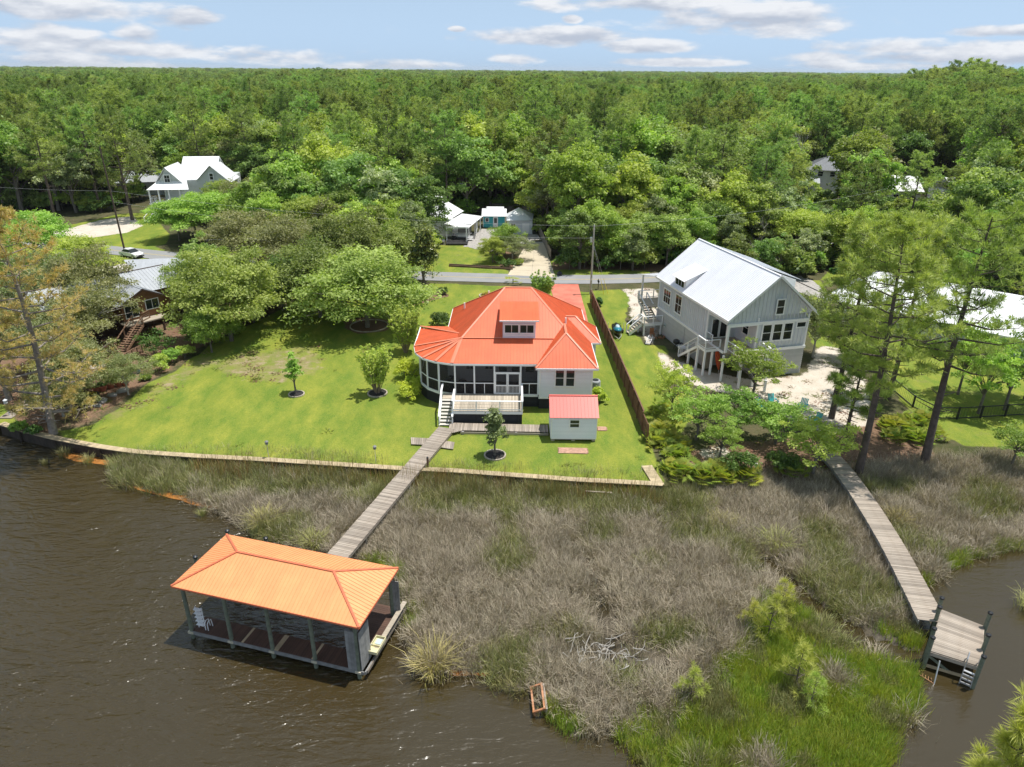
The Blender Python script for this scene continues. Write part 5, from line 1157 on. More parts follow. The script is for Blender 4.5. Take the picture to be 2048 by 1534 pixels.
def leaf_cloud(rs, cen, rad_, per, size, flat=0.75, up=0.45, lobed=0.55):
    """diamond leaves on the skins of many small clumps"""
    cen = np.asarray(cen); n = len(cen); idx = np.repeat(np.arange(n), per); N = len(idx)
    d = unit(rs.normal(size=(N, 3))); d[:, 2] = np.where(d[:, 2] < -0.35, -d[:, 2] * .5, d[:, 2])
    r = np.asarray(rad_)[idx] * (lobed + (1 - lobed) * rs.rand(N) ** .6) * (1 + .25 * rs.normal(size=N))
    p = cen[idx] + d * r[:, None] * np.array([1, 1, flat])
    nrm = unit(d * .55 + np.array([0, 0, up]) + rs.normal(size=(N, 3)) * .5)
    a = unit(np.cross(nrm, rs.normal(size=(N, 3)))); b = np.cross(nrm, a); s = size * (0.6 + .8 * rs.rand(N))[:, None]
    V = np.stack([p - a * s * .62, p - b * s * .36 + a * s * .05, p + a * s * .62, p + b * s * .36 + a * s * .05], 1).reshape(-1, 3)
    F = np.arange(N * 4).reshape(N, 4)
    cv = rs.rand(n)[idx] * .55 + rs.rand(N) * .45
    return V, F, np.repeat(cv, 4)
BARK = M('grey_bark', (.16, .14, .12), .9, var=.3, scale=3, bump=.4, bscale=6)
PBARK = M('brown_pine_bark', (.11, .085, .07), .9, var=.35, scale=2.5, bump=.5, bscale=6)
PALEBARK = M('pale_dead_wood', (.36, .34, .31), .9, var=.2, scale=3)
OAK = leaf_mat('oak_leaves', (.15, .225, .055), (.37, .47, .135), trans=.4, rnd=.3, hue=.028)
BRIGHT = leaf_mat('bright_green_leaves', (.21, .32, .055), (.49, .60, .14), trans=.42, rnd=.24, hue=.028)
OLIVE = leaf_mat('grey_olive_leaves', (.15, .18, .07), (.38, .41, .19), trans=.38, rnd=.18)
MAGN = leaf_mat('magnolia_leaves', (.045, .09, .024), (.30, .31, .075), trans=.22, rough=.3, rnd=.1)
LIME = leaf_mat('lime_azalea_leaves', (.38, .48, .045), (.66, .72, .09), trans=.38, rnd=.1, hue=.01)
PINE = leaf_mat('pine_needles', (.145, .225, .062), (.39, .48, .165), trans=.38, rnd=.3, hue=.028)
PINEN = leaf_mat('light_pine_needles', (.20, .295, .062), (.50, .58, .175), trans=.4, rnd=.1)
LIMET = leaf_mat('lime_tree_leaves', (.25, .38, .06), (.52, .65, .155), trans=.42, rnd=.15)
SILV = leaf_mat('silvery_leaves', (.20, .27, .11), (.56, .62, .34), trans=.36, rnd=.15)
PINEB = leaf_mat('bright_pine_needles', (.30, .36, .06), (.60, .62, .17), trans=.4, rnd=.1)
RUST = leaf_mat('rust_needles', (.34, .37, .13), (.70, .52, .22), trans=.38, rnd=.1)
DKGREEN = leaf_mat('dark_shrub_leaves', (.05, .105, .024), (.16, .26, .055), rnd=.15)
YELLOWG = leaf_mat('yellow_green_palmetto', (.16, .25, .04), (.46, .47, .08), rnd=.25)

def limb_mesh(name, limbs, mat, n=7):
    b = MB()
    for pts, rr in limbs: b.tube(pts, rr, n, cap=False)
    return mesh(name, b.V, b.F, mat, True)
def broadleaf_proto(seed, H, R, th, clumps, per, leaf, lmat, bark=None, flat=.8, crown_h=None, trunks=1, droop=0.0, shape='dome', limbn=8, lean=.0, rcl=.30):
    """crown of many leaf clumps carried on limbs; returns (trunk mesh, crown mesh)"""
    rs = np.random.RandomState(seed); ch = crown_h or (H - th)
    cen = []; rr = []
    while len(cen) < clumps:
        d = rs.normal(size=3); d /= np.linalg.norm(d); r = rs.rand() ** .42
        if d[2] < -.55: continue
        z = d[2] * r
        w = 1.0
        if shape == 'vase': w = .55 + .5 * (z * .5 + .5)
        if shape == 'cone': w = 1.05 - .75 * (z * .5 + .5)
        lob = 1 + .22 * math.sin(3 * math.atan2(d[1], d[0]) + seed) + .12 * rs.normal()
        p = np.array([d[0] * r * R * w * lob, d[1] * r * R * w * lob, th + ch * .5 + z * ch * .5 * (1 + .08 * rs.normal())])
        p[2] -= droop * (p[0] ** 2 + p[1] ** 2) / R
        cen.append(p); rr.append(R * rcl * (.65 + .7 * rs.rand()))
    V, F, v = leaf_cloud(rs, cen, rr, per, leaf, flat)
    crown = np_mesh('crown', V, F, lmat, v)
    limbs = []; tr = max(.07, H * .021)
    order = sorted(range(len(cen)), key=lambda i: -np.hypot(cen[i][0], cen[i][1]) + .2 * cen[i][2])
    for t in range(trunks):
        ox = (rs.rand(2) - .5) * (.5 if trunks > 1 else 0); tip = Vector((ox[0] * R * 1.4, ox[1] * R * 1.4, th + ch * .55)); base = Vector((ox[0] * .5, ox[1] * .5, -.15))
        mid = base.lerp(tip, .5) + Vector((rs.normal() * .12 * th, rs.normal() * .12 * th, 0)) * .5
        k = 1 / math.sqrt(trunks)
        limbs.append(([base, base.lerp(mid, .5), mid, mid.lerp(tip, .5), tip], [tr * 1.25 * k, tr * k, tr * .85 * k, tr * .55 * k, tr * .2 * k]))
        for i in order[t::trunks][:limbn]:
            c = Vector(cen[i]); s = base.lerp(tip, .38 + .3 * rs.rand()); m = s.lerp(c, .55) + Vector((rs.normal() * .2, rs.normal() * .2, .12 * R))
            limbs.append(([s, s.lerp(m, .5) + Vector((0, 0, .08 * R)), m, c], [tr * .42 * k, tr * .34 * k, tr * .24 * k, tr * .08 * k]))
    return limb_mesh('trunk', limbs, bark or BARK), crown
def tufts(rs, P, D, per, ln, wd, spread=1.0):
    """needle tufts: thin triangles fanning from the twig tips"""
    P = np.asarray(P); D = unit(np.asarray(D)); n = len(P); idx = np.repeat(np.arange(n), per); N = len(idx)
    d = unit(D[idx] * .75 + rs.normal(size=(N, 3)) * spread * .62 + np.array([0, 0, .12])); s = ln * (.65 + .6 * rs.rand(N))[:, None]
    a = unit(np.cross(d, np.array([0, 0, 1.0]) + rs.normal(size=(N, 3)) * .45)) * wd * .5
    b0 = P[idx]; tip = b0 + d * s - np.array([0, 0, 1.0]) * s * .12; mid = b0 + d * s * .55
    V = np.stack([b0, mid - a, tip, mid + a], 1).reshape(-1, 3); F = np.arange(N * 4).reshape(N, 4)
    return V, F, np.repeat(rs.rand(n)[idx] * .6 + rs.rand(N) * .4, 4)
def pine_proto(seed, H, R, frac, nbr, per_branch, per, ln, wd, lmat, bark=None, lean=0.03, r0=None, bare=6, shape='parasol'):
    rs = np.random.RandomState(seed); limbs = []; P = []; D = []
    n = 9; pts = []; ph = rs.rand() * 6; 
    for i in range(n): t = i / (n - 1); pts.append(Vector((math.sin(t * 2.6 + ph) * lean * H * .5 * t, math.cos(t * 2.1 + ph) * lean * H * .5 * t, -.2 + t * H)))
    r0 = r0 or H * .0125 + .05; rads = [r0 * (1.15 if i == 0 else 1) * (1 - .86 * (i / (n - 1)) ** 1.15) for i in range(n)]
    limbs.append((pts, rads))
    def at(t): f = t * (n - 1); i = min(int(f), n - 2); return pts[i].lerp(pts[i + 1], f - i)
    az = rs.rand() * 6.28
    for i in range(nbr):
        u = (i + rs.rand() * .7) / nbr; t = frac + (1 - frac) * u * .985; az += 2.4 + rs.normal() * .35
        if shape == 'parasol': L = R * (1.0 - .62 * u ** 1.6) * (.55 + .6 * rs.rand()) * (1.0 if u > .12 else .75)
        else: L = R * (1.08 - .95 * u) * (.6 + .5 * rs.rand())
        s = at(t); o = Vector((math.cos(az), math.sin(az), 0)); rise = (.12 + .75 * u) * L + rs.normal() * .1 * L
        m = s + o * L * .55 + Vector((0, 0, rise * .25 - .06 * L)); e = s + o * L + Vector((0, 0, rise * .75))
        rb = max(.03, rads[min(int(t * (n - 1)), n - 1)] * .42); limbs.append(([s, m, e], [rb, rb * .65, rb * .2]))
        for j in range(per_branch):
            w = .42 + .58 * rs.rand() ** .8; q = (s.lerp(m, w / .55) if w < .55 else m.lerp(e, (w - .55) / .45))
            side = Vector((-o.y, o.x, 0)) * rs.normal() * .24 * L * (1.15 - w * .5) + Vector((0, 0, abs(rs.normal()) * .09 * L))
            P.append(tuple(q + side)); D.append(tuple(o * .5 + side.normalized() * .5 + Vector((0, 0, .75))))
            if j % 3 == 0 and per_branch > 9: limbs.append(([q, q + side], [rb * .25, rb * .1]))
    for j in range(max(3, per_branch // 2)): P.append(tuple(at(.99) + Vector((rs.normal() * .3, rs.normal() * .3, rs.rand() * .2)))); D.append((rs.normal() * .3, rs.normal() * .3, 1))
    for i in range(bare):
        t = frac * (.55 + .45 * rs.rand()); s = at(t); a = rs.rand() * 6.28; L = R * .35 * rs.rand() + .3; limbs.append(([s, s + Vector((math.cos(a) * L, math.sin(a) * L, .1 * L))], [.05, .015]))
    V, F, v = tufts(rs, P, D, per, ln, wd)
    return limb_mesh('trunk', limbs, bark or PBARK, 6), np_mesh('crown', V, F, lmat, v)
def plant_tree(name, proto, loc, label, cat='tree', group=None, rz=0.0, sc=1.0, tilt=(0, 0), kids=('trunk', 'crown')):
    t = thing(name, label, cat, loc, rz, group); t.rotation_euler = (tilt[0], tilt[1], rz); t.scale = (sc, sc, sc) if not isinstance(sc, tuple) else sc
    for k, me in zip(kids, proto): link(k, me, t)
    return t
def myrtle_proto(seed, H, n, lmat, spread=.34, leaf=.15, per=34):
    rs = np.random.RandomState(seed); limbs = []; cen = []; rr = []
    for i in range(n):
        a = rs.rand() * 6.28; t = spread * rs.rand() ** .6; L = H * (.72 + .3 * rs.rand()) * (1 - .12 * t / spread); d = Vector((math.cos(a) * math.sin(t), math.sin(a) * math.sin(t), math.cos(t)))
        b = Vector((math.cos(a) * .12, math.sin(a) * .12, -.1)); e = b + d * L; m = b.lerp(e, .5) + Vector((rs.normal() * .06, rs.normal() * .06, .04)); limbs.append(([b, m, e], [.045, .03, .008]))
        for k in range(7):
            w = .36 + .64 * k / 6; p = b.lerp(e, w) + Vector(rs.normal(size=3)) * .12; cen.append(tuple(p)); rr.append(.34 * (1.15 - .75 * (w - .36) / .64))
    V, F, v = leaf_cloud(rs, cen, rr, per, leaf, 1.3, up=.7)
    return limb_mesh('trunk', limbs, M('smooth_tan_bark', (.27, .21, .16), .8, var=.2), 6), np_mesh('crown', V, F, lmat, v)
# prototypes of the wood
PF = [pine_proto(100 + i, h, r, f, nb, 16, 11, .72, .11, PINE, lean=.03) for i, (h, r, f, nb) in enumerate(((21, 5.4, .42, 38), (19.5, 6.0, .46, 36), (22, 5.2, .42, 42), (17, 5.2, .36, 34), (20, 5.0, .48, 32)))]
OF = [broadleaf_proto(200 + i, h, r, t, nc, 150, .36, m, flat=.8, rcl=.25) for i, (h, r, t, nc, m) in enumerate(((11, 4.6, 2.2, 62, OAK), (13, 4.4, 2.6, 66, OAK), (9.5, 4.2, 1.8, 56, BRIGHT), (12, 3.8, 2.4, 54, OLIVE), (14, 4.6, 3.2, 68, BRIGHT), (10, 3.6, 2.0, 48, OAK), (12.5, 4.2, 2.4, 60, LIMET), (12, 4.0, 2.2, 56, SILV)))]
BUSHF = [broadleaf_proto(260 + i, 3.6, 2.2, .2, 26, 46, .42, m, flat=.9, limbn=3) for i, m in enumerate((OAK, DKGREEN, BRIGHT))]

CLEAR = [[(-140, 94), (-47, 94), (-47, 128), (-140, 142)],  # plan outlines of the open places the wood does not cover
    [(-48, 40), (12.5, 40), (12.5, 106), (-14, 109), (-30, 113), (-44, 112), (-44, 95), (-60, 100), (-66, 90), (-62, 74), (-48, 60)],
    [(12, 40), (36, 45), (36, 96), (26, 112), (12, 108)], [(36, 50), (80, 50), (80, 92), (62, 104), (46, 108), (36, 100)],
    [(-14.5, 108), (-14.5, 134), (-20, 136), (-20, 150), (-9, 153), (-12, 162.5), (4.6, 162), (5, 146), (7.2, 118), (7.2, 106)],
    [(-58, 118), (-50, 128), (-47, 150), (-54, 176), (-88, 178), (-90, 156), (-120, 158), (-130, 140), (-110, 126), (-85, 122)],
    [(74, 182), (86, 178), (93, 200), (76, 206)], [(90, 172), (104, 173), (104, 189), (90, 189)], [(104, 171), (117, 172), (117, 187), (104, 187)], [(-27, 174), (-9, 175), (-9, 192), (-27, 192)], [(-106, 176), (-88, 176), (-88, 192), (-106, 192)],
]
ROADCL = [(p[0], p[1]) for p in RP]
def wood_points():
    rs = np.random.RandomState(42); pts = []
    def band(y0, y1, step):
        xs = []
        n = int((y1 - y0) / step)
        for j in range(n):
            y = y0 + (j + .5) * step; hw = y * .92 + 35; m = int(2 * hw / step)
            x = -hw + (np.arange(m) + .5) * step + rs.uniform(-.45, .45, m) * step; yy = y + rs.uniform(-.45, .45, m) * step
            xs.append(np.stack([x, yy], -1))
        return np.concatenate(xs)
    near = band(96, 330, 4.9)
    X, Y = near[:, 0], near[:, 1]; ok = np.ones(len(X), bool)
    for c in CLEAR: ok &= ~inpoly(X, Y, c)
    d, _, _ = dist_poly(X, Y, ROADCL, False); ok &= d > 4.6
    near = near[ok]
    mid = band(330, 900, 8.5); far = band(900, 2200, 17.0); vf = band(2200, 5200, 40.0)
    return near, mid, far, vf
NEAR, MID, FAR, VFAR = wood_points()
# ---------------------------------------------------------------- placing the wood
INST = {}
def inst_collection(name, objs):
    c = bpy.data.collections.new(name)
    for o in objs: c.objects.link(o)
    return c
def scatter(name, P, rotz, scale, which, coll, tilt=None):
    """one stuff object: instances of the prototypes of a collection on explicit points"""
    me = bpy.data.meshes.new(name); P = np.asarray(P, np.float32); n = len(P)
    me.vertices.add(n); me.vertices.foreach_set('co', P.ravel())
    rot = np.zeros((n, 3), np.float32); rot[:, 2] = rotz
    if tilt is not None: rot[:, 0] = tilt[:, 0]; rot[:, 1] = tilt[:, 1]
    a = me.attributes.new('rot', 'FLOAT_VECTOR', 'POINT'); a.data.foreach_set('vector', rot.ravel())
    sc = np.asarray(scale, np.float32); sc = np.repeat(sc[:, None], 3, 1) if sc.ndim == 1 else sc
    a = me.attributes.new('scl', 'FLOAT_VECTOR', 'POINT'); a.data.foreach_set('vector', sc.ravel())
    a = me.attributes.new('which', 'INT', 'POINT'); a.data.foreach_set('value', np.asarray(which, np.int32))
    o = link(name, me); tag(o, kind='stuff')
    ng = bpy.data.node_groups.new(name + '_scatter', 'GeometryNodeTree')
    ng.interface.new_socket('Geometry', in_out='INPUT', socket_type='NodeSocketGeometry'); ng.interface.new_socket('Geometry', in_out='OUTPUT', socket_type='NodeSocketGeometry')
    N, L = ng.nodes, ng.links; gi = N.new('NodeGroupInput'); go = N.new('NodeGroupOutput')
    ci = N.new('GeometryNodeCollectionInfo'); ci.inputs['Collection'].default_value = coll; ci.inputs['Separate Children'].default_value = True; ci.inputs['Reset Children'].default_value = True; ci.transform_space = 'ORIGINAL'
    ip = N.new('GeometryNodeInstanceOnPoints'); ip.inputs['Pick Instance'].default_value = True
    def attr(nm, ty):
        x = N.new('GeometryNodeInputNamedAttribute'); x.data_type = ty; x.inputs['Name'].default_value = nm; return x.outputs[0]
    L.new(gi.outputs[0], ip.inputs['Points']); L.new(ci.outputs[0], ip.inputs['Instance']); L.new(attr('which', 'INT'), ip.inputs['Instance Index'])
    L.new(attr('rot', 'FLOAT_VECTOR'), ip.inputs['Rotation']); L.new(attr('scl', 'FLOAT_VECTOR'), ip.inputs['Scale']); L.new(ip.outputs[0], go.inputs[0])
    m = o.modifiers.new('scatter', 'NODES'); m.node_group = ng
    return o
def join_meshes(name, mes):
    """trunk and crown of a prototype as one mesh with two materials (for instancing far off)"""
    V = []; F = []; mi = []; vv = []; off = 0; mats = []
    for k, me in enumerate(mes):
        co = np.empty(len(me.vertices) * 3, np.float32); me.vertices.foreach_get('co', co); V.append(co.reshape(-1, 3))
        a = me.attributes.get('v'); x = np.full(len(me.vertices), .5, np.float32)
        if a: a.data.foreach_get('value', x)
        vv.append(x)
        for p in me.polygons: F.append([i + off for i in p.vertices]); mi.append(k)
        off += len(me.vertices); mats.append(me.materials[0])
    me = bpy.data.meshes.new(name); me.from_pydata(np.concatenate(V).tolist(), [], F)
    for m in mats: me.materials.append(m)
    me.polygons.foreach_set('material_index', np.asarray(mi, np.int32)); a = me.attributes.new('v', 'FLOAT', 'POINT'); a.data.foreach_set('value', np.concatenate(vv))
    me.update(); return me
FARP = [bpy.data.objects.new('a_%02d' % i, join_meshes('far_tree', p)) for i, p in enumerate(PF[:4] + OF[:5] + OF[6:8])]
WOODC = inst_collection('wood_prototypes', FARP)
def place_wood():
    rs = np.random.RandomState(9)
    X, Y = NEAR[:, 0], NEAR[:, 1]
    inview = np.abs(X) < Y * .72 + 6
    pn = vnoise(X, Y, 38.0, 5) + rs.normal(size=len(X)) * .16 - np.clip((Y - 150) / 400, 0, .25) - np.clip((125 - Y) / 40, -1, 1) * 0 
    ispine = (pn < .40) & (Y > 128) & (rs.rand(len(X)) < .8)
    ispine |= (Y > 135) & (X > 95) & (rs.rand(len(X)) < .5)
    order = np.argsort(Y + np.abs(X) * .25); npine = nbroad = 0; rest = []
    lab_p = 'tall bare trunked pine with an airy yellow green crown in the wood'
    lab_b = 'rounded leafy broadleaf tree in the dense green wood'
    def area(x, y):
        t = x / y
        a = ('at the left side of the wood' if t < -.56 else 'around the sage two storey house' if t < -.33 else 'left behind the white cottage' if t < -.1 else 'behind the turquoise shed' if t < .1 else 'above the light utility pole' if t < .26 else 'above the grey house' if t < .46 else 'at the right side of the wood')
        return a, ('near the road' if y < 140 else 'in the near rows' if y < 175 else 'deeper in' if y < 215 else 'far back')
    pk = ('full crowned tall pine', 'broad crowned pine', 'narrow crowned tall pine', 'shorter dense pine', 'high crowned pine')
    bk = ('dark green oak', 'tall dark green oak', 'low bright green tree', 'grey olive tree', 'tall bright green tree', 'small dark green oak', 'lime green tree', 'pale silvery tree')
    for i in order:
        x, y = float(X[i]), float(Y[i]); r = rs.rand(4)
        t_ = x / y; low = (.375 < t_ < .475 or .50 < t_ < .64) and y < 205
        if low: ispine[i] = False
        if ispine[i] and npine < 250 and inview[i]:
            a_, d_ = area(x, y); plant_tree('pine_tree', PF[int(r[0] * 5)], (x, y, 0), pk[int(r[0] * 5)] + ' ' + a_ + ' ' + d_, group='pines in the wood', rz=r[1] * 6.28, sc=float(.86 + .3 * r[2])); npine += 1
        elif not ispine[i] and nbroad < 250 and inview[i]:
            sc = .85 + .5 * r[2] + (.18 if y > 150 else 0)
            if y < 128: sc *= .62
            if low: sc = max(.3, min(sc, (30 - 25.5 * y / 178) * .62 / 13.0))
            a_, d_ = area(x, y); plant_tree('broadleaf_tree', OF[(0, 1, 2, 3, 4, 5, 0, 4, 2, 6, 7, 1)[int(r[0] * 12)]], (x, y, 0), bk[(0, 1, 2, 3, 4, 5, 0, 4, 2, 6, 7, 1)[int(r[0] * 12)]] + ' ' + a_ + ' ' + d_, group='broadleaf trees in the wood', rz=r[1] * 6.28, sc=float(sc)); nbroad += 1
        elif not low: rest.append(i)
    rest = np.array(rest)
    P = [np.column_stack([X[rest], Y[rest], np.zeros(len(rest))])]; Wh = [np.where(ispine[rest], rs.randint(0, 4, len(rest)), rs.choice([4, 5, 6, 7, 8, 4, 5, 8, 9, 10], len(rest)))]; Sc = [.85 + .35 * rs.rand(len(rest)) + .2 * ~ispine[rest]]
    for A, k in ((MID, 1.2), (FAR, 1.7), (VFAR, 2.6)):
        n = len(A); pn = vnoise(A[:, 0], A[:, 1], 70.0, 5) + rs.normal(size=n) * .14
        P.append(np.column_stack([A, np.zeros(n)])); Wh.append(np.where(pn < .56, rs.randint(0, 4, n), rs.choice([4, 5, 6, 7, 8, 4, 5, 8, 9, 10], n))); t_ = A[:, 0] / A[:, 1]; s = .72 + .34 * rs.rand(n) + .3 * (vnoise(A[:, 0], A[:, 1], 120.0, 15) - .4)
        if k < 1.3: s = s * (1 + .38 * np.clip((t_ - .48) / .12, 0, 1) * (A[:, 1] < 640) + .16 * np.exp(-((t_ + .25) / .03) ** 2) * (A[:, 1] < 480) + .12 * np.clip(np.sin(t_ * 23 + 1), 0, 1))
        Sc.append(np.column_stack([s * k * 1.15, s * k * 1.15, s]) if k > 1 else np.column_stack([s] * 3))
    Sc[0] = np.column_stack([Sc[0]] * 3)
    P = np.concatenate(P); Wh = np.concatenate(Wh); Sc = np.concatenate(Sc)
    o = scatter('forest', P, rs.rand(len(P)) * 6.28, Sc, Wh, WOODC)
    # undergrowth on the floor of the near wood
    e = (Y < 165); UX = np.concatenate([X, X[e], X[e]]); UY = np.concatenate([Y, Y[e], Y[e]]); n = len(UX); jx = UX + rs.uniform(-2.8, 2.8, n); jy = UY + rs.uniform(-2.8, 2.8, n); ok = np.ones(n, bool)
    for c in CLEAR: ok &= ~inpoly(jx, jy, c)
    d, _, _ = dist_poly(jx, jy, ROADCL, False); ok &= (d > 4.2) & (jy < 240)
    bo = [bpy.data.objects.new('b_%02d' % i, join_meshes('undergrowth_bush', p)) for i, p in enumerate(BUSHF)]
    P2 = np.column_stack([jx[ok], jy[ok], np.zeros(ok.sum())]); m = len(P2)
    scatter('undergrowth', P2, rs.rand(m) * 6.28, .55 + .65 * rs.rand(m), rs.randint(0, 3, m), inst_collection('bush_prototypes', bo))
place_wood()

# ---- trees one can tell apart, near the houses
def crown_at(px, py, rpx, zc):
    p = G(px, py, zc); sl = math.sqrt(p.x ** 2 + p.y ** 2 + (CAMH - zc) ** 2); return Vector((p.x, p.y, 0)), rpx * sl / 1400.0
NEARO = {
    'oak': [broadleaf_proto(300 + i, 8.6, 4.6, .5, 150, 180, .21, OAK, flat=.72, limbn=16, rcl=.24, bark=BARK) for i in range(3)],
    'bright': [broadleaf_proto(310 + i, 8.0, 4.2, 1.2, 120, 190, .21, BRIGHT, flat=.7, limbn=14, rcl=.24) for i in range(2)],
    'olive': [broadleaf_proto(320 + i, 8.0, 4.6, 1.3, 110, 140, .19, OLIVE, flat=.6, limbn=26, rcl=.22, bark=PALEBARK) for i in range(2)],
    'sparse': [broadleaf_proto(330 + i, 6.2, 3.0, 1.6, 60, 90, .18, BRIGHT, flat=.6, limbn=20, rcl=.2) for i in range(2)],
}
HB = {'oak': 4.6, 'bright': 4.2, 'olive': 4.6, 'sparse': 3.0}
def near_tree(kind, px, py, rpx, zc, label, name=None, group=None, k=0, hs=1.0):
    p, R = crown_at(px, py, rpx, zc); s = R / HB[kind]; H = {'oak': 5.3, 'bright': 4.7, 'olive': 4.8, 'sparse': 4.1}[kind]
    sz = max(.55, min(1.5, zc / H)) * hs
    plant_tree(name or 'oak_tree', NEARO[kind][k % len(NEARO[kind])], p, label, group=group, rz=(px * 7 + py) % 6.28, sc=(s, s, sz))
T_ = [
 ('bright', 385, 428, 46, 4.2, 'leafy tree covering the lower wall of the sage house'), ('bright', 450, 398, 40, 5.0, 'leafy tree against the right wall of the sage house'),
 ('olive', 250, 760, 40, 1.6, 'low grey tree over the pots on the mulch'), ('bright', 415, 655, 44, 3.0, 'leafy tree at the shaded end of the lawn border'), ('olive', 115, 790, 52, 2.2, 'low grey tree on the shore behind the seawall'), ('bright', 500, 590, 50, 3.6, 'leafy tree over the border at the back of the lawn'),
 ('oak', 728, 565, 112, 5.9, 'broad dark green oak in a mulch ring on the lawn left of the coral roof'),
 ('oak', 632, 548, 84, 5.8, 'green oak beside the broad lawn oak on its left at the lawn edge'),
 ('oak', 690, 484, 80, 6.6, 'oak behind the broad lawn oak with the road just behind it'),
 ('oak', 795, 500, 62, 5.2, 'oak between the broad lawn oak and the dark magnolia'),
 ('olive', 560, 478, 78, 5.6, 'tall pale olive oak by the road left of the lawn oaks'),
 ('olive', 478, 470, 72, 5.6, 'grey olive oak at the roadside right of the sage house'),
 ('bright', 405, 425, 58, 5.4, 'leafy bright oak in front of the sage two storey house'),
 ('oak', 560, 560, 55, 4.2, 'oak above the flower border at the back of the lawn'),
 ('oak', 445, 572, 88, 6.8, 'broad green oak right of the brown cabin casting shade on the lawn'),
 ('oak', 385, 560, 46, 5.0, 'oak over the right roof of the brown cabin'),
 ('bright', 350, 432, 44, 4.6, 'yellow green tree hiding the stairs of the sage house'),
 ('olive', 500, 400, 55, 6.0, 'olive roadside oak behind the sage house drive'),
 ('bright', 610, 440, 62, 6.0, 'bright oak across the road left of the white cottage'),
 ('oak', 690, 420, 62, 6.4, 'dark oak across the road beside the white cottage'),
 ('bright', 770, 440, 58, 5.6, 'leafy tree shading the left end of the white cottage'),
 ('oak', 835, 428, 46, 5.4, 'small oak right against the white cottage roof'),
 ('olive', 160, 622, 70, 5.0, 'grey olive oak in front of the brown cabin'),
 ('olive', 185, 565, 66, 6.0, 'silvery olive oak covering the left cabin roof'),
 ('olive', 95, 560, 66, 6.0, 'olive oak left of the brown cabin behind the rust coloured cypress'),
 ('olive', 138, 720, 66, 3.6, 'low spreading grey oak on the shore in front of the cabin stairs'),
 ('olive', 70, 660, 66, 4.6, 'grey green oak behind the trunk of the rust coloured cypress'),
 ('bright', 60, 470, 52, 5.0, 'leafy tree left of the dark utility pole'),
 ('bright', 150, 510, 46, 3.8, 'low leafy tree between the pole and the parked white car'),
 ('bright', 20, 560, 55, 5.0, 'leafy tree at the left edge behind the rust coloured cypress'),
 ('bright', 1172, 472, 38, 4.0, 'round bright oak right of the driveway fence'), ('bright', 1235, 478, 52, 4.2, 'bright oak behind the light utility pole'), ('bright', 1305, 470, 52, 4.2, 'bright oak at the roadside left of the white ribbed roof'),
 ('oak', 1370, 455, 50, 4.6, 'oak by the road above the ridge of the grey house'), ('olive', 1440, 440, 52, 4.6, 'olive oak behind the ridge of the grey house'), ('olive', 1520, 440, 56, 4.8, 'pale twiggy oak behind the right slope of the grey house'), ('bright', 1600, 455, 52, 4.6, 'bright oak by the bend of the road right of the grey house'),
 ('bright', 1180, 420, 46, 5.0, 'leafy tree in the second row behind the driveway fence'), ('bright', 1265, 420, 48, 5.4, 'leafy tree in the second row behind the light utility pole'), ('oak', 1345, 410, 50, 5.6, 'dark leafy tree in the second row above the grey house'),
 ('sparse', 1515, 725, 58, 3.8, 'open leafy oak in front of the grey house deck'), ('sparse', 1350, 765, 42, 3.6, 'thin open tree beside the end of the brown fence'),
 ('sparse', 1400, 815, 60, 3.2, 'two stemmed spreading tree at the marsh edge right of the brown fence'), ('sparse', 1478, 812, 56, 2.8, 'low open tree on the sandy bank in front of the grey house'), ('sparse', 1560, 835, 56, 2.6, 'low bright green tree by the turquoise chairs'),
 ('sparse', 1640, 880, 66, 3.0, 'bright green oak overhanging the start of the marsh walkway'), ('sparse', 1445, 870, 40, 2.2, 'low scrubby tree above the mulch bank'),
 ('sparse', 1985, 735, 52, 4.8, 'dark oak with slim trunks on the lawn behind the black rail fence'), ('sparse', 1945, 690, 46, 5.4, 'dark slim tree in front of the porch of the white roof house'), ('sparse', 2040, 725, 56, 5.0, 'dark oak at the right edge by the black rail fence'), ('sparse', 2040, 880, 40, 2.2, 'leafy shrub tree at the right edge above the marsh'),
 ('olive', 1640, 640, 50, 4.5, 'tree at the right corner of the grey house'), ('oak', 1720, 660, 40, 3.8, 'small dark tree left of the white roof house'),
 ('bright', 1010, 475, 30, 3.2, 'slender tree in front of the turquoise shed'), ('olive', 1025, 490, 36, 2.6, 'wispy tree clump on the island bed left of the concrete driveway'), ('bright', 985, 505, 24, 1.8, 'low shrub tree at the left of the driveway island bed'),
]
for i, t in enumerate(T_): near_tree(*t, k=i)
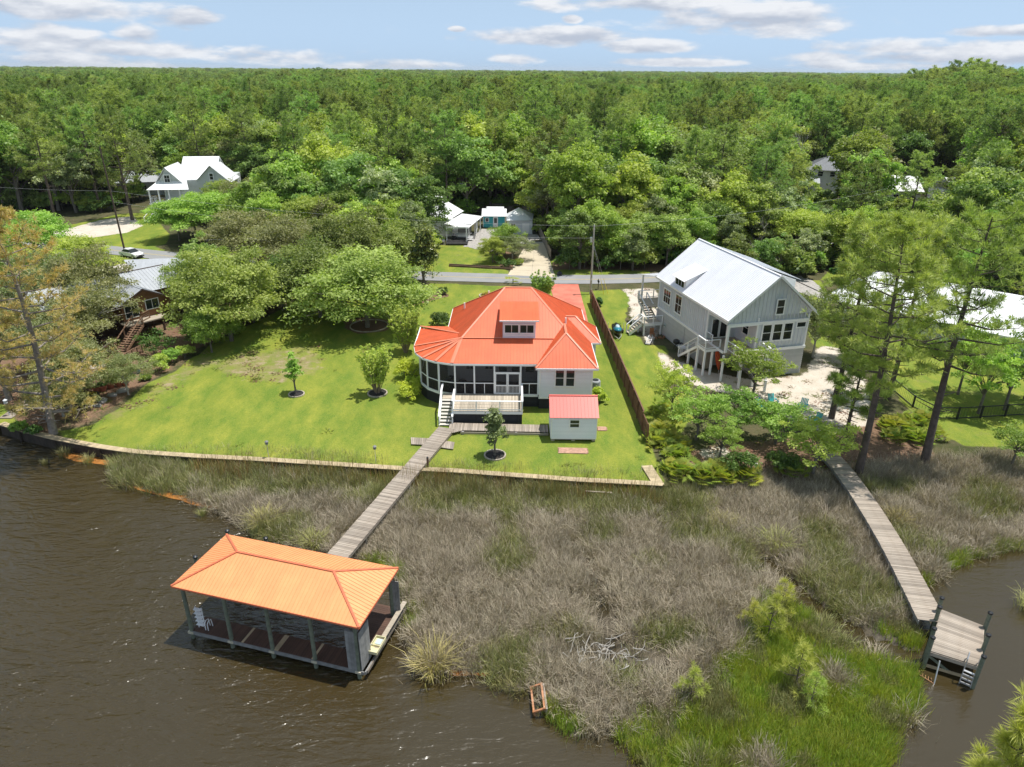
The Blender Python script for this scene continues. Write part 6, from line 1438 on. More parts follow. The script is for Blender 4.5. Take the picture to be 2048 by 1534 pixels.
# emergent pines that stand out of the near wood
EM = [(1325, 188, 'broadest emergent pine, above the grey house ridge'), (1250, 210, 'emergent pine left of the broadest one'), (1150, 240, 'twin trunked looking pine above the driveway fence'), (1190, 178, 'emergent pine high above the light utility pole'), (1100, 245, 'pine with a long visible trunk above the grey outbuilding'), (1395, 262, 'emergent pine right of the broadest one'), (985, 205, 'emergent pine high behind the turquoise shed'), (905, 192, 'emergent pine high behind the white cottage'), (700, 172, 'dark emergent pine left of the white cottage, high in the wood'), (625, 172, 'emergent pine with a dark visible trunk between the sage house and the cottage'), (560, 196, 'emergent pine right behind the sage house'), (480, 222, 'pine rising over the right gable of the sage house'), (310, 215, 'pine rising over the left roof of the sage house'), (222, 238, 'pine left of the sage house with a bare trunk'), (150, 178, 'rounded emergent pine at the left of the wood'), (820, 220, 'emergent pine above the left roof of the white cottage'), (1560, 240, 'emergent pine left of the slate roof house'), (1640, 170, 'tall pine behind the slate roof house'), (1738, 330, 'pine right of the large dark magnolia'), (1850, 310, 'pine in front of the white roofed cottages'), (1920, 340, 'yellow green pine right of the white roofed cottages'), (2000, 300, 'emergent pine near the right edge of the wood'), (1590, 310, 'pine just left of the white garage of the slate roof house'), (1450, 175, 'emergent pine above the bleached bare tree'), (60, 240, 'emergent pine close to the left edge'), (400, 180, 'emergent pine far behind the sage house')]
for i, (px, py, lb) in enumerate(EM):
    h = (21, 19.5, 22, 17, 20)[i % 5]; an = (py - 141) / 1535; Yd = min(255, max(138, 9.5 / an)); q = HZ(px, py, Yd); sc = max(.5, min(1.25, q.z / h)); plant_tree('pine_tree', PF[i % 5], (q.x, q.y, 0), lb, group='pines in the wood', rz=i * 1.9, sc=(sc * 1.15, sc * 1.15, sc))
# magnolia and crape myrtles, young lawn trees
MAG = broadleaf_proto(401, 10.5, 2.6, 2.6, 70, 75, .40, MAGN, flat=.8, shape='cone', limbn=14, trunks=2)
plant_tree('magnolia_tree', MAG, G(852, 588), 'dark glossy magnolia with two pale trunks beside the road', sc=.95)
plant_tree('magnolia_tree', MAG, G(1700, 415), 'large dark magnolia in front of the slate roof house', sc=(1.7, 1.7, 1.1))
for k, (px, py, s, lb) in enumerate(((755, 787, 1.0, 'vase shaped crape myrtle in an edged ring on the lawn'), (812, 705, 1.05, 'vase shaped crape myrtle close to the curved porch roof'), (1084, 600, 1.0, 'bushy crape myrtle behind the coral roof by the red driveway'))):
    plant_tree('crape_myrtle', myrtle_proto(410 + k, 6.0 if k < 2 else 4.4, 36 if k < 2 else 46, LIMET if k == 0 else BRIGHT, .36 if k < 2 else .5), G(px, py), lb, sc=s)
plant_tree('young_tree', broadleaf_proto(420, 4.6, 1.15, .5, 40, 55, .18, LIMET, flat=.7, shape='cone', limbn=8), G(592, 786), 'small upright young tree in a stone ring alone on the lawn', sc=.95)
plant_tree('young_tree', broadleaf_proto(421, 4.4, 1.2, .6, 42, 60, .19, OLIVE, flat=.8, shape='cone', limbn=9), G(990, 912), 'small young tree in a dark mulch ring in front of the deck')
# tall pines over the right-hand lots
HP = [pine_proto(500 + i, h, r, f, nb, 20, 24, .58, .044, PINEN, lean=.035, r0=rr, bare=9) for i, (h, r, f, nb, rr) in enumerate(((20.6, 4.7, .40, 44, .30), (20.6, 5.2, .40, 44, .33), (18.6, 4.1, .40, 38, .27), (8.5, 2.9, .3, 26, .17)))]
for px, py, k, s, lb in ((1718, 940, 0, 1.0, 'tall leaning pine at the marsh edge right of the walkway'), (1850, 920, 1, 1.0, 'tallest right hand pine standing by the corner of the black rail fence'), (1662, 838, 2, 1.0, 'tall pine at the right corner of the grey house yard'), (1692, 868, 3, 1.0, 'small crooked pine beside the tall pine on the sandy yard'), (1775, 800, 2, .95, 'tall pine behind the palmetto clump in front of the white roof house'), (2052, 800, 0, .9, 'tall pine at the right edge on the neighbouring lawn')):
    plant_tree('tall_pine', HP[k], G(px, py, -.1), lb, rz=px % 6, sc=s, tilt=(0, .03 if px in (1718, 1850) else 0))
# cypress with rust coloured foliage at the left edge
CY = pine_proto(520, 20.0, 6.2, .12, 44, 34, 16, .46, .045, RUST, bark=M('pale_grey_bark', (.24, .21, .185), .9, var=.3, scale=3, bump=.4, bscale=6), lean=.13, r0=.32, bare=20, shape='parasol')
plant_tree('cypress_tree', CY, G(107, 868), 'tall rust and gold foliaged cypress at the left shoreline', rz=2.2, tilt=(0, -.05))
CY2 = pine_proto(521, 15.0, 4.2, .2, 44, 30, 18, .36, .055, RUST, bark=MATS['pale_grey_bark'], lean=.08, r0=.3, bare=8, shape='cone')
plant_tree('cypress_tree', CY2, G(20, 800), 'second rust foliaged cypress at the left edge of the picture', rz=.6)
# young longleaf pines in the green marsh and by the camera
YP = [pine_proto(530 + i, 3.0, 1.25, .2, 12, 3, 34, .46, .02, PINEB, r0=.05, bare=0, shape='cone') for i in range(2)]
for px, py, s, k, lb in ((1535, 1275, 1.0, 0, 'bright longleaf pine sapling at the top of the green marsh'), (1500, 1260, .7, 1, 'smaller pine sapling left of the bright marsh sapling'), (1590, 1375, 1.0, 1, 'bright pine sapling in the middle of the green marsh'), (1620, 1415, .75, 0, 'low pine sapling below the middle marsh sapling'), (1380, 1405, .8, 1, 'bright pine sapling alone in the grey marsh by the green edge'), (1560, 1225, .8, 0, 'pine sapling nearest the narrow marsh creek')):
    plant_tree('pine_sapling', YP[k], G(px, py, -.9), lb, rz=px % 6, sc=s)
def near_pine_top():
    p = HZ(2080, 1430, 13.0); H = p.z + 1.0; pr = pine_proto(540, H, 1.7, .62, 30, 6, 54, .44, .018, PINEB, r0=.16, bare=3, shape='cone', lean=.01)
    plant_tree('tall_pine', pr, (p.x, p.y, -1.0), 'bright needled pine top at the bottom right corner over the creek', rz=1.0, sc=1.0)
    b = MB(); b.lathe([(4.5, -.3), (3.2, .1), (1.2, .3)], (p.x + 1.5, p.y, -1.0), 18); tag(b.obj('mud_bank', M('bank_mud', (.06, .05, .03), .9, var=.3)), kind='structure')
near_pine_top()
def bare_tree(loc, label, H, seed, name='dead_tree', spread=.35):
    rs = random.Random(seed); limbs = []
    def grow(p, d, L, r, lv):
        q = p + d * L; m = p.lerp(q, .5) + Vector((rs.gauss(0, .08), rs.gauss(0, .08), 0)) * L; limbs.append(([p, m, q], [r, r * .8, r * .5]))
        if lv == 0: return
        for _ in range(3): grow(q if rs.random() < .5 else m, (d + Vector((rs.gauss(0, spread * 1.6), rs.gauss(0, spread * 1.6), rs.gauss(.1, spread)))).normalized(), L * (.55 + .25 * rs.random()), r * .5, lv - 1)
    grow(Vector((0, 0, -.2)), Vector((0, 0, 1)), H * .45, H * .016 + .03, 4)
    t = thing(name, label, 'tree', loc); link('trunk', limb_mesh('trunk', limbs, PALEBARK, 5), t)
bare_tree((71, 178, 0), 'bare dead pine standing up out of the wood above the slate roof house', 17, 3, spread=.22)
bare_tree(tuple(crown_at(1525, 470, 40, 3.5)[0]), 'bleached bare tree behind the white ridge of the grey house', 7, 8, spread=.5)
# ---------------------------------------------------------------- marsh
MZ = -0.86
MARSH = GP([(262, 912), (232, 940), (244, 972), (330, 985), (430, 1012), (488, 1045), (520, 1072), (600, 1092), (668, 1112), (720, 1125), (782, 1142), (812, 1195), (828, 1300), (838, 1345), (900, 1342), (985, 1345), (1000, 1382), (1066, 1378), (1078, 1398), (1100, 1440), (1140, 1475), (1190, 1465), (1228, 1440), (1245, 1490), (1300, 1545), (1340, 1700), (1700, 1700), (1780, 1520), (1838, 1410), (1832, 1340), (1838, 1290), (1850, 1240), (1838, 1190), (1880, 1142), (1950, 1115), (2048, 1092), (2300, 1060), (2700, 960), (2500, 905), (2048, 915), (1900, 920), (1760, 932), (1640, 955), (1420, 955), (1330, 965), (1150, 955), (800, 935), (534, 915)], MZ)
CREEK = [GP([(1528, 1128), (1560, 1150), (1610, 1200), (1680, 1245), (1740, 1285), (1800, 1312), (1850, 1322)], MZ), GP([(1180, 1300), (1240, 1330), (1300, 1345), (1340, 1330)], MZ), GP([(1170, 1120), (1200, 1180), (1205, 1240), (1230, 1310)], MZ)]
GREENZ = [GP([(1150, 970), (1330, 976), (1350, 992), (1250, 996), (1160, 988)], MZ), GP([(700, 938), (792, 946), (780, 962), (710, 950)], MZ), GP([(520, 925), (600, 930), (600, 942), (520, 938)], MZ), GP([(1500, 1215), (1560, 1190), (1640, 1262), (1760, 1312), (1850, 1340), (1845, 1430), (1790, 1510), (1740, 1700), (1250, 1700), (1225, 1445), (1320, 1425), (1400, 1370), (1480, 1310)], MZ), GP([(772, 1135), (800, 1140), (840, 1260), (822, 1270), (805, 1200)], MZ), GP([(715, 1110), (790, 1112), (800, 1150), (770, 1160)], MZ), GP([(1088, 1425), (1160, 1420), (1175, 1478), (1130, 1480)], MZ), GP([(1825, 1180), (1900, 1120), (2060, 1080), (2060, 1110), (1960, 1125), (1890, 1150), (1850, 1215), (1845, 1235)], MZ), GP([(1760, 1240), (1845, 1280), (1835, 1310), (1760, 1290)], MZ)]
def marsh():
    st = .4; xs = np.arange(-36, 75, st); ys = np.arange(16, 62, st); X, Y = np.meshgrid(xs, ys)
    M_ = [(p.x, p.y) for p in MARSH]; ins = inpoly(X, Y, M_)
    cd = np.full(X.shape, 9.0)
    for c, w in zip(CREEK, (.75, .4, .3)): d, _, _ = dist_poly(X, Y, [(p.x, p.y) for p in c], False); cd = np.minimum(cd, d - w + (vnoise(X, Y, .9, 4) - .5) * .5)
    edge, _, _ = dist_poly(X, Y, M_)
    Z = np.where(ins & (cd > 0), MZ + .04 * np.clip(edge, 0, 2) - .02, WATER_Z - .25); Z = np.where(ins, Z, WATER_Z - .3); Z = Z + (vnoise(X, Y, .8, 8) - .5) * .12
    idx = np.arange(X.size).reshape(X.shape); k = ins[:-1, :-1] | ins[1:, 1:] | ins[1:, :-1] | ins[:-1, 1:]
    q = np.stack([idx[:-1, :-1], idx[:-1, 1:], idx[1:, 1:], idx[1:, :-1]], -1)[k]
    used, inv = np.unique(q, return_inverse=True)
    me = np_mesh('mud', np.column_stack([X.ravel()[used], Y.ravel()[used], Z.ravel()[used]]), inv.reshape(q.shape), M('marsh_mud', (.05, .04, .026), .7, scale=.8, c2=(.10, .08, .05)), smooth=True)
    tag(link('marsh_ground', me), kind='structure')
    # tufts
    rs = np.random.RandomState(77)
    def tuft(seed, n, h, w, spread, lean, mat, stalk=0):
        r = np.random.RandomState(seed); b0 = r.normal(size=(n, 2)) * spread; az = r.rand(n) * 6.28; ln = h * (.55 + .55 * r.rand(n)); ou = lean * (.3 + r.rand(n))
        d = np.stack([np.cos(az), np.sin(az)], -1) * .6 + unit(b0) * .6; s = np.stack([-d[:, 1], d[:, 0]], -1)
        P0 = np.column_stack([b0, np.full(n, -.12)]); P1 = np.column_stack([b0 + d * (ou * ln * .35)[:, None], ln * .6]); P2 = np.column_stack([b0 + d * (ou * ln)[:, None], ln * (1 - .28 * ou)])
        sw = np.column_stack([s, np.zeros(n)]) * w
        V = np.stack([P0 - sw * .5, P0 + sw * .5, P1 + sw * .45, P1 - sw * .45, P2 + sw * .08, P2 - sw * .08], 1).reshape(-1, 3)
        f = np.arange(n)[:, None] * 6; F = np.concatenate([f + np.array([[0, 1, 2, 3]]), f + np.array([[3, 2, 4, 5]])])
        return np_mesh('tuft', V, F, mat, np.repeat(r.rand(n), 6))
    RUSH = leaf_mat('grey_brown_rush', (.245, .205, .15), (.585, .51, .395), trans=.12, rnd=.25, rough=.7, hue=.012)
    RUSHG = leaf_mat('olive_rush', (.15, .165, .05), (.44, .43, .19), trans=.2, rnd=.25, rough=.7)
    GRN = leaf_mat('bright_marsh_grass', (.19, .275, .032), (.44, .50, .085), trans=.3, rnd=.2, rough=.6)
    STRAW = leaf_mat('straw_grass', (.25, .25, .07), (.6, .56, .23), trans=.2, rnd=.1, rough=.7)
    A = [bpy.data.objects.new('r_%02d' % i, tuft(600 + i, 70, .98, .019, .34, .5, RUSH)) for i in range(5)] + [bpy.data.objects.new('s_%02d' % i, tuft(610 + i, 64, 1.0, .02, .32, .45, RUSHG)) for i in range(3)]
    Bm = [bpy.data.objects.new('g_%02d' % i, tuft(620 + i, 60, .72, .022, .22, .3, GRN if i < 4 else RUSHG)) for i in range(6)]
    CA, CB = inst_collection('rush_prototypes', A), inst_collection('green_prototypes', Bm)
    n = 60000; px = rs.uniform(-34, 62, n); py = rs.uniform(17, 58, n)
    ok = inpoly(px, py, M_)
    for c, w in zip(CREEK, (.95, .6, .6)): d, _, _ = dist_poly(px, py, [(p.x, p.y) for p in c], False); ok &= d > w + (vnoise(px, py, 1.1, 12) - .4) * .4
    # keep the walkways and the boathouse free
    for a, b, w in ((G(893, 856), G(660, 1125), .8),): d, _, _ = dist_poly(px, py, [(a.x, a.y), (b.x, b.y)], False); ok &= d > w
    dk = [G(1640, 892), G(1675, 927), G(1719, 985), G(1776, 1075), G(1828, 1170), G(1866, 1245)]; d, _, _ = dist_poly(px, py, [(p.x, p.y) for p in dk], False); ok &= d > 1.0
    hole = inpoly(px, py, [(p.x, p.y) for p in GP([(1120, 1290), (1240, 1285), (1330, 1310), (1330, 1350), (1240, 1360), (1150, 1340)], MZ)]); ok &= ~(hole & (rs.rand(n) < .72))
    bare = vnoise(px, py, 2.8, 23) * .4 + vnoise(px, py, 1.4, 21) * .35 + vnoise(px, py, .7, 22) * .25; gz = np.zeros(n, bool)
    for g_ in GREENZ: gz |= inpoly(px, py, [(p.x, p.y) for p in g_])
    ok &= gz | (bare > .40) | (rs.rand(n) < .22)
    px, py = px[ok], py[ok]; green = np.zeros(len(px), bool)
    jx, jy = px + (vnoise(px, py, 1.2, 31) - .5) * 1.6, py + (vnoise(px, py, 1.2, 32) - .5) * 1.6
    for g in GREENZ: green |= inpoly(jx, jy, [(p.x, p.y) for p in g])
    green &= ~((vnoise(px, py, 1.8, 41) > .86))
    fld = vnoise(px, py, 5.0, 51) * 6.28 * 1.3; tl = .12 + .38 * vnoise(px, py, 2.2, 52)
    tilt = np.column_stack([np.cos(fld) * tl, np.sin(fld) * tl])
    mz = np.full(len(px), MZ)
    bl, _, _ = dist_poly(px, py, [(p.x, p.y) for p in BULK], False)
    olive = (bl < 3.6 + 2 * (vnoise(px, py, 2, 61) - .5)) | (vnoise(px, py, 3.2, 62) > .66); olive &= rs.rand(len(px)) < .85
    g = green; ng = ~g
    keep = rs.rand(len(px)) < .8; ng2 = ng & keep
    wh = np.where(olive, rs.randint(5, 8, len(px)), rs.randint(0, 5, len(px)))
    hsc = .75 + .4 * rs.rand(len(px)) + .35 * (vnoise(px, py, 2.6, 71) - .5); hsc = np.where(bl < 2.2, hsc * 1.15, hsc)
    scatter('marsh_grass', np.column_stack([px, py, mz])[ng2], (rs.rand(len(px)) * 6.28)[ng2], np.column_stack([np.ones(len(px)) * 1.15, np.ones(len(px)) * 1.15, hsc])[ng2], wh[ng2], CA, tilt[ng2])
    scatter('green_marsh_grass', np.column_stack([px, py, mz])[g], (rs.rand(len(px)) * 6.28)[g], np.column_stack([np.ones(len(px)), np.ones(len(px)), hsc])[g], np.where(vnoise(px, py, 1.3, 91)[g] > .68, rs.randint(4, 6, g.sum()), rs.randint(0, 4, g.sum())), CB, tilt[g] * .5)
    # big separate clumps of straw coloured and green grass
    pro = [tuft(640 + i, 420, 1.35, .028, .42, .75, STRAW) for i in range(3)]; prg = [tuft(650 + i, 240, 1.2, .026, .3, .6, RUSHG) for i in range(2)]
    for i, (x, y, s, lb) in enumerate(((527, 1050, 1.25, 'tall straw coloured grass clump at the water edge above the boathouse roof'), (628, 1092, 1.15, 'straw coloured grass clump between the boathouse and the boardwalk'), (868, 1338, 1.5, 'big straw coloured grass clump leaning over the water right of the boathouse'), (1440, 1052, 1.0, 'pale straw clump in the grey rushes left of the marsh walkway'), (1475, 1055, .8, 'small pale straw clump beside the pale clump in the grey rushes'), (1552, 1095, 1.25, 'large straw clump beside the head of the narrow creek'), (1515, 1085, .9, 'straw clump left of the large clump by the narrow creek'), (1792, 1045, 1.1, 'straw clump right of the marsh walkway'), (1415, 1010, .8, 'straw coloured tuft in the upper grey rushes'), (2064, 1215, 1.0, 'grass clump at the right edge across the creek'))):
        q = G(x, y, MZ); t = link('grass_clump', pro[i % 3], None, q, (0, 0, i * 1.3), (s * .78, s * .78, s * .8)); tag(t, lb, 'grass clump', 'straw grass clumps in the marsh')
    for i, (x, y, s, lb) in enumerate(((130, 912, .8, 'green reed tuft standing in water beside the seawall at the left'), (178, 925, .7, 'small green reed tuft in shallow water left of the orange algae'), (228, 925, .7, 'green reed tuft in the orange algae against the seawall'), (90, 928, .45, 'faint reed tuft farthest left in the water'), (405, 1030, .5, 'small reed tuft alone in open water below the seawall marsh'), (545, 1082, .6, 'small reed tuft behind the boathouse roof'))):
        q = G(x, y, WATER_Z); t = link('reed_tuft', prg[i % 2], None, q, (0, 0, i * 1.7), (s, s, s)); tag(t, lb, 'reed tuft', 'reed tufts in the water')
    # tall seed stalks along the seawall
    SE = leaf_mat('rusty_seed_stalk', (.2, .17, .05), (.42, .28, .1), trans=.1)
    so_ = [bpy.data.objects.new('k_%02d' % i, tuft(660 + i, 9, 2.1, .03, .3, .12, SE)) for i in range(2)]
    m = 420; t = rs.rand(m); pp = []
    poly = [(p.x, p.y) for p in BULK[7:]]; segs = [(poly[i], poly[i + 1]) for i in range(len(poly) - 1)]
    for i in range(m): a, b = segs[rs.randint(len(segs))]; u = rs.rand(); pp.append((a[0] + (b[0] - a[0]) * u, a[1] + (b[1] - a[1]) * u - .3 - 1.6 * rs.rand(), MZ))
    scatter('seed_stalks', pp, rs.rand(m) * 6.28, .6 + .5 * rs.rand(m), rs.randint(0, 2, m), inst_collection('stalk_prototypes', so_))
marsh()
ALG = M('orange_algae', (.42, .17, .03), .8, scale=2.5, c2=(.25, .10, .02))
def algae(name, px, seed, lb=None):
    r = random.Random(seed); V = []; n = len(px); c = [sum(p[0] for p in px) / n, sum(p[1] for p in px) / n]; P = []
    for i in range(n):
        a, b = px[i], px[(i + 1) % n]
        for j in range(5): t = j / 5; P.append(G(a[0] + (b[0] - a[0]) * t + r.uniform(-3, 3), a[1] + (b[1] - a[1]) * t + r.uniform(-1.2, 1.2), WATER_Z + .03))
    tag(MB().prism(P, (0, 0, 1), .02).obj(name, ALG), kind='stuff')
algae('orange_algae', [(112, 908), (160, 905), (250, 918), (258, 924), (215, 930), (150, 922)], 1); algae('orange_algae', [(232, 960), (330, 974), (420, 1000), (445, 1018), (400, 1012), (300, 985), (240, 968)], 2); algae('orange_algae', [(900, 1340), (980, 1346), (985, 1352), (900, 1350)], 3)

def ground_litter():
    # fallen leaves, twigs and stray grass on the bare ground of the lots
    rs = np.random.RandomState(15); V, F, v = leaf_cloud(rs, [(0, 0, 0)] * 3, [.5, .7, .3], 9, .13, .06, up=2.0)
    V[:, 2] = np.abs(V[:, 2]) * .5 + .03
    LIT = leaf_mat('fallen_leaves', (.16, .09, .05), (.36, .24, .14), trans=.1, rnd=.3); GRS = leaf_mat('stray_grass', (.14, .2, .03), (.36, .36, .09), trans=.3, rnd=.2)
    n = 26; b0 = rs.normal(size=(n, 2)) * .16; tip = np.column_stack([b0 * 1.9, .1 + .1 * rs.rand(n)]); s = rs.normal(size=(n, 3)) * .02; base = np.column_stack([b0, np.zeros(n)]); GV = np.stack([base - s, base + s, tip], 1).reshape(-1, 3)
    ob = [bpy.data.objects.new('l_00', np_mesh('leaf_flakes', V, F, LIT, v)), bpy.data.objects.new('l_01', np_mesh('grass_sprig', GV, np.arange(3 * n).reshape(n, 3), GRS, np.repeat(rs.rand(n), 3)))]
    P = []; wh = []
    for polys, dens, pg in ((SAND[:4], .55, .45), (MULCH[:2] + MULCH[4:5] + MULCH[5:6], .9, .3), (DRY[:2], .5, .35), (LAWN[:1], .02, .6)):
        for p in polys:
            xs = [q.x for q in p]; ys = [q.y for q in p]; m = int((max(xs) - min(xs)) * (max(ys) - min(ys)) * dens); x = rs.uniform(min(xs), max(xs), m); y = rs.uniform(min(ys), max(ys), m); ok = inpoly(x, y, [(q.x, q.y) for q in p]) & (vnoise(x, y, 2.2, 17) > .42)
            x, y = x[ok], y[ok]; z = shore_drop(x, y); P.append(np.column_stack([x, y, z])); wh.append((rs.rand(len(x)) < pg).astype(int))
    P = np.concatenate(P); wh = np.concatenate(wh); k = len(P)
    scatter('ground_litter', P, rs.rand(k) * 6.28, .5 + .9 * rs.rand(k), wh, inst_collection('litter_prototypes', ob))
ground_litter()
# ---------------------------------------------------------------- smaller things
RUSTW = M('orange_stained_timber', (.42, .17, .07), .8, rnd=.12, c2=(.5, .26, .15), scale=2)
def broken_bench():
    q = G(1085, 1408, WATER_Z); T = thing('sunken_bench', 'broken orange stained timber bench tipped over in the water at the marsh edge', 'bench', (q.x, q.y, WATER_Z + .1), rad(4))
    for x in (-.55, .0): MB().beam((x, -.85, .25 if x < -.2 else .5), (x, .85, .25 if x < -.2 else .5), .1, .1).obj('side_rail', RUSTW, T)
    MB().beam((.12, -.85, .38), (.12, .85, .38), .1, .26).obj('back_rail', GREYW, T)
    for y in (-.8, .8): MB().beam((-.6, y, .25), (.05, y, .5), .1, .1).obj('arm', RUSTW, T)
    for i in range(4): box('slat', T, (.28 + i * .15, 0, .02 - i * .03), (.13, 1.5, .04), RUSTW)
    for y in (-.7, .7): box('leg', T, (-.5, y, -.1), (.08, .08, .6), RUSTW)
broken_bench()
def driftwood(px, py, label, n, spread, seed, L=1.6, r=.05, name='driftwood_pile'):
    q = G(px, py, MZ); rs = random.Random(seed); T = thing(name, label, 'driftwood', q)
    for i in range(n):
        a = rs.uniform(0, 6.28); x, y = rs.gauss(0, spread), rs.gauss(0, spread * .6); l = L * rs.uniform(.4, 1); z = rs.uniform(.25, .75)
        p = [Vector((x, y, z))]; d = Vector((math.cos(a), math.sin(a), rs.uniform(-.2, .3)))
        for k in range(4): p.append(p[-1] + d * l / 4); d = (d + Vector((rs.gauss(0, .35), rs.gauss(0, .35), rs.gauss(-.05, .2)))).normalized()
        MB().tube(p, [r * rs.uniform(.6, 1.1) * (1 - .18 * k) for k in range(5)], 6).obj('branch', PALEBARK, T)
driftwood(1185, 1312, 'bleached tangle of driftwood branches in the wet hollow of the grey marsh', 34, .9, 4, r=.036)
driftwood(1255, 1330, 'smaller scatter of pale dead stems right of the driftwood tangle', 14, .6, 5, L=1.1, r=.035)
driftwood(1970, 1048, 'single white bare stick standing in the rushes right of the walkway', 3, .1, 6, L=1.3, r=.05, name='white_stick')
def plank_adrift():
    q = G(1195, 1000, MZ); T = tag(MB().box((0, 0, .75), (2.1, .16, .06)).obj('loose_plank', GREYW), 'loose weathered plank lying on the rushes below the seawall', 'plank'); T.location = q; T.rotation_euler = (0, .03, -.04)
plank_adrift()
def light_post(px, py, h, lb):
    q = G(px, py); T = thing('path_light', lb, 'lamp', q, group='slim path lights along the seawall'); MB().tube([(0, 0, -.2), (0, 0, h)], .025, 6).obj('pole', ALU, T); MB().lathe([(.05, 0), (.13, .03), (.13, .24), (.17, .27), (.03, .38)], (0, 0, h), 8).obj('lamp_head', M('dull_grey_metal', (.22, .22, .22), .5), T)
light_post(538, 917, 1.35, 'slim path light standing at the seawall far left of the boardwalk'); light_post(752, 927, 1.35, 'slim path light standing at the seawall just left of the boardwalk')
# trees rings, brick patches
MULM = M('dark_mulch', (.03, .027, .026), .95, var=.4, scale=8, bump=.6)
BRK = M('pale_pink_brick', (.50, .30, .22), .85, var=.12, rnd=.16, scale=3)
STONE = M('pale_stone', (.42, .37, .30), .9, var=.15, rnd=.15, scale=2, bump=.3)
def ring(px, py, r, lb, mat=STONE, n=22):
    q = G(px, py); T = thing('edged_tree_ring', lb, 'planting ring', q, group='edged tree rings on the lawn')
    MB().lathe([(r - .05, 0), (r - .1, .06), (.2, .1)], n=20).obj('mulch', MULM, T)
    for i in range(n): a = 6.283 * i / n; box('edging_stone', T, (math.cos(a) * r, math.sin(a) * r, .05), (round(6.283 * r / n * .93, 2), .12, .14), mat, (0, 0, a + math.pi / 2))
ring(755, 787, .95, 'stone edged mulch ring under the crape myrtle left of the porch'); ring(593, 789, .75, 'stone edged ring under the young tree alone on the lawn'); ring(990, 911, .88, 'stone edged dark mulch ring under the small tree in front of the deck')
def oak_bed():
    q = G(738, 652); T = thing('edged_oak_bed', 'curved stone edged mulch bed under the broad lawn oak', 'planting bed', q); MB().lathe([(2.3, 0), (2.2, .06), (.3, .12)], n=26).obj('mulch', M('brown_mulch', (.13, .07, .045), .95, var=.3, scale=6), T)
    for i in range(44): a = 6.283 * i / 44; box('edging_stone', T, (math.cos(a) * 2.35, math.sin(a) * 2.35, .05), (.31, .12, .13), STONE, (0, 0, a + math.pi / 2))
oak_bed()
def brick_pad(px, py, nx, ny, lb, rz=0.0):
    q = G(px, py); T = thing('brick_pad', lb, 'paving', q, rz); r = random.Random(px)
    for i in range(nx):
        for j in range(ny): box('brick', T, ((i - nx / 2 + .5) * .21 + (.1 if j % 2 else 0), (j - ny / 2 + .5) * .105, .03 + r.uniform(-.006, .006)), (.2, .095, .07), BRK)
brick_pad(1145, 902, 12, 9, 'small pinkish brick pad on the lawn in front of the shed', -.03); brick_pad(1203, 858, 4, 7, 'tiny brick pad at the right side of the shed')
# shrubs
def shrub(px, py, r, h, mat, lb, name='shrub', cat='shrub', per=60, n=34, leaf=.16, seed=0, group=None):
    key = (round(r, 1), round(h, 1), mat.name, n)
    if key not in SHC: SHC[key] = broadleaf_proto(700 + len(SHC), h, r, .08, n, per, leaf, mat, flat=.85, limbn=4, trunks=3, rcl=.3)
    return plant_tree(name, SHC[key], G(px, py), lb, cat, group, rz=(px * 3 + py) % 6.28, kids=('stems', 'foliage'))
SHC = {}
shrub(816, 755, 1.35, 1.9, LIME, 'upper lime green azalea against the curved porch', 'azalea'); shrub(817, 795, 1.3, 1.6, LIME, 'lower lime green azalea beside the curved porch skirt', 'azalea'); shrub(835, 775, .9, 1.3, LIME, 'small lime azalea between the two larger porch azaleas', 'azalea')
shrub(878, 655, 1.25, 1.9, DKGREEN, 'round clipped dark green bush behind the left porch roof', 'round_bush', n=46); shrub(1198, 805, .8, 1.6, LIME, 'lime green bush beside the air conditioner', 'azalea')
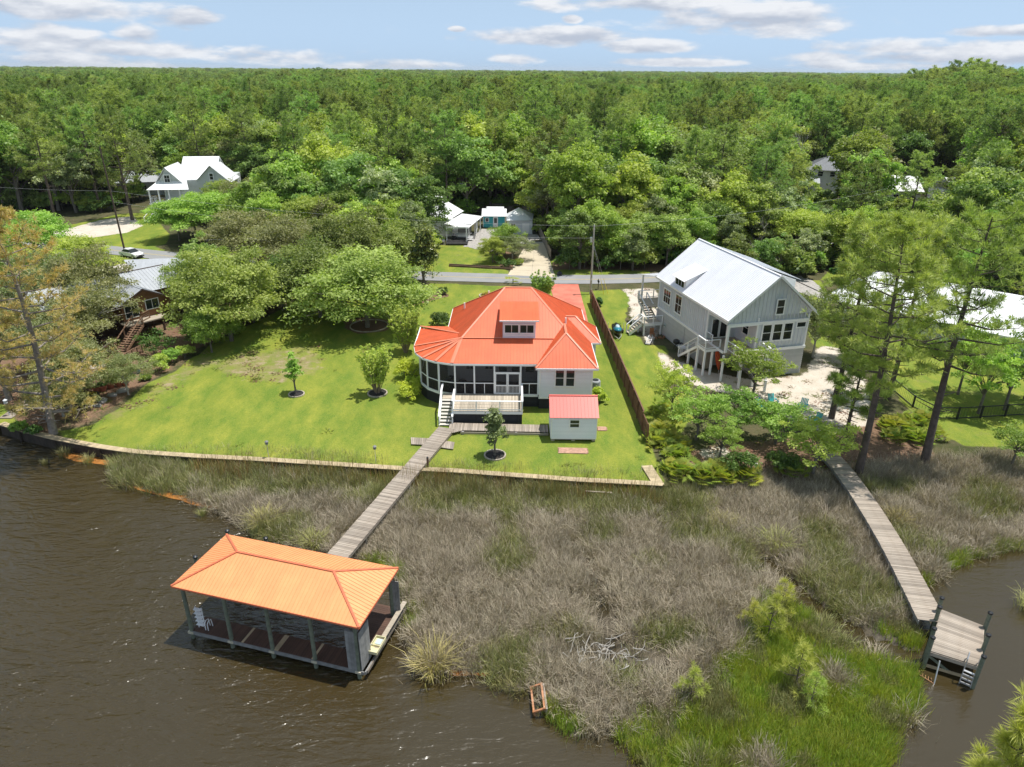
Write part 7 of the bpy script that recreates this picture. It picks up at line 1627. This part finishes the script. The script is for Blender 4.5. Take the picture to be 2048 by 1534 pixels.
for i, (x, y, r, h, m, lb) in enumerate(((312, 712, 1.7, 3.0, DKGREEN, 'large dark camellia beside the brown cabin stairs'), (345, 725, 1.0, 1.6, BRIGHT, 'bright round bush nearest the lawn at the bed corner'), (322, 742, .9, 2.2, BRIGHT, 'upright bright bush at the lawn edge in front of the camellia'), (370, 715, .9, 1.5, BRIGHT, 'bright bush right of the bed corner bush'), (400, 690, 1.3, 1.8, DKGREEN, 'dark low bush under the bright oak'), (150, 782, 1.5, 1.4, OLIVE, 'grey low shrub on the mulch by the pots'), (170, 815, 1.1, 1.3, OLIVE, 'grey green shrub at the lawn corner by the shore'), (120, 800, .9, .8, DKGREEN, 'dark small shrub on the shore lawn'), (40, 862, .7, .8, BRIGHT, 'small green shrub beside the seawall at the left'), (70, 868, .6, .7, DKGREEN, 'dark little shrub by the seawall'),
    (470, 668, 1.0, 1.0, YELLOWG, 'yellow green shrub in the border at the back of the lawn'), (500, 645, 1.1, 1.2, BRIGHT, 'bright border shrub left of the lawn oaks'), (540, 615, 1.1, 1.1, YELLOWG, 'yellow green border shrub under the roadside oaks'), (520, 628, .9, 1.0, DKGREEN, 'dark border shrub between the yellow green ones'), (575, 600, 1.0, 1.0, BRIGHT, 'border shrub farthest up the lawn edge'), (440, 685, .8, .8, YELLOWG, 'low yellow shrub at the shaded end of the border'), (290, 760, .6, .5, YELLOWG, 'low lime plant by the blue pot'),
    (885, 588, .9, .9, DKGREEN, 'dark low shrub at the foot of the magnolia'), (840, 600, 1.2, 1.1, DKGREEN, 'dark shrub in the mulch left of the magnolia'), (1015, 535, 1.2, 1.2, DKGREEN, 'dark shrub in the driveway island bed'), (1035, 530, .9, .9, BRIGHT, 'bright shrub at the right of the island bed'), (1000, 525, .9, 1.0, BRIGHT, 'bright shrub at the left of the island bed'), (1195, 612, .7, 1.1, DKGREEN, 'small dark yucca like shrub by the far end of the brown fence'),
    (1475, 948, 1.3, 1.9, DKGREEN, 'dark round bush on the mulch bank beside the rushes'), (1560, 940, 1.2, 1.4, DKGREEN, 'dark bush left of the marsh walkway'))):
    shrub(x, y, r, h, m, lb, seed=i)
# palmetto and scrub along the bank
PALM = None
def palmetto_proto(seed, n=14, R=.9):
    r = np.random.RandomState(seed); V = []; F = []; vv = []
    for i in range(n):
        a = r.rand() * 6.28; el = .25 + r.rand() * .9; o = np.array([math.cos(a) * math.cos(el), math.sin(a) * math.cos(el), math.sin(el)]); c = o * R * (.6 + .4 * r.rand()); s = np.cross(o, [0, 0, 1.0]); s /= np.linalg.norm(s) + 1e-6; u = np.cross(s, o); sh = r.rand()
        for k in range(9):
            t = (k - 4) / 4 * 1.25; d = o * math.cos(t) + s * math.sin(t) + u * .05; tip = c + d * R * .55 - np.array([0, 0, .1 * R]); m = c + d * R * .28; w = np.cross(d, u) * .045; b = len(V); V += [c, m - w, tip, m + w]; F.append((b, b + 1, b + 2, b + 3)); vv += [sh * .6 + .4 * r.rand()] * 4
    return np_mesh('fronds', V, F, YELLOWG, vv)
PP = [palmetto_proto(i) for i in range(4)]
rs_ = np.random.RandomState(5)
bankp = []
for poly, n, zone in (([(1305, 870), (1345, 865), (1370, 905), (1350, 945), (1330, 960), (1310, 930)], 30, 'right of the end of the brown fence'), ([(1335, 940), (1400, 945), (1470, 945), (1530, 950), (1500, 965), (1350, 966)], 34, 'along the foot of the bank above the grey rushes'), ([(1760, 850), (1860, 830), (1880, 880), (1790, 895)], 36, 'in the clump between the two leaning pines'), ([(1300, 820), (1330, 810), (1345, 860), (1310, 870)], 10, 'beside the last boards of the brown fence'), ([(1590, 900), (1570, 960), (1600, 950)], 6, 'beside the start of the marsh walkway')):
    xs = [p[0] for p in poly]; ys = [p[1] for p in poly]; k = 0
    while k < n:
        x, y = rs_.uniform(min(xs), max(xs)), rs_.uniform(min(ys), max(ys))
        if inpoly(np.array([x]), np.array([y]), poly)[0]: bankp.append((x, y, zone)); k += 1
for i, (x, y, zone) in enumerate(bankp):
    t = thing('palmetto', ('large' if i % 3 == 0 else 'middling' if i % 3 == 1 else 'small') + ' yellow green saw palmetto ' + zone, 'palmetto', G(x, y, -.1), i * 1.1, 'saw palmettos on the bank'); s = (1.15, .9, .68)[i % 3] + .1 * rs_.rand(); t.scale = (s, s, s); link('fronds', PP[i % 4], t)
# utility poles and wires
def utility_pole(loc, h, lb, mat, lean=(0, 0), arms=True):
    T = thing('utility_pole', lb, 'utility pole', loc); T.rotation_euler = (lean[0], lean[1], 0)
    MB().tube([(0, 0, -.5), (0, 0, h)], [.17, .11], 10).obj('shaft', mat, T)
    if arms:
        box('insulator_bracket', T, (0, -.15, h - .4), (.1, .3, .1), ALU); MB().lathe([(.05, 0), (.07, .1), (.04, .22)], (0, 0, h), 8).obj('insulator', GREYB, T)
        MB().lathe([(.02, 0), (.2, .04), (.2, .7), (.04, .78)], (-.32, 0, h - 2.3), 10).obj('transformer', ALU, T); box('sign_plate', T, (0, -.14, 2.2), (.2, .02, .3), WHITE)
    return T
PW = M('pale_grey_pole', (.42, .40, .36), .85, var=.12, scale=3); DP = M('dark_creosote_pole', (.085, .06, .045), .85, var=.3, scale=3)
p1, p2 = Vector((11.4, 99.0, 0)), Vector((G(252, 512).x, G(252, 512).y, 0))
utility_pole(p1, 9.9, 'pale grey utility pole with a transformer at the far end of the brown fence', PW); utility_pole(p2, 18.0, 'tall dark leaning utility pole beside the parked white car', DP, (0, -.02), False)
def wire(a, b, sag, lb):
    pts = []
    for i in range(17): t = i / 16; p = a.lerp(b, t); p.z -= sag * 4 * t * (1 - t); pts.append(p)
    o = MB().tube(pts, .010, 4).obj('power_line', M('grey_cable', (.45, .46, .47), .5)); tag(o, lb, 'cable')
wire(p1 + Vector((0, 0, 9.9)), p2 + Vector((-.2, 0, 11.0)), 1.2, 'upper power line running from the pale pole to the dark pole'); wire(p1 + Vector((0, 0, 8.2)), p2 + Vector((-.2, 0, 9.2)), 1.5, 'lower power line running from the pale pole to the dark pole'); wire(p2 + Vector((-.2, 0, 11.0)), Vector((-130, 142, 11)), 1.0, 'power line leaving the dark pole towards the left'); wire(p1 + Vector((0, 0, 9.9)), Vector((70, 135, 10)), 1.0, 'power line leaving the pale pole towards the right')
# guy wire guard, mailbox, bin bag
def guy(x0, px, py, lb):
    q = G(px, py); T = thing('guy_wire', lb, 'guy wire', q, group='guy wires of the pale pole'); d = Vector((p1.x - q.x, p1.y - q.y, 7.5)); MB().tube([(0, 0, 0), d], .012, 4).obj('cable', ALU, T); MB().tube([d * .01, d * .3], .035, 6).obj('guard_sleeve', M('yellow_plastic', (.72, .55, .03), .5), T)
guy(0, 1208, 590, 'yellow sleeved guy wire nearer the brown fence'); guy(1, 1216, 588, 'yellow sleeved guy wire on the road side')
q = G(1196, 579); T = thing('mailbox', 'black mailbox on a black post at the roadside', 'mailbox', q); box('post', T, (0, 0, .55), (.1, .1, 1.1), CAPBLACK); MB().tube([(-.0, -.3, 1.25), (0, .3, 1.25)], .15, 10).obj('box', CAPBLACK, T); MB().lathe([(.09, 0), (.02, .3)], (0, 0, 1.38), 6).obj('finial', CAPBLACK, T)
q = G(1119, 551); T = tag(MB().lathe([(.2, 0), (.42, .12), (.45, .4), (.25, .62), (.08, .75)], n=9).obj('rubbish_bag', CAPBLACK), 'black rubbish bag on the verge at the foot of the concrete driveway', 'bag'); T.location = q
# timber edging across the road
a, b = G(898, 533), G(1026, 540); T = thing('timber_edging', 'low brown sleeper edging across the front lawn of the white cottage', 'edging', (a + b) / 2)
for i in range(6):
    u = a.lerp(b, i / 6) - T.location; v = a.lerp(b, (i + .97) / 6) - T.location; MB().beam(u + Vector((0, 0, .12)), v + Vector((0, 0, .12)), .22, .3).obj('sleeper', M('brown_sleeper', (.14, .09, .06), .9, rnd=.2), T); MB().beam(u + Vector((0, .5, .2)), v + Vector((0, .5, .2)), .2, .3).obj('sleeper', MATS['brown_sleeper'], T)
# AC unit
q = G(1197, 772); T = thing('air_conditioner', 'round grey air conditioner unit at the right wall of the house', 'air conditioner', (8.55, 65.6, 0)); MB().lathe([(.5, 0), (.52, .05), (.52, .9), (.46, .98), (.2, .99)], n=14).obj('casing', M('grey_ac', (.36, .38, .4), .5), T)
for i in range(10): MB().lathe([(.535, 0), (.535, .03), (.5, .03)], (0, 0, .1 + i * .08), 14).obj('grille_ring', M('grey_ac', (.36, .38, .4), .5), T)
MB().lathe([(.34, 0), (.34, .02), (.1, .03)], (0, 0, 1.0), 14).obj('fan_guard', CAPBLACK, T); box('pad', T, (0, 0, .02), (1.2, 1.2, .1), CONC)
# flower bed and agave by the front lawn
q = G(972, 592); T = thing('flower_bed', 'round stone edged flower bed with yellow flowers on the front lawn', 'flower bed', q)
for i in range(18): a = 6.283 * i / 18; box('edging_stone', T, (math.cos(a) * .95, math.sin(a) * .95, .07), (.3, .16, .18), STONE, (0, 0, a + 1.57))
V, F, v = leaf_cloud(np.random.RandomState(3), [(0, 0, .25), (.3, .2, .2), (-.3, 0, .2)], [.45, .35, .35], 90, .16); link('flowers', np_mesh('flowers', V, F, leaf_mat('yellow_flowers', (.5, .38, .02), (.12, .16, .02)), v), T)
t = thing('spiky_plant', 'spiky upright plant at the roadside behind the coral roof ridge', 'plant', G(1026, 568)); x = palmetto_proto(33, 8, 1.3); link('fronds', x, t); MB().tube([(0, 0, -.1), (0, 0, .8)], .08, 6).obj('stem', PBARK, t)

# jet ski on its trailer
def jet_ski():
    T = thing('jet_ski', 'teal and black jet ski parked on the grass beside the brown fence', 'jet ski', (*G(1233, 668).xy, .32), rad(178))
    BLK, TEAL, SIL = M('gloss_black', (.012, .013, .015), .25, spec=.6), M('teal_paint', (.02, .21, .29), .3, spec=.5), M('silver_panel', (.42, .55, .6), .35)
    def hull(sec, name, mat):
        V = []; F = []; n = len(sec[0][1])
        for y, pr in sec: V += [(x, y, z) for x, z in pr]
        for i in range(len(sec) - 1):
            for k in range(n - 1): a = i * n + k; F.append((a, a + 1, a + n + 1, a + n))
        F.append(tuple(range(n))[::-1]); F.append(tuple(range((len(sec) - 1) * n, len(sec) * n))); link(name, mesh(name, V, F, mat, True), T)
    lo = lambda w, h: [(-w, h), (-w * 1.02, h * .6), (-w * .55, .04), (0, 0), (w * .55, .04), (w * 1.02, h * .6), (w, h)]
    hull([(-1.6, lo(.5, .42)), (-.8, lo(.58, .44)), (.2, lo(.6, .5)), (1.1, lo(.48, .58)), (1.6, lo(.25, .66)), (1.8, lo(.06, .7))], 'hull', BLK)
    up = lambda w, h, z: [(-w, z), (-w * .8, z + h * .7), (-w * .3, z + h), (w * .3, z + h), (w * .8, z + h * .7), (w, z)]
    hull([(-1.58, up(.5, .1, .42)), (-1.0, up(.56, .16, .44)), (-.2, up(.58, .2, .47)), (.5, up(.54, .34, .52))], 'rear_deck', BLK)
    hull([(.45, up(.55, .34, .52)), (1.1, up(.45, .4, .57)), (1.55, up(.25, .24, .64)), (1.75, up(.08, .1, .69))], 'deck', TEAL)
    hull([(-1.35, up(.2, .2, .55)), (-.8, up(.24, .3, .58)), (-.1, up(.22, .34, .6)), (.25, up(.16, .26, .64))], 'seat', BLK)
    hull([(.35, up(.26, .3, .8)), (.75, up(.3, .24, .84)), (1.15, up(.2, .1, .9))], 'cowl', SIL)
    MB().tube([(-.42, .28, 1.12), (-.15, .38, 1.18), (.15, .38, 1.18), (.42, .28, 1.12)], .03, 8).obj('handlebar', BLK, T)
    for s in (-1, 1): MB().box((0, 0, 0), (.09, .16, .13)).obj('mirror', BLK, T).location = (s * .36, .75, 1.02)
    TR = thing('jet_ski_trailer', 'low galvanised trailer under the teal jet ski', 'trailer', (*G(1233, 668).xy, 0), rad(178))
    for s in (-1, 1): MB().beam((s * .45, -1.5, .3), (s * .45, 1.4, .3), .07, .09).obj('frame_rail', ALU, TR); MB().beam((s * .45, 1.4, .3), (0, 2.6, .3), .07, .09).obj('drawbar', ALU, TR); w = MB().tube([(s * .72, -.5, .27), (s * .9, -.5, .27)], .27, 14).obj('wheel', CAPBLACK, TR); MB().tube([(s * .9, -.5, .27), (s * .915, -.5, .27)], .13, 10).obj('rim', ALU, w); MB().box((s * .98, -1.2, .62), (.05, .05, .9)).obj('guide_post', WHITE, TR)
    MB().beam((-.8, -.5, .28), (.8, -.5, .28), .06, .06).obj('axle', ALU, TR)
jet_ski()
def white_car():
    c = Vector((-65.5, 118.6, 0)); T = thing('parked_car', 'white saloon car parked at the foot of the dark utility pole', 'car', c, rad(-28))
    P = M('white_car_paint', (.78, .79, .8), .25, spec=.6); BK = CAPBLACK
    prof = [(-2.2, .35), (-2.25, .65), (-2.1, .9), (-1.55, .97), (1.0, .95), (1.9, .82), (2.2, .62), (2.22, .35)]; wv = [.84, .88, .88, .88, .88, .86, .82, .8]
    V = [(x, -w, z) for (x, z), w in zip(prof, wv)] + [(x, w, z) for (x, z), w in zip(prof, wv)]; n = len(prof); F = [tuple(range(n)), tuple(range(2 * n - 1, n - 1, -1))] + [(i, i + n, (i + 1) % n + n, (i + 1) % n) for i in range(n)]
    link('body', mesh('body', V, F, P), T)
    cp = [(-1.6, .96), (-.95, 1.42), (.15, 1.44), (1.0, .95)]; V = [(x, -(.8 if z < 1 else .62), z) for x, z in cp] + [(x, (.8 if z < 1 else .62), z) for x, z in cp]
    link('windows', mesh('windows', V, [(0, 1, 2, 3), (7, 6, 5, 4), (0, 4, 5, 1), (2, 6, 7, 3)], GLASS), T); MB().prism([(-1.0, -.63, 1.46), (.2, -.63, 1.47), (.2, .63, 1.47), (-1.0, .63, 1.46)], (0, 0, 1), .05).obj('roof', P, T)
    for x in (-1.4, 1.35):
        for s in (-1, 1): w = MB().tube([(x, s * .7, .32), (x, s * .9, .32)], .32, 16).obj('wheel', BK, T); MB().tube([(x, s * .9, .32), (x, s * .91, .32)], .2, 12).obj('rim', ALU, w)
    for s in (-1, 1): box('headlight', T, (2.16, s * .62, .68), (.1, .34, .13), ALU); box('tail_light', T, (-2.2, s * .62, .76), (.08, .3, .13), M('red_lens', (.4, .02, .02), .3)); box('wing_mirror', T, (.75, s * .93, 1.0), (.12, .16, .12), P)
    box('bumper', T, (2.2, 0, .42), (.12, 1.5, .18), BK); box('grille', T, (2.2, 0, .6), (.08, .7, .1), BK)
white_car()
# things under and beside the grey house
def at(x, y, z=0): return gh(x, y, z)
T = thing('hammock', 'orange red hammock hanging under the deck of the grey house', 'hammock', at(-8.9, 3.0, 0)); MB().tube([(0, 0, 2.8), (.12, -.2, 2.0), (.25, -.4, 1.2), (.36, -.55, .35)], [.05, .26, .28, .08], 8).obj('cloth', M('orange_red_cloth', (.5, .09, .025), .8), T); MB().tube([(0, 0, 2.78), (0, .02, 2.95)], .015, 4).obj('rope', WHITE, T); MB().tube([(.36, -.55, .36), (.4, -.6, .05)], .015, 4).obj('rope', WHITE, T)
T = thing('barbecue', 'black barbecue against the lapped wall of the grey house', 'barbecue', at(-10.2, 9.6)); MB().lathe([(.1, 0), (.38, .2), (.4, .4), (.36, .55), (.1, .68)], (0, 0, .7), 12).obj('bowl', CAPBLACK, T)
for k in range(3): a = k * 2.1; MB().tube([(.1 * math.cos(a), .1 * math.sin(a), .75), (.35 * math.cos(a), .35 * math.sin(a), 0)], .025, 6).obj('leg', CAPBLACK, T)
box('side_table', T, (.6, 0, .85), (.5, .5, .05), CAPBLACK)
T = thing('utility_sink', 'white utility sink between the barbecue and the front stairs', 'sink', at(-10.2, 8.2)); b = MB(); b.box((0, 0, .78), (.8, .55, .05))
for s in (-1, 1): b.box((s * .38, 0, .9), (.04, .55, .22)).box((0, s * .26, .9), (.72, .03, .22))
b.obj('basin', WHITE, T); box('pedestal', T, (0, 0, .37), (.3, .25, .74), WHITE); MB().tube([(0, .2, 1.0), (0, .2, 1.25), (0, 0, 1.22)], .02, 6).obj('tap', ALU, T)
T = thing('hand_truck', 'white framed hand truck lying by the rear stairs of the grey house', 'hand truck', at(-12.1, 12.8, .05), rad(-20))
for s in (-1, 1): MB().tube([(s * .25, -.9, .1), (s * .25, .7, .45), (s * .15, .9, .5)], .03, 6).obj('side_rail', WHITE, T); MB().tube([(s * .3, -.8, .15), (s * .4, -.8, .15)], .16, 10).obj('wheel', CAPBLACK, T)
for y, z in ((-.5, .19), (0, .3), (.5, .41)): MB().beam((-.25, y, z), (.25, y, z), .05, .04).obj('crossbar', WHITE, T)
box('toe_plate', T, (0, -1.05, .1), (.55, .28, .03), ALU)
T = thing('wooden_chair', 'brown wooden chair under the rear stair landing of the grey house', 'chair', at(-11.0, 14.4), rad(10)); WD = M('orange_brown_wood', (.33, .15, .07), .7); box('seat', T, (0, 0, .42), (.55, .5, .05), WD); box('backrest', T, (0, .24, .75), (.55, .05, .6), WD)
for x in (-.24, .24):
    for y in (-.2, .22): box('leg', T, (x, y, .2), (.06, .06, .4), WD)
T = thing('firewood_pile', 'small pile of split firewood beside the wooden chair under the landing', 'firewood', at(-10.4, 13.6)); r = random.Random(4)
for i in range(12): w = MB().tube([(0, -.22, 0), (0, .22, 0)], .07, 6).obj('log', WD, T); w.location = (r.uniform(-.7, .7), r.uniform(-.15, .15), .07 + .1 * (i % 3)); w.rotation_euler = (0, 0, r.uniform(-.5, .5))
T = thing('meter_box', 'small pale green meter box on the lapped wall of the grey house', 'meter box', at(-9.55, 14.2, 1.4), rad(14.3)); box('casing', T, (0, 0, 0), (.12, .3, .42), PALEGREEN); MB().tube([(-.06, 0, .05), (-.1, 0, .05)], .1, 10).obj('dial', GLASS, T)
T = thing('storage_cabinet', 'tan storage cabinet under the grey house deck', 'cabinet', at(-9.2, 4.0), rad(14.3)); box('carcass', T, (0, 0, .95), (1.0, .6, 1.9), M('tan_panel', (.33, .29, .22), .7)); box('door', T, (-.25, -.31, .95), (.46, .02, 1.8), M('tan_panel', (.33, .29, .22), .7)); box('door', T, (.25, -.31, .95), (.46, .02, 1.8), MATS['tan_panel'])
TEALP = M('turquoise_plastic', (.06, .50, .52), .4)
def adirondack(px, py, rz, lb):
    T = thing('garden_chair', lb, 'chair', G(px, py), rz, 'turquoise garden chairs')
    for i in range(5): s = box('seat_slat', T, (0, -.25 + i * .12, .4 - i * .03), (.55, .1, .03), TEALP)
    for i in range(5): b = MB().beam((-.24 + i * .12, .3, .3), (-.28 + i * .14, .62, 1.05), .1, .03, (0, -1, .4)).obj('back_slat', TEALP, T)
    for s in (-1, 1): box('arm', T, (s * .36, 0, .6), (.14, .75, .035), TEALP); box('leg', T, (s * .33, -.3, .3), (.06, .1, .6), TEALP); MB().beam((s * .3, -.35, .36), (s * .3, .55, .04), .05, .12).obj('leg', TEALP, T)
adirondack(1523, 820, .6, 'turquoise garden chair nearest the open leafy oak'); adirondack(1545, 811, .2, 'turquoise garden chair between the other two by the fire pit'); adirondack(1604, 820, -.6, 'turquoise garden chair right of the dark fire pit'); adirondack(1627, 848, -1.2, 'turquoise garden chair half hidden under the bright tree')
T = thing('fire_pit', 'dark round fire pit between the turquoise chairs', 'fire pit', G(1584, 822)); MB().lathe([(.4, 0), (.5, .3), (.52, .4), (.44, .4), (.36, .15)], n=14).obj('bowl', CAPBLACK, T); MB().lathe([(.36, .2), (.1, .3)], n=10).obj('ash', MULM, T)
T = thing('white_post', 'short white post standing in the sand in front of the grey house', 'post', G(1528, 783)); box('shaft', T, (0, 0, .6), (.22, .22, 1.2), WHITE); box('cap', T, (0, 0, 1.22), (.28, .28, .05), WHITE)
T = thing('garden_lattice', 'dark small lattice panel beside the pines on the sand', 'lattice', G(1677, 790), .2)
for i in range(7): box('lath', T, (-.6 + i * .2, 0, .55), (.05, .03, 1.1), CAPBLACK); box('lath', T, (0, .03, .1 + i * .16), (1.3, .03, .05), CAPBLACK)
for k, (px, py, lb) in enumerate(((1512, 931, 'small white capped bottle lying on the mulch bank'), (1503, 948, 'pale litter bag lying at the foot of the mulch bank'))):
    o = MB().lathe([(.1, 0), (.16, .06), (.12, .2), (.05, .26)], n=8).obj('litter', WHITE); tag(o, lb, 'litter'); o.location = G(px, py, -.2)
# left garden: pots, boulders, path
TER = M('terracotta', (.36, .11, .06), .7); BLU = M('blue_glaze', (.02, .08, .32), .25, spec=.6)
def pot(px, py, mat, r, lb, plant=None):
    T = thing('plant_pot', lb, 'pot', G(px, py), group='garden pots on the left bed'); MB().lathe([(r * .65, 0), (r, r * 1.3), (r * 1.08, r * 1.3), (r * 1.08, r * 1.5), (r * .85, r * 1.5), (r * .8, r * 1.2)], n=14).obj('pot_body', mat, T)
    if plant: V, F, v = leaf_cloud(np.random.RandomState(px), [(0, 0, r * 2.1), (r * .5, 0, r * 1.9), (-r * .5, 0, r * 1.9)], [r * 1.1, r * .8, r * .8], 70, .14); link('foliage', np_mesh('foliage', V, F, plant, v), T)
pot(263, 748, BLU, .28, 'blue glazed pot near the bed corner'); pot(277, 747, M('teal_glaze', (.03, .14, .16), .3), .22, 'small teal pot right of the blue pot')
pot(238, 772, TER, .42, 'terracotta pot with a bright bush nearest the lawn', BRIGHT); pot(251, 770, TER, .4, 'terracotta pot with a bushy plant at the right of the row', BRIGHT); pot(222, 776, TER, .4, 'terracotta pot with a dark plant in the middle of the row', DKGREEN); pot(207, 782, TER, .38, 'terracotta pot with a dark plant left in the row', DKGREEN); pot(194, 784, TER, .35, 'small terracotta pot at the left end of the row', OLIVE)
T = thing('flower_tub', 'black tub with yellow flowers at the lawn edge', 'planter', G(183, 797)); MB().lathe([(.6, 0), (.8, .35), (.8, .45), (.7, .45), (.65, .35)], n=14).obj('tub', CAPBLACK, T); V, F, v = leaf_cloud(np.random.RandomState(8), [(0, 0, .5), (.3, .1, .45)], [.35, .3], 60, .13); link('flowers', np_mesh('flowers', V, F, MATS['yellow_flowers'], v), T)
def boulder(px, py, r, seed, lb):
    rs = np.random.RandomState(seed); b = MB(); b.lathe([(r * .9, -.1), (r * 1.05, r * .2), (r * .8, r * .5), (r * .3, r * .66)], n=9); V = [(v[0] * (1 + .2 * rs.normal()) * 1.4, v[1] * (1 + .15 * rs.normal()), v[2] * (1 + .12 * rs.normal())) for v in b.V]; o = link('boulder', mesh('boulder', V, b.F, M('grey_rock', (.33, .31, .29), .9, var=.2, scale=3, bump=.4), True)); o.location = G(px, py); o.rotation_euler = (0, 0, seed); tag(o, lb, 'rock', 'boulders edging the left lawn')
for k, (px, py, r, lb) in enumerate(((225, 791, .36, 'grey boulder at the lawn edge below the pots'), (244, 783, .45, 'longest grey boulder at the lawn edge right of the others'), (205, 803, .42, 'low grey boulder at the lawn edge beside the flower tub'), (195, 812, .32, 'small grey boulder below the flower tub'), (285, 752, .25, 'small pale rock by the teal pot'))): boulder(px, py, r, k + 3, lb)
T = thing('garden_path', 'pale plank path on the shore lawn at the left edge', 'path', G(40, 812)); a, b = G(10, 838), G(72, 795); d = b - a; n = int(d.length / .3)
for i in range(n): m = a.lerp(b, (i + .5) / n) - T.location; box('plank', T, (m.x, m.y, .06), (1.2, .28, .05), GREYW, (0, 0, math.atan2(d.y, d.x) + math.pi / 2))
T = thing('lamp_post', 'short grey lamp post by the plank path at the left shore', 'lamp', G(20, 832)); MB().tube([(0, 0, 0), (0, 0, 1.3)], .06, 8).obj('shaft', GREYB, T); MB().lathe([(.1, 0), (.16, .05), (.14, .3), (.2, .34), (.04, .46)], (0, 0, 1.3), 8).obj('lantern', GREYB, T)
T = thing('garden_table', 'round weathered table beneath the cabin stairs', 'table', G(198, 745)); MB().lathe([(.8, 0), (.8, .05)], (0, 0, .72), 16).obj('tabletop', GREYW, T); MB().tube([(0, 0, 0), (0, 0, .72)], .08, 8).obj('pedestal', GREYBOARD, T); MB().lathe([(.4, 0), (.1, .08)], n=10).obj('foot', GREYBOARD, T)
# ---------------------------------------------------------------- air
def haze():
    m = bpy.data.materials.new('thin_air'); nt, N, L = nodes_of(m); out = N.new('ShaderNodeOutputMaterial'); v = N.new('ShaderNodeVolumePrincipled')
    v.inputs['Color'].default_value = (.86, .92, 1.0, 1); v.inputs['Density'].default_value = HAZE; v.inputs['Anisotropy'].default_value = 0.0; L.new(v.outputs[0], out.inputs['Volume'])
    b = MB(); b.box((0, 6690, 24.0), (18600, 15000, 60)); tag(b.obj('haze', m), kind='stuff')
HAZE = 0.000045
haze()
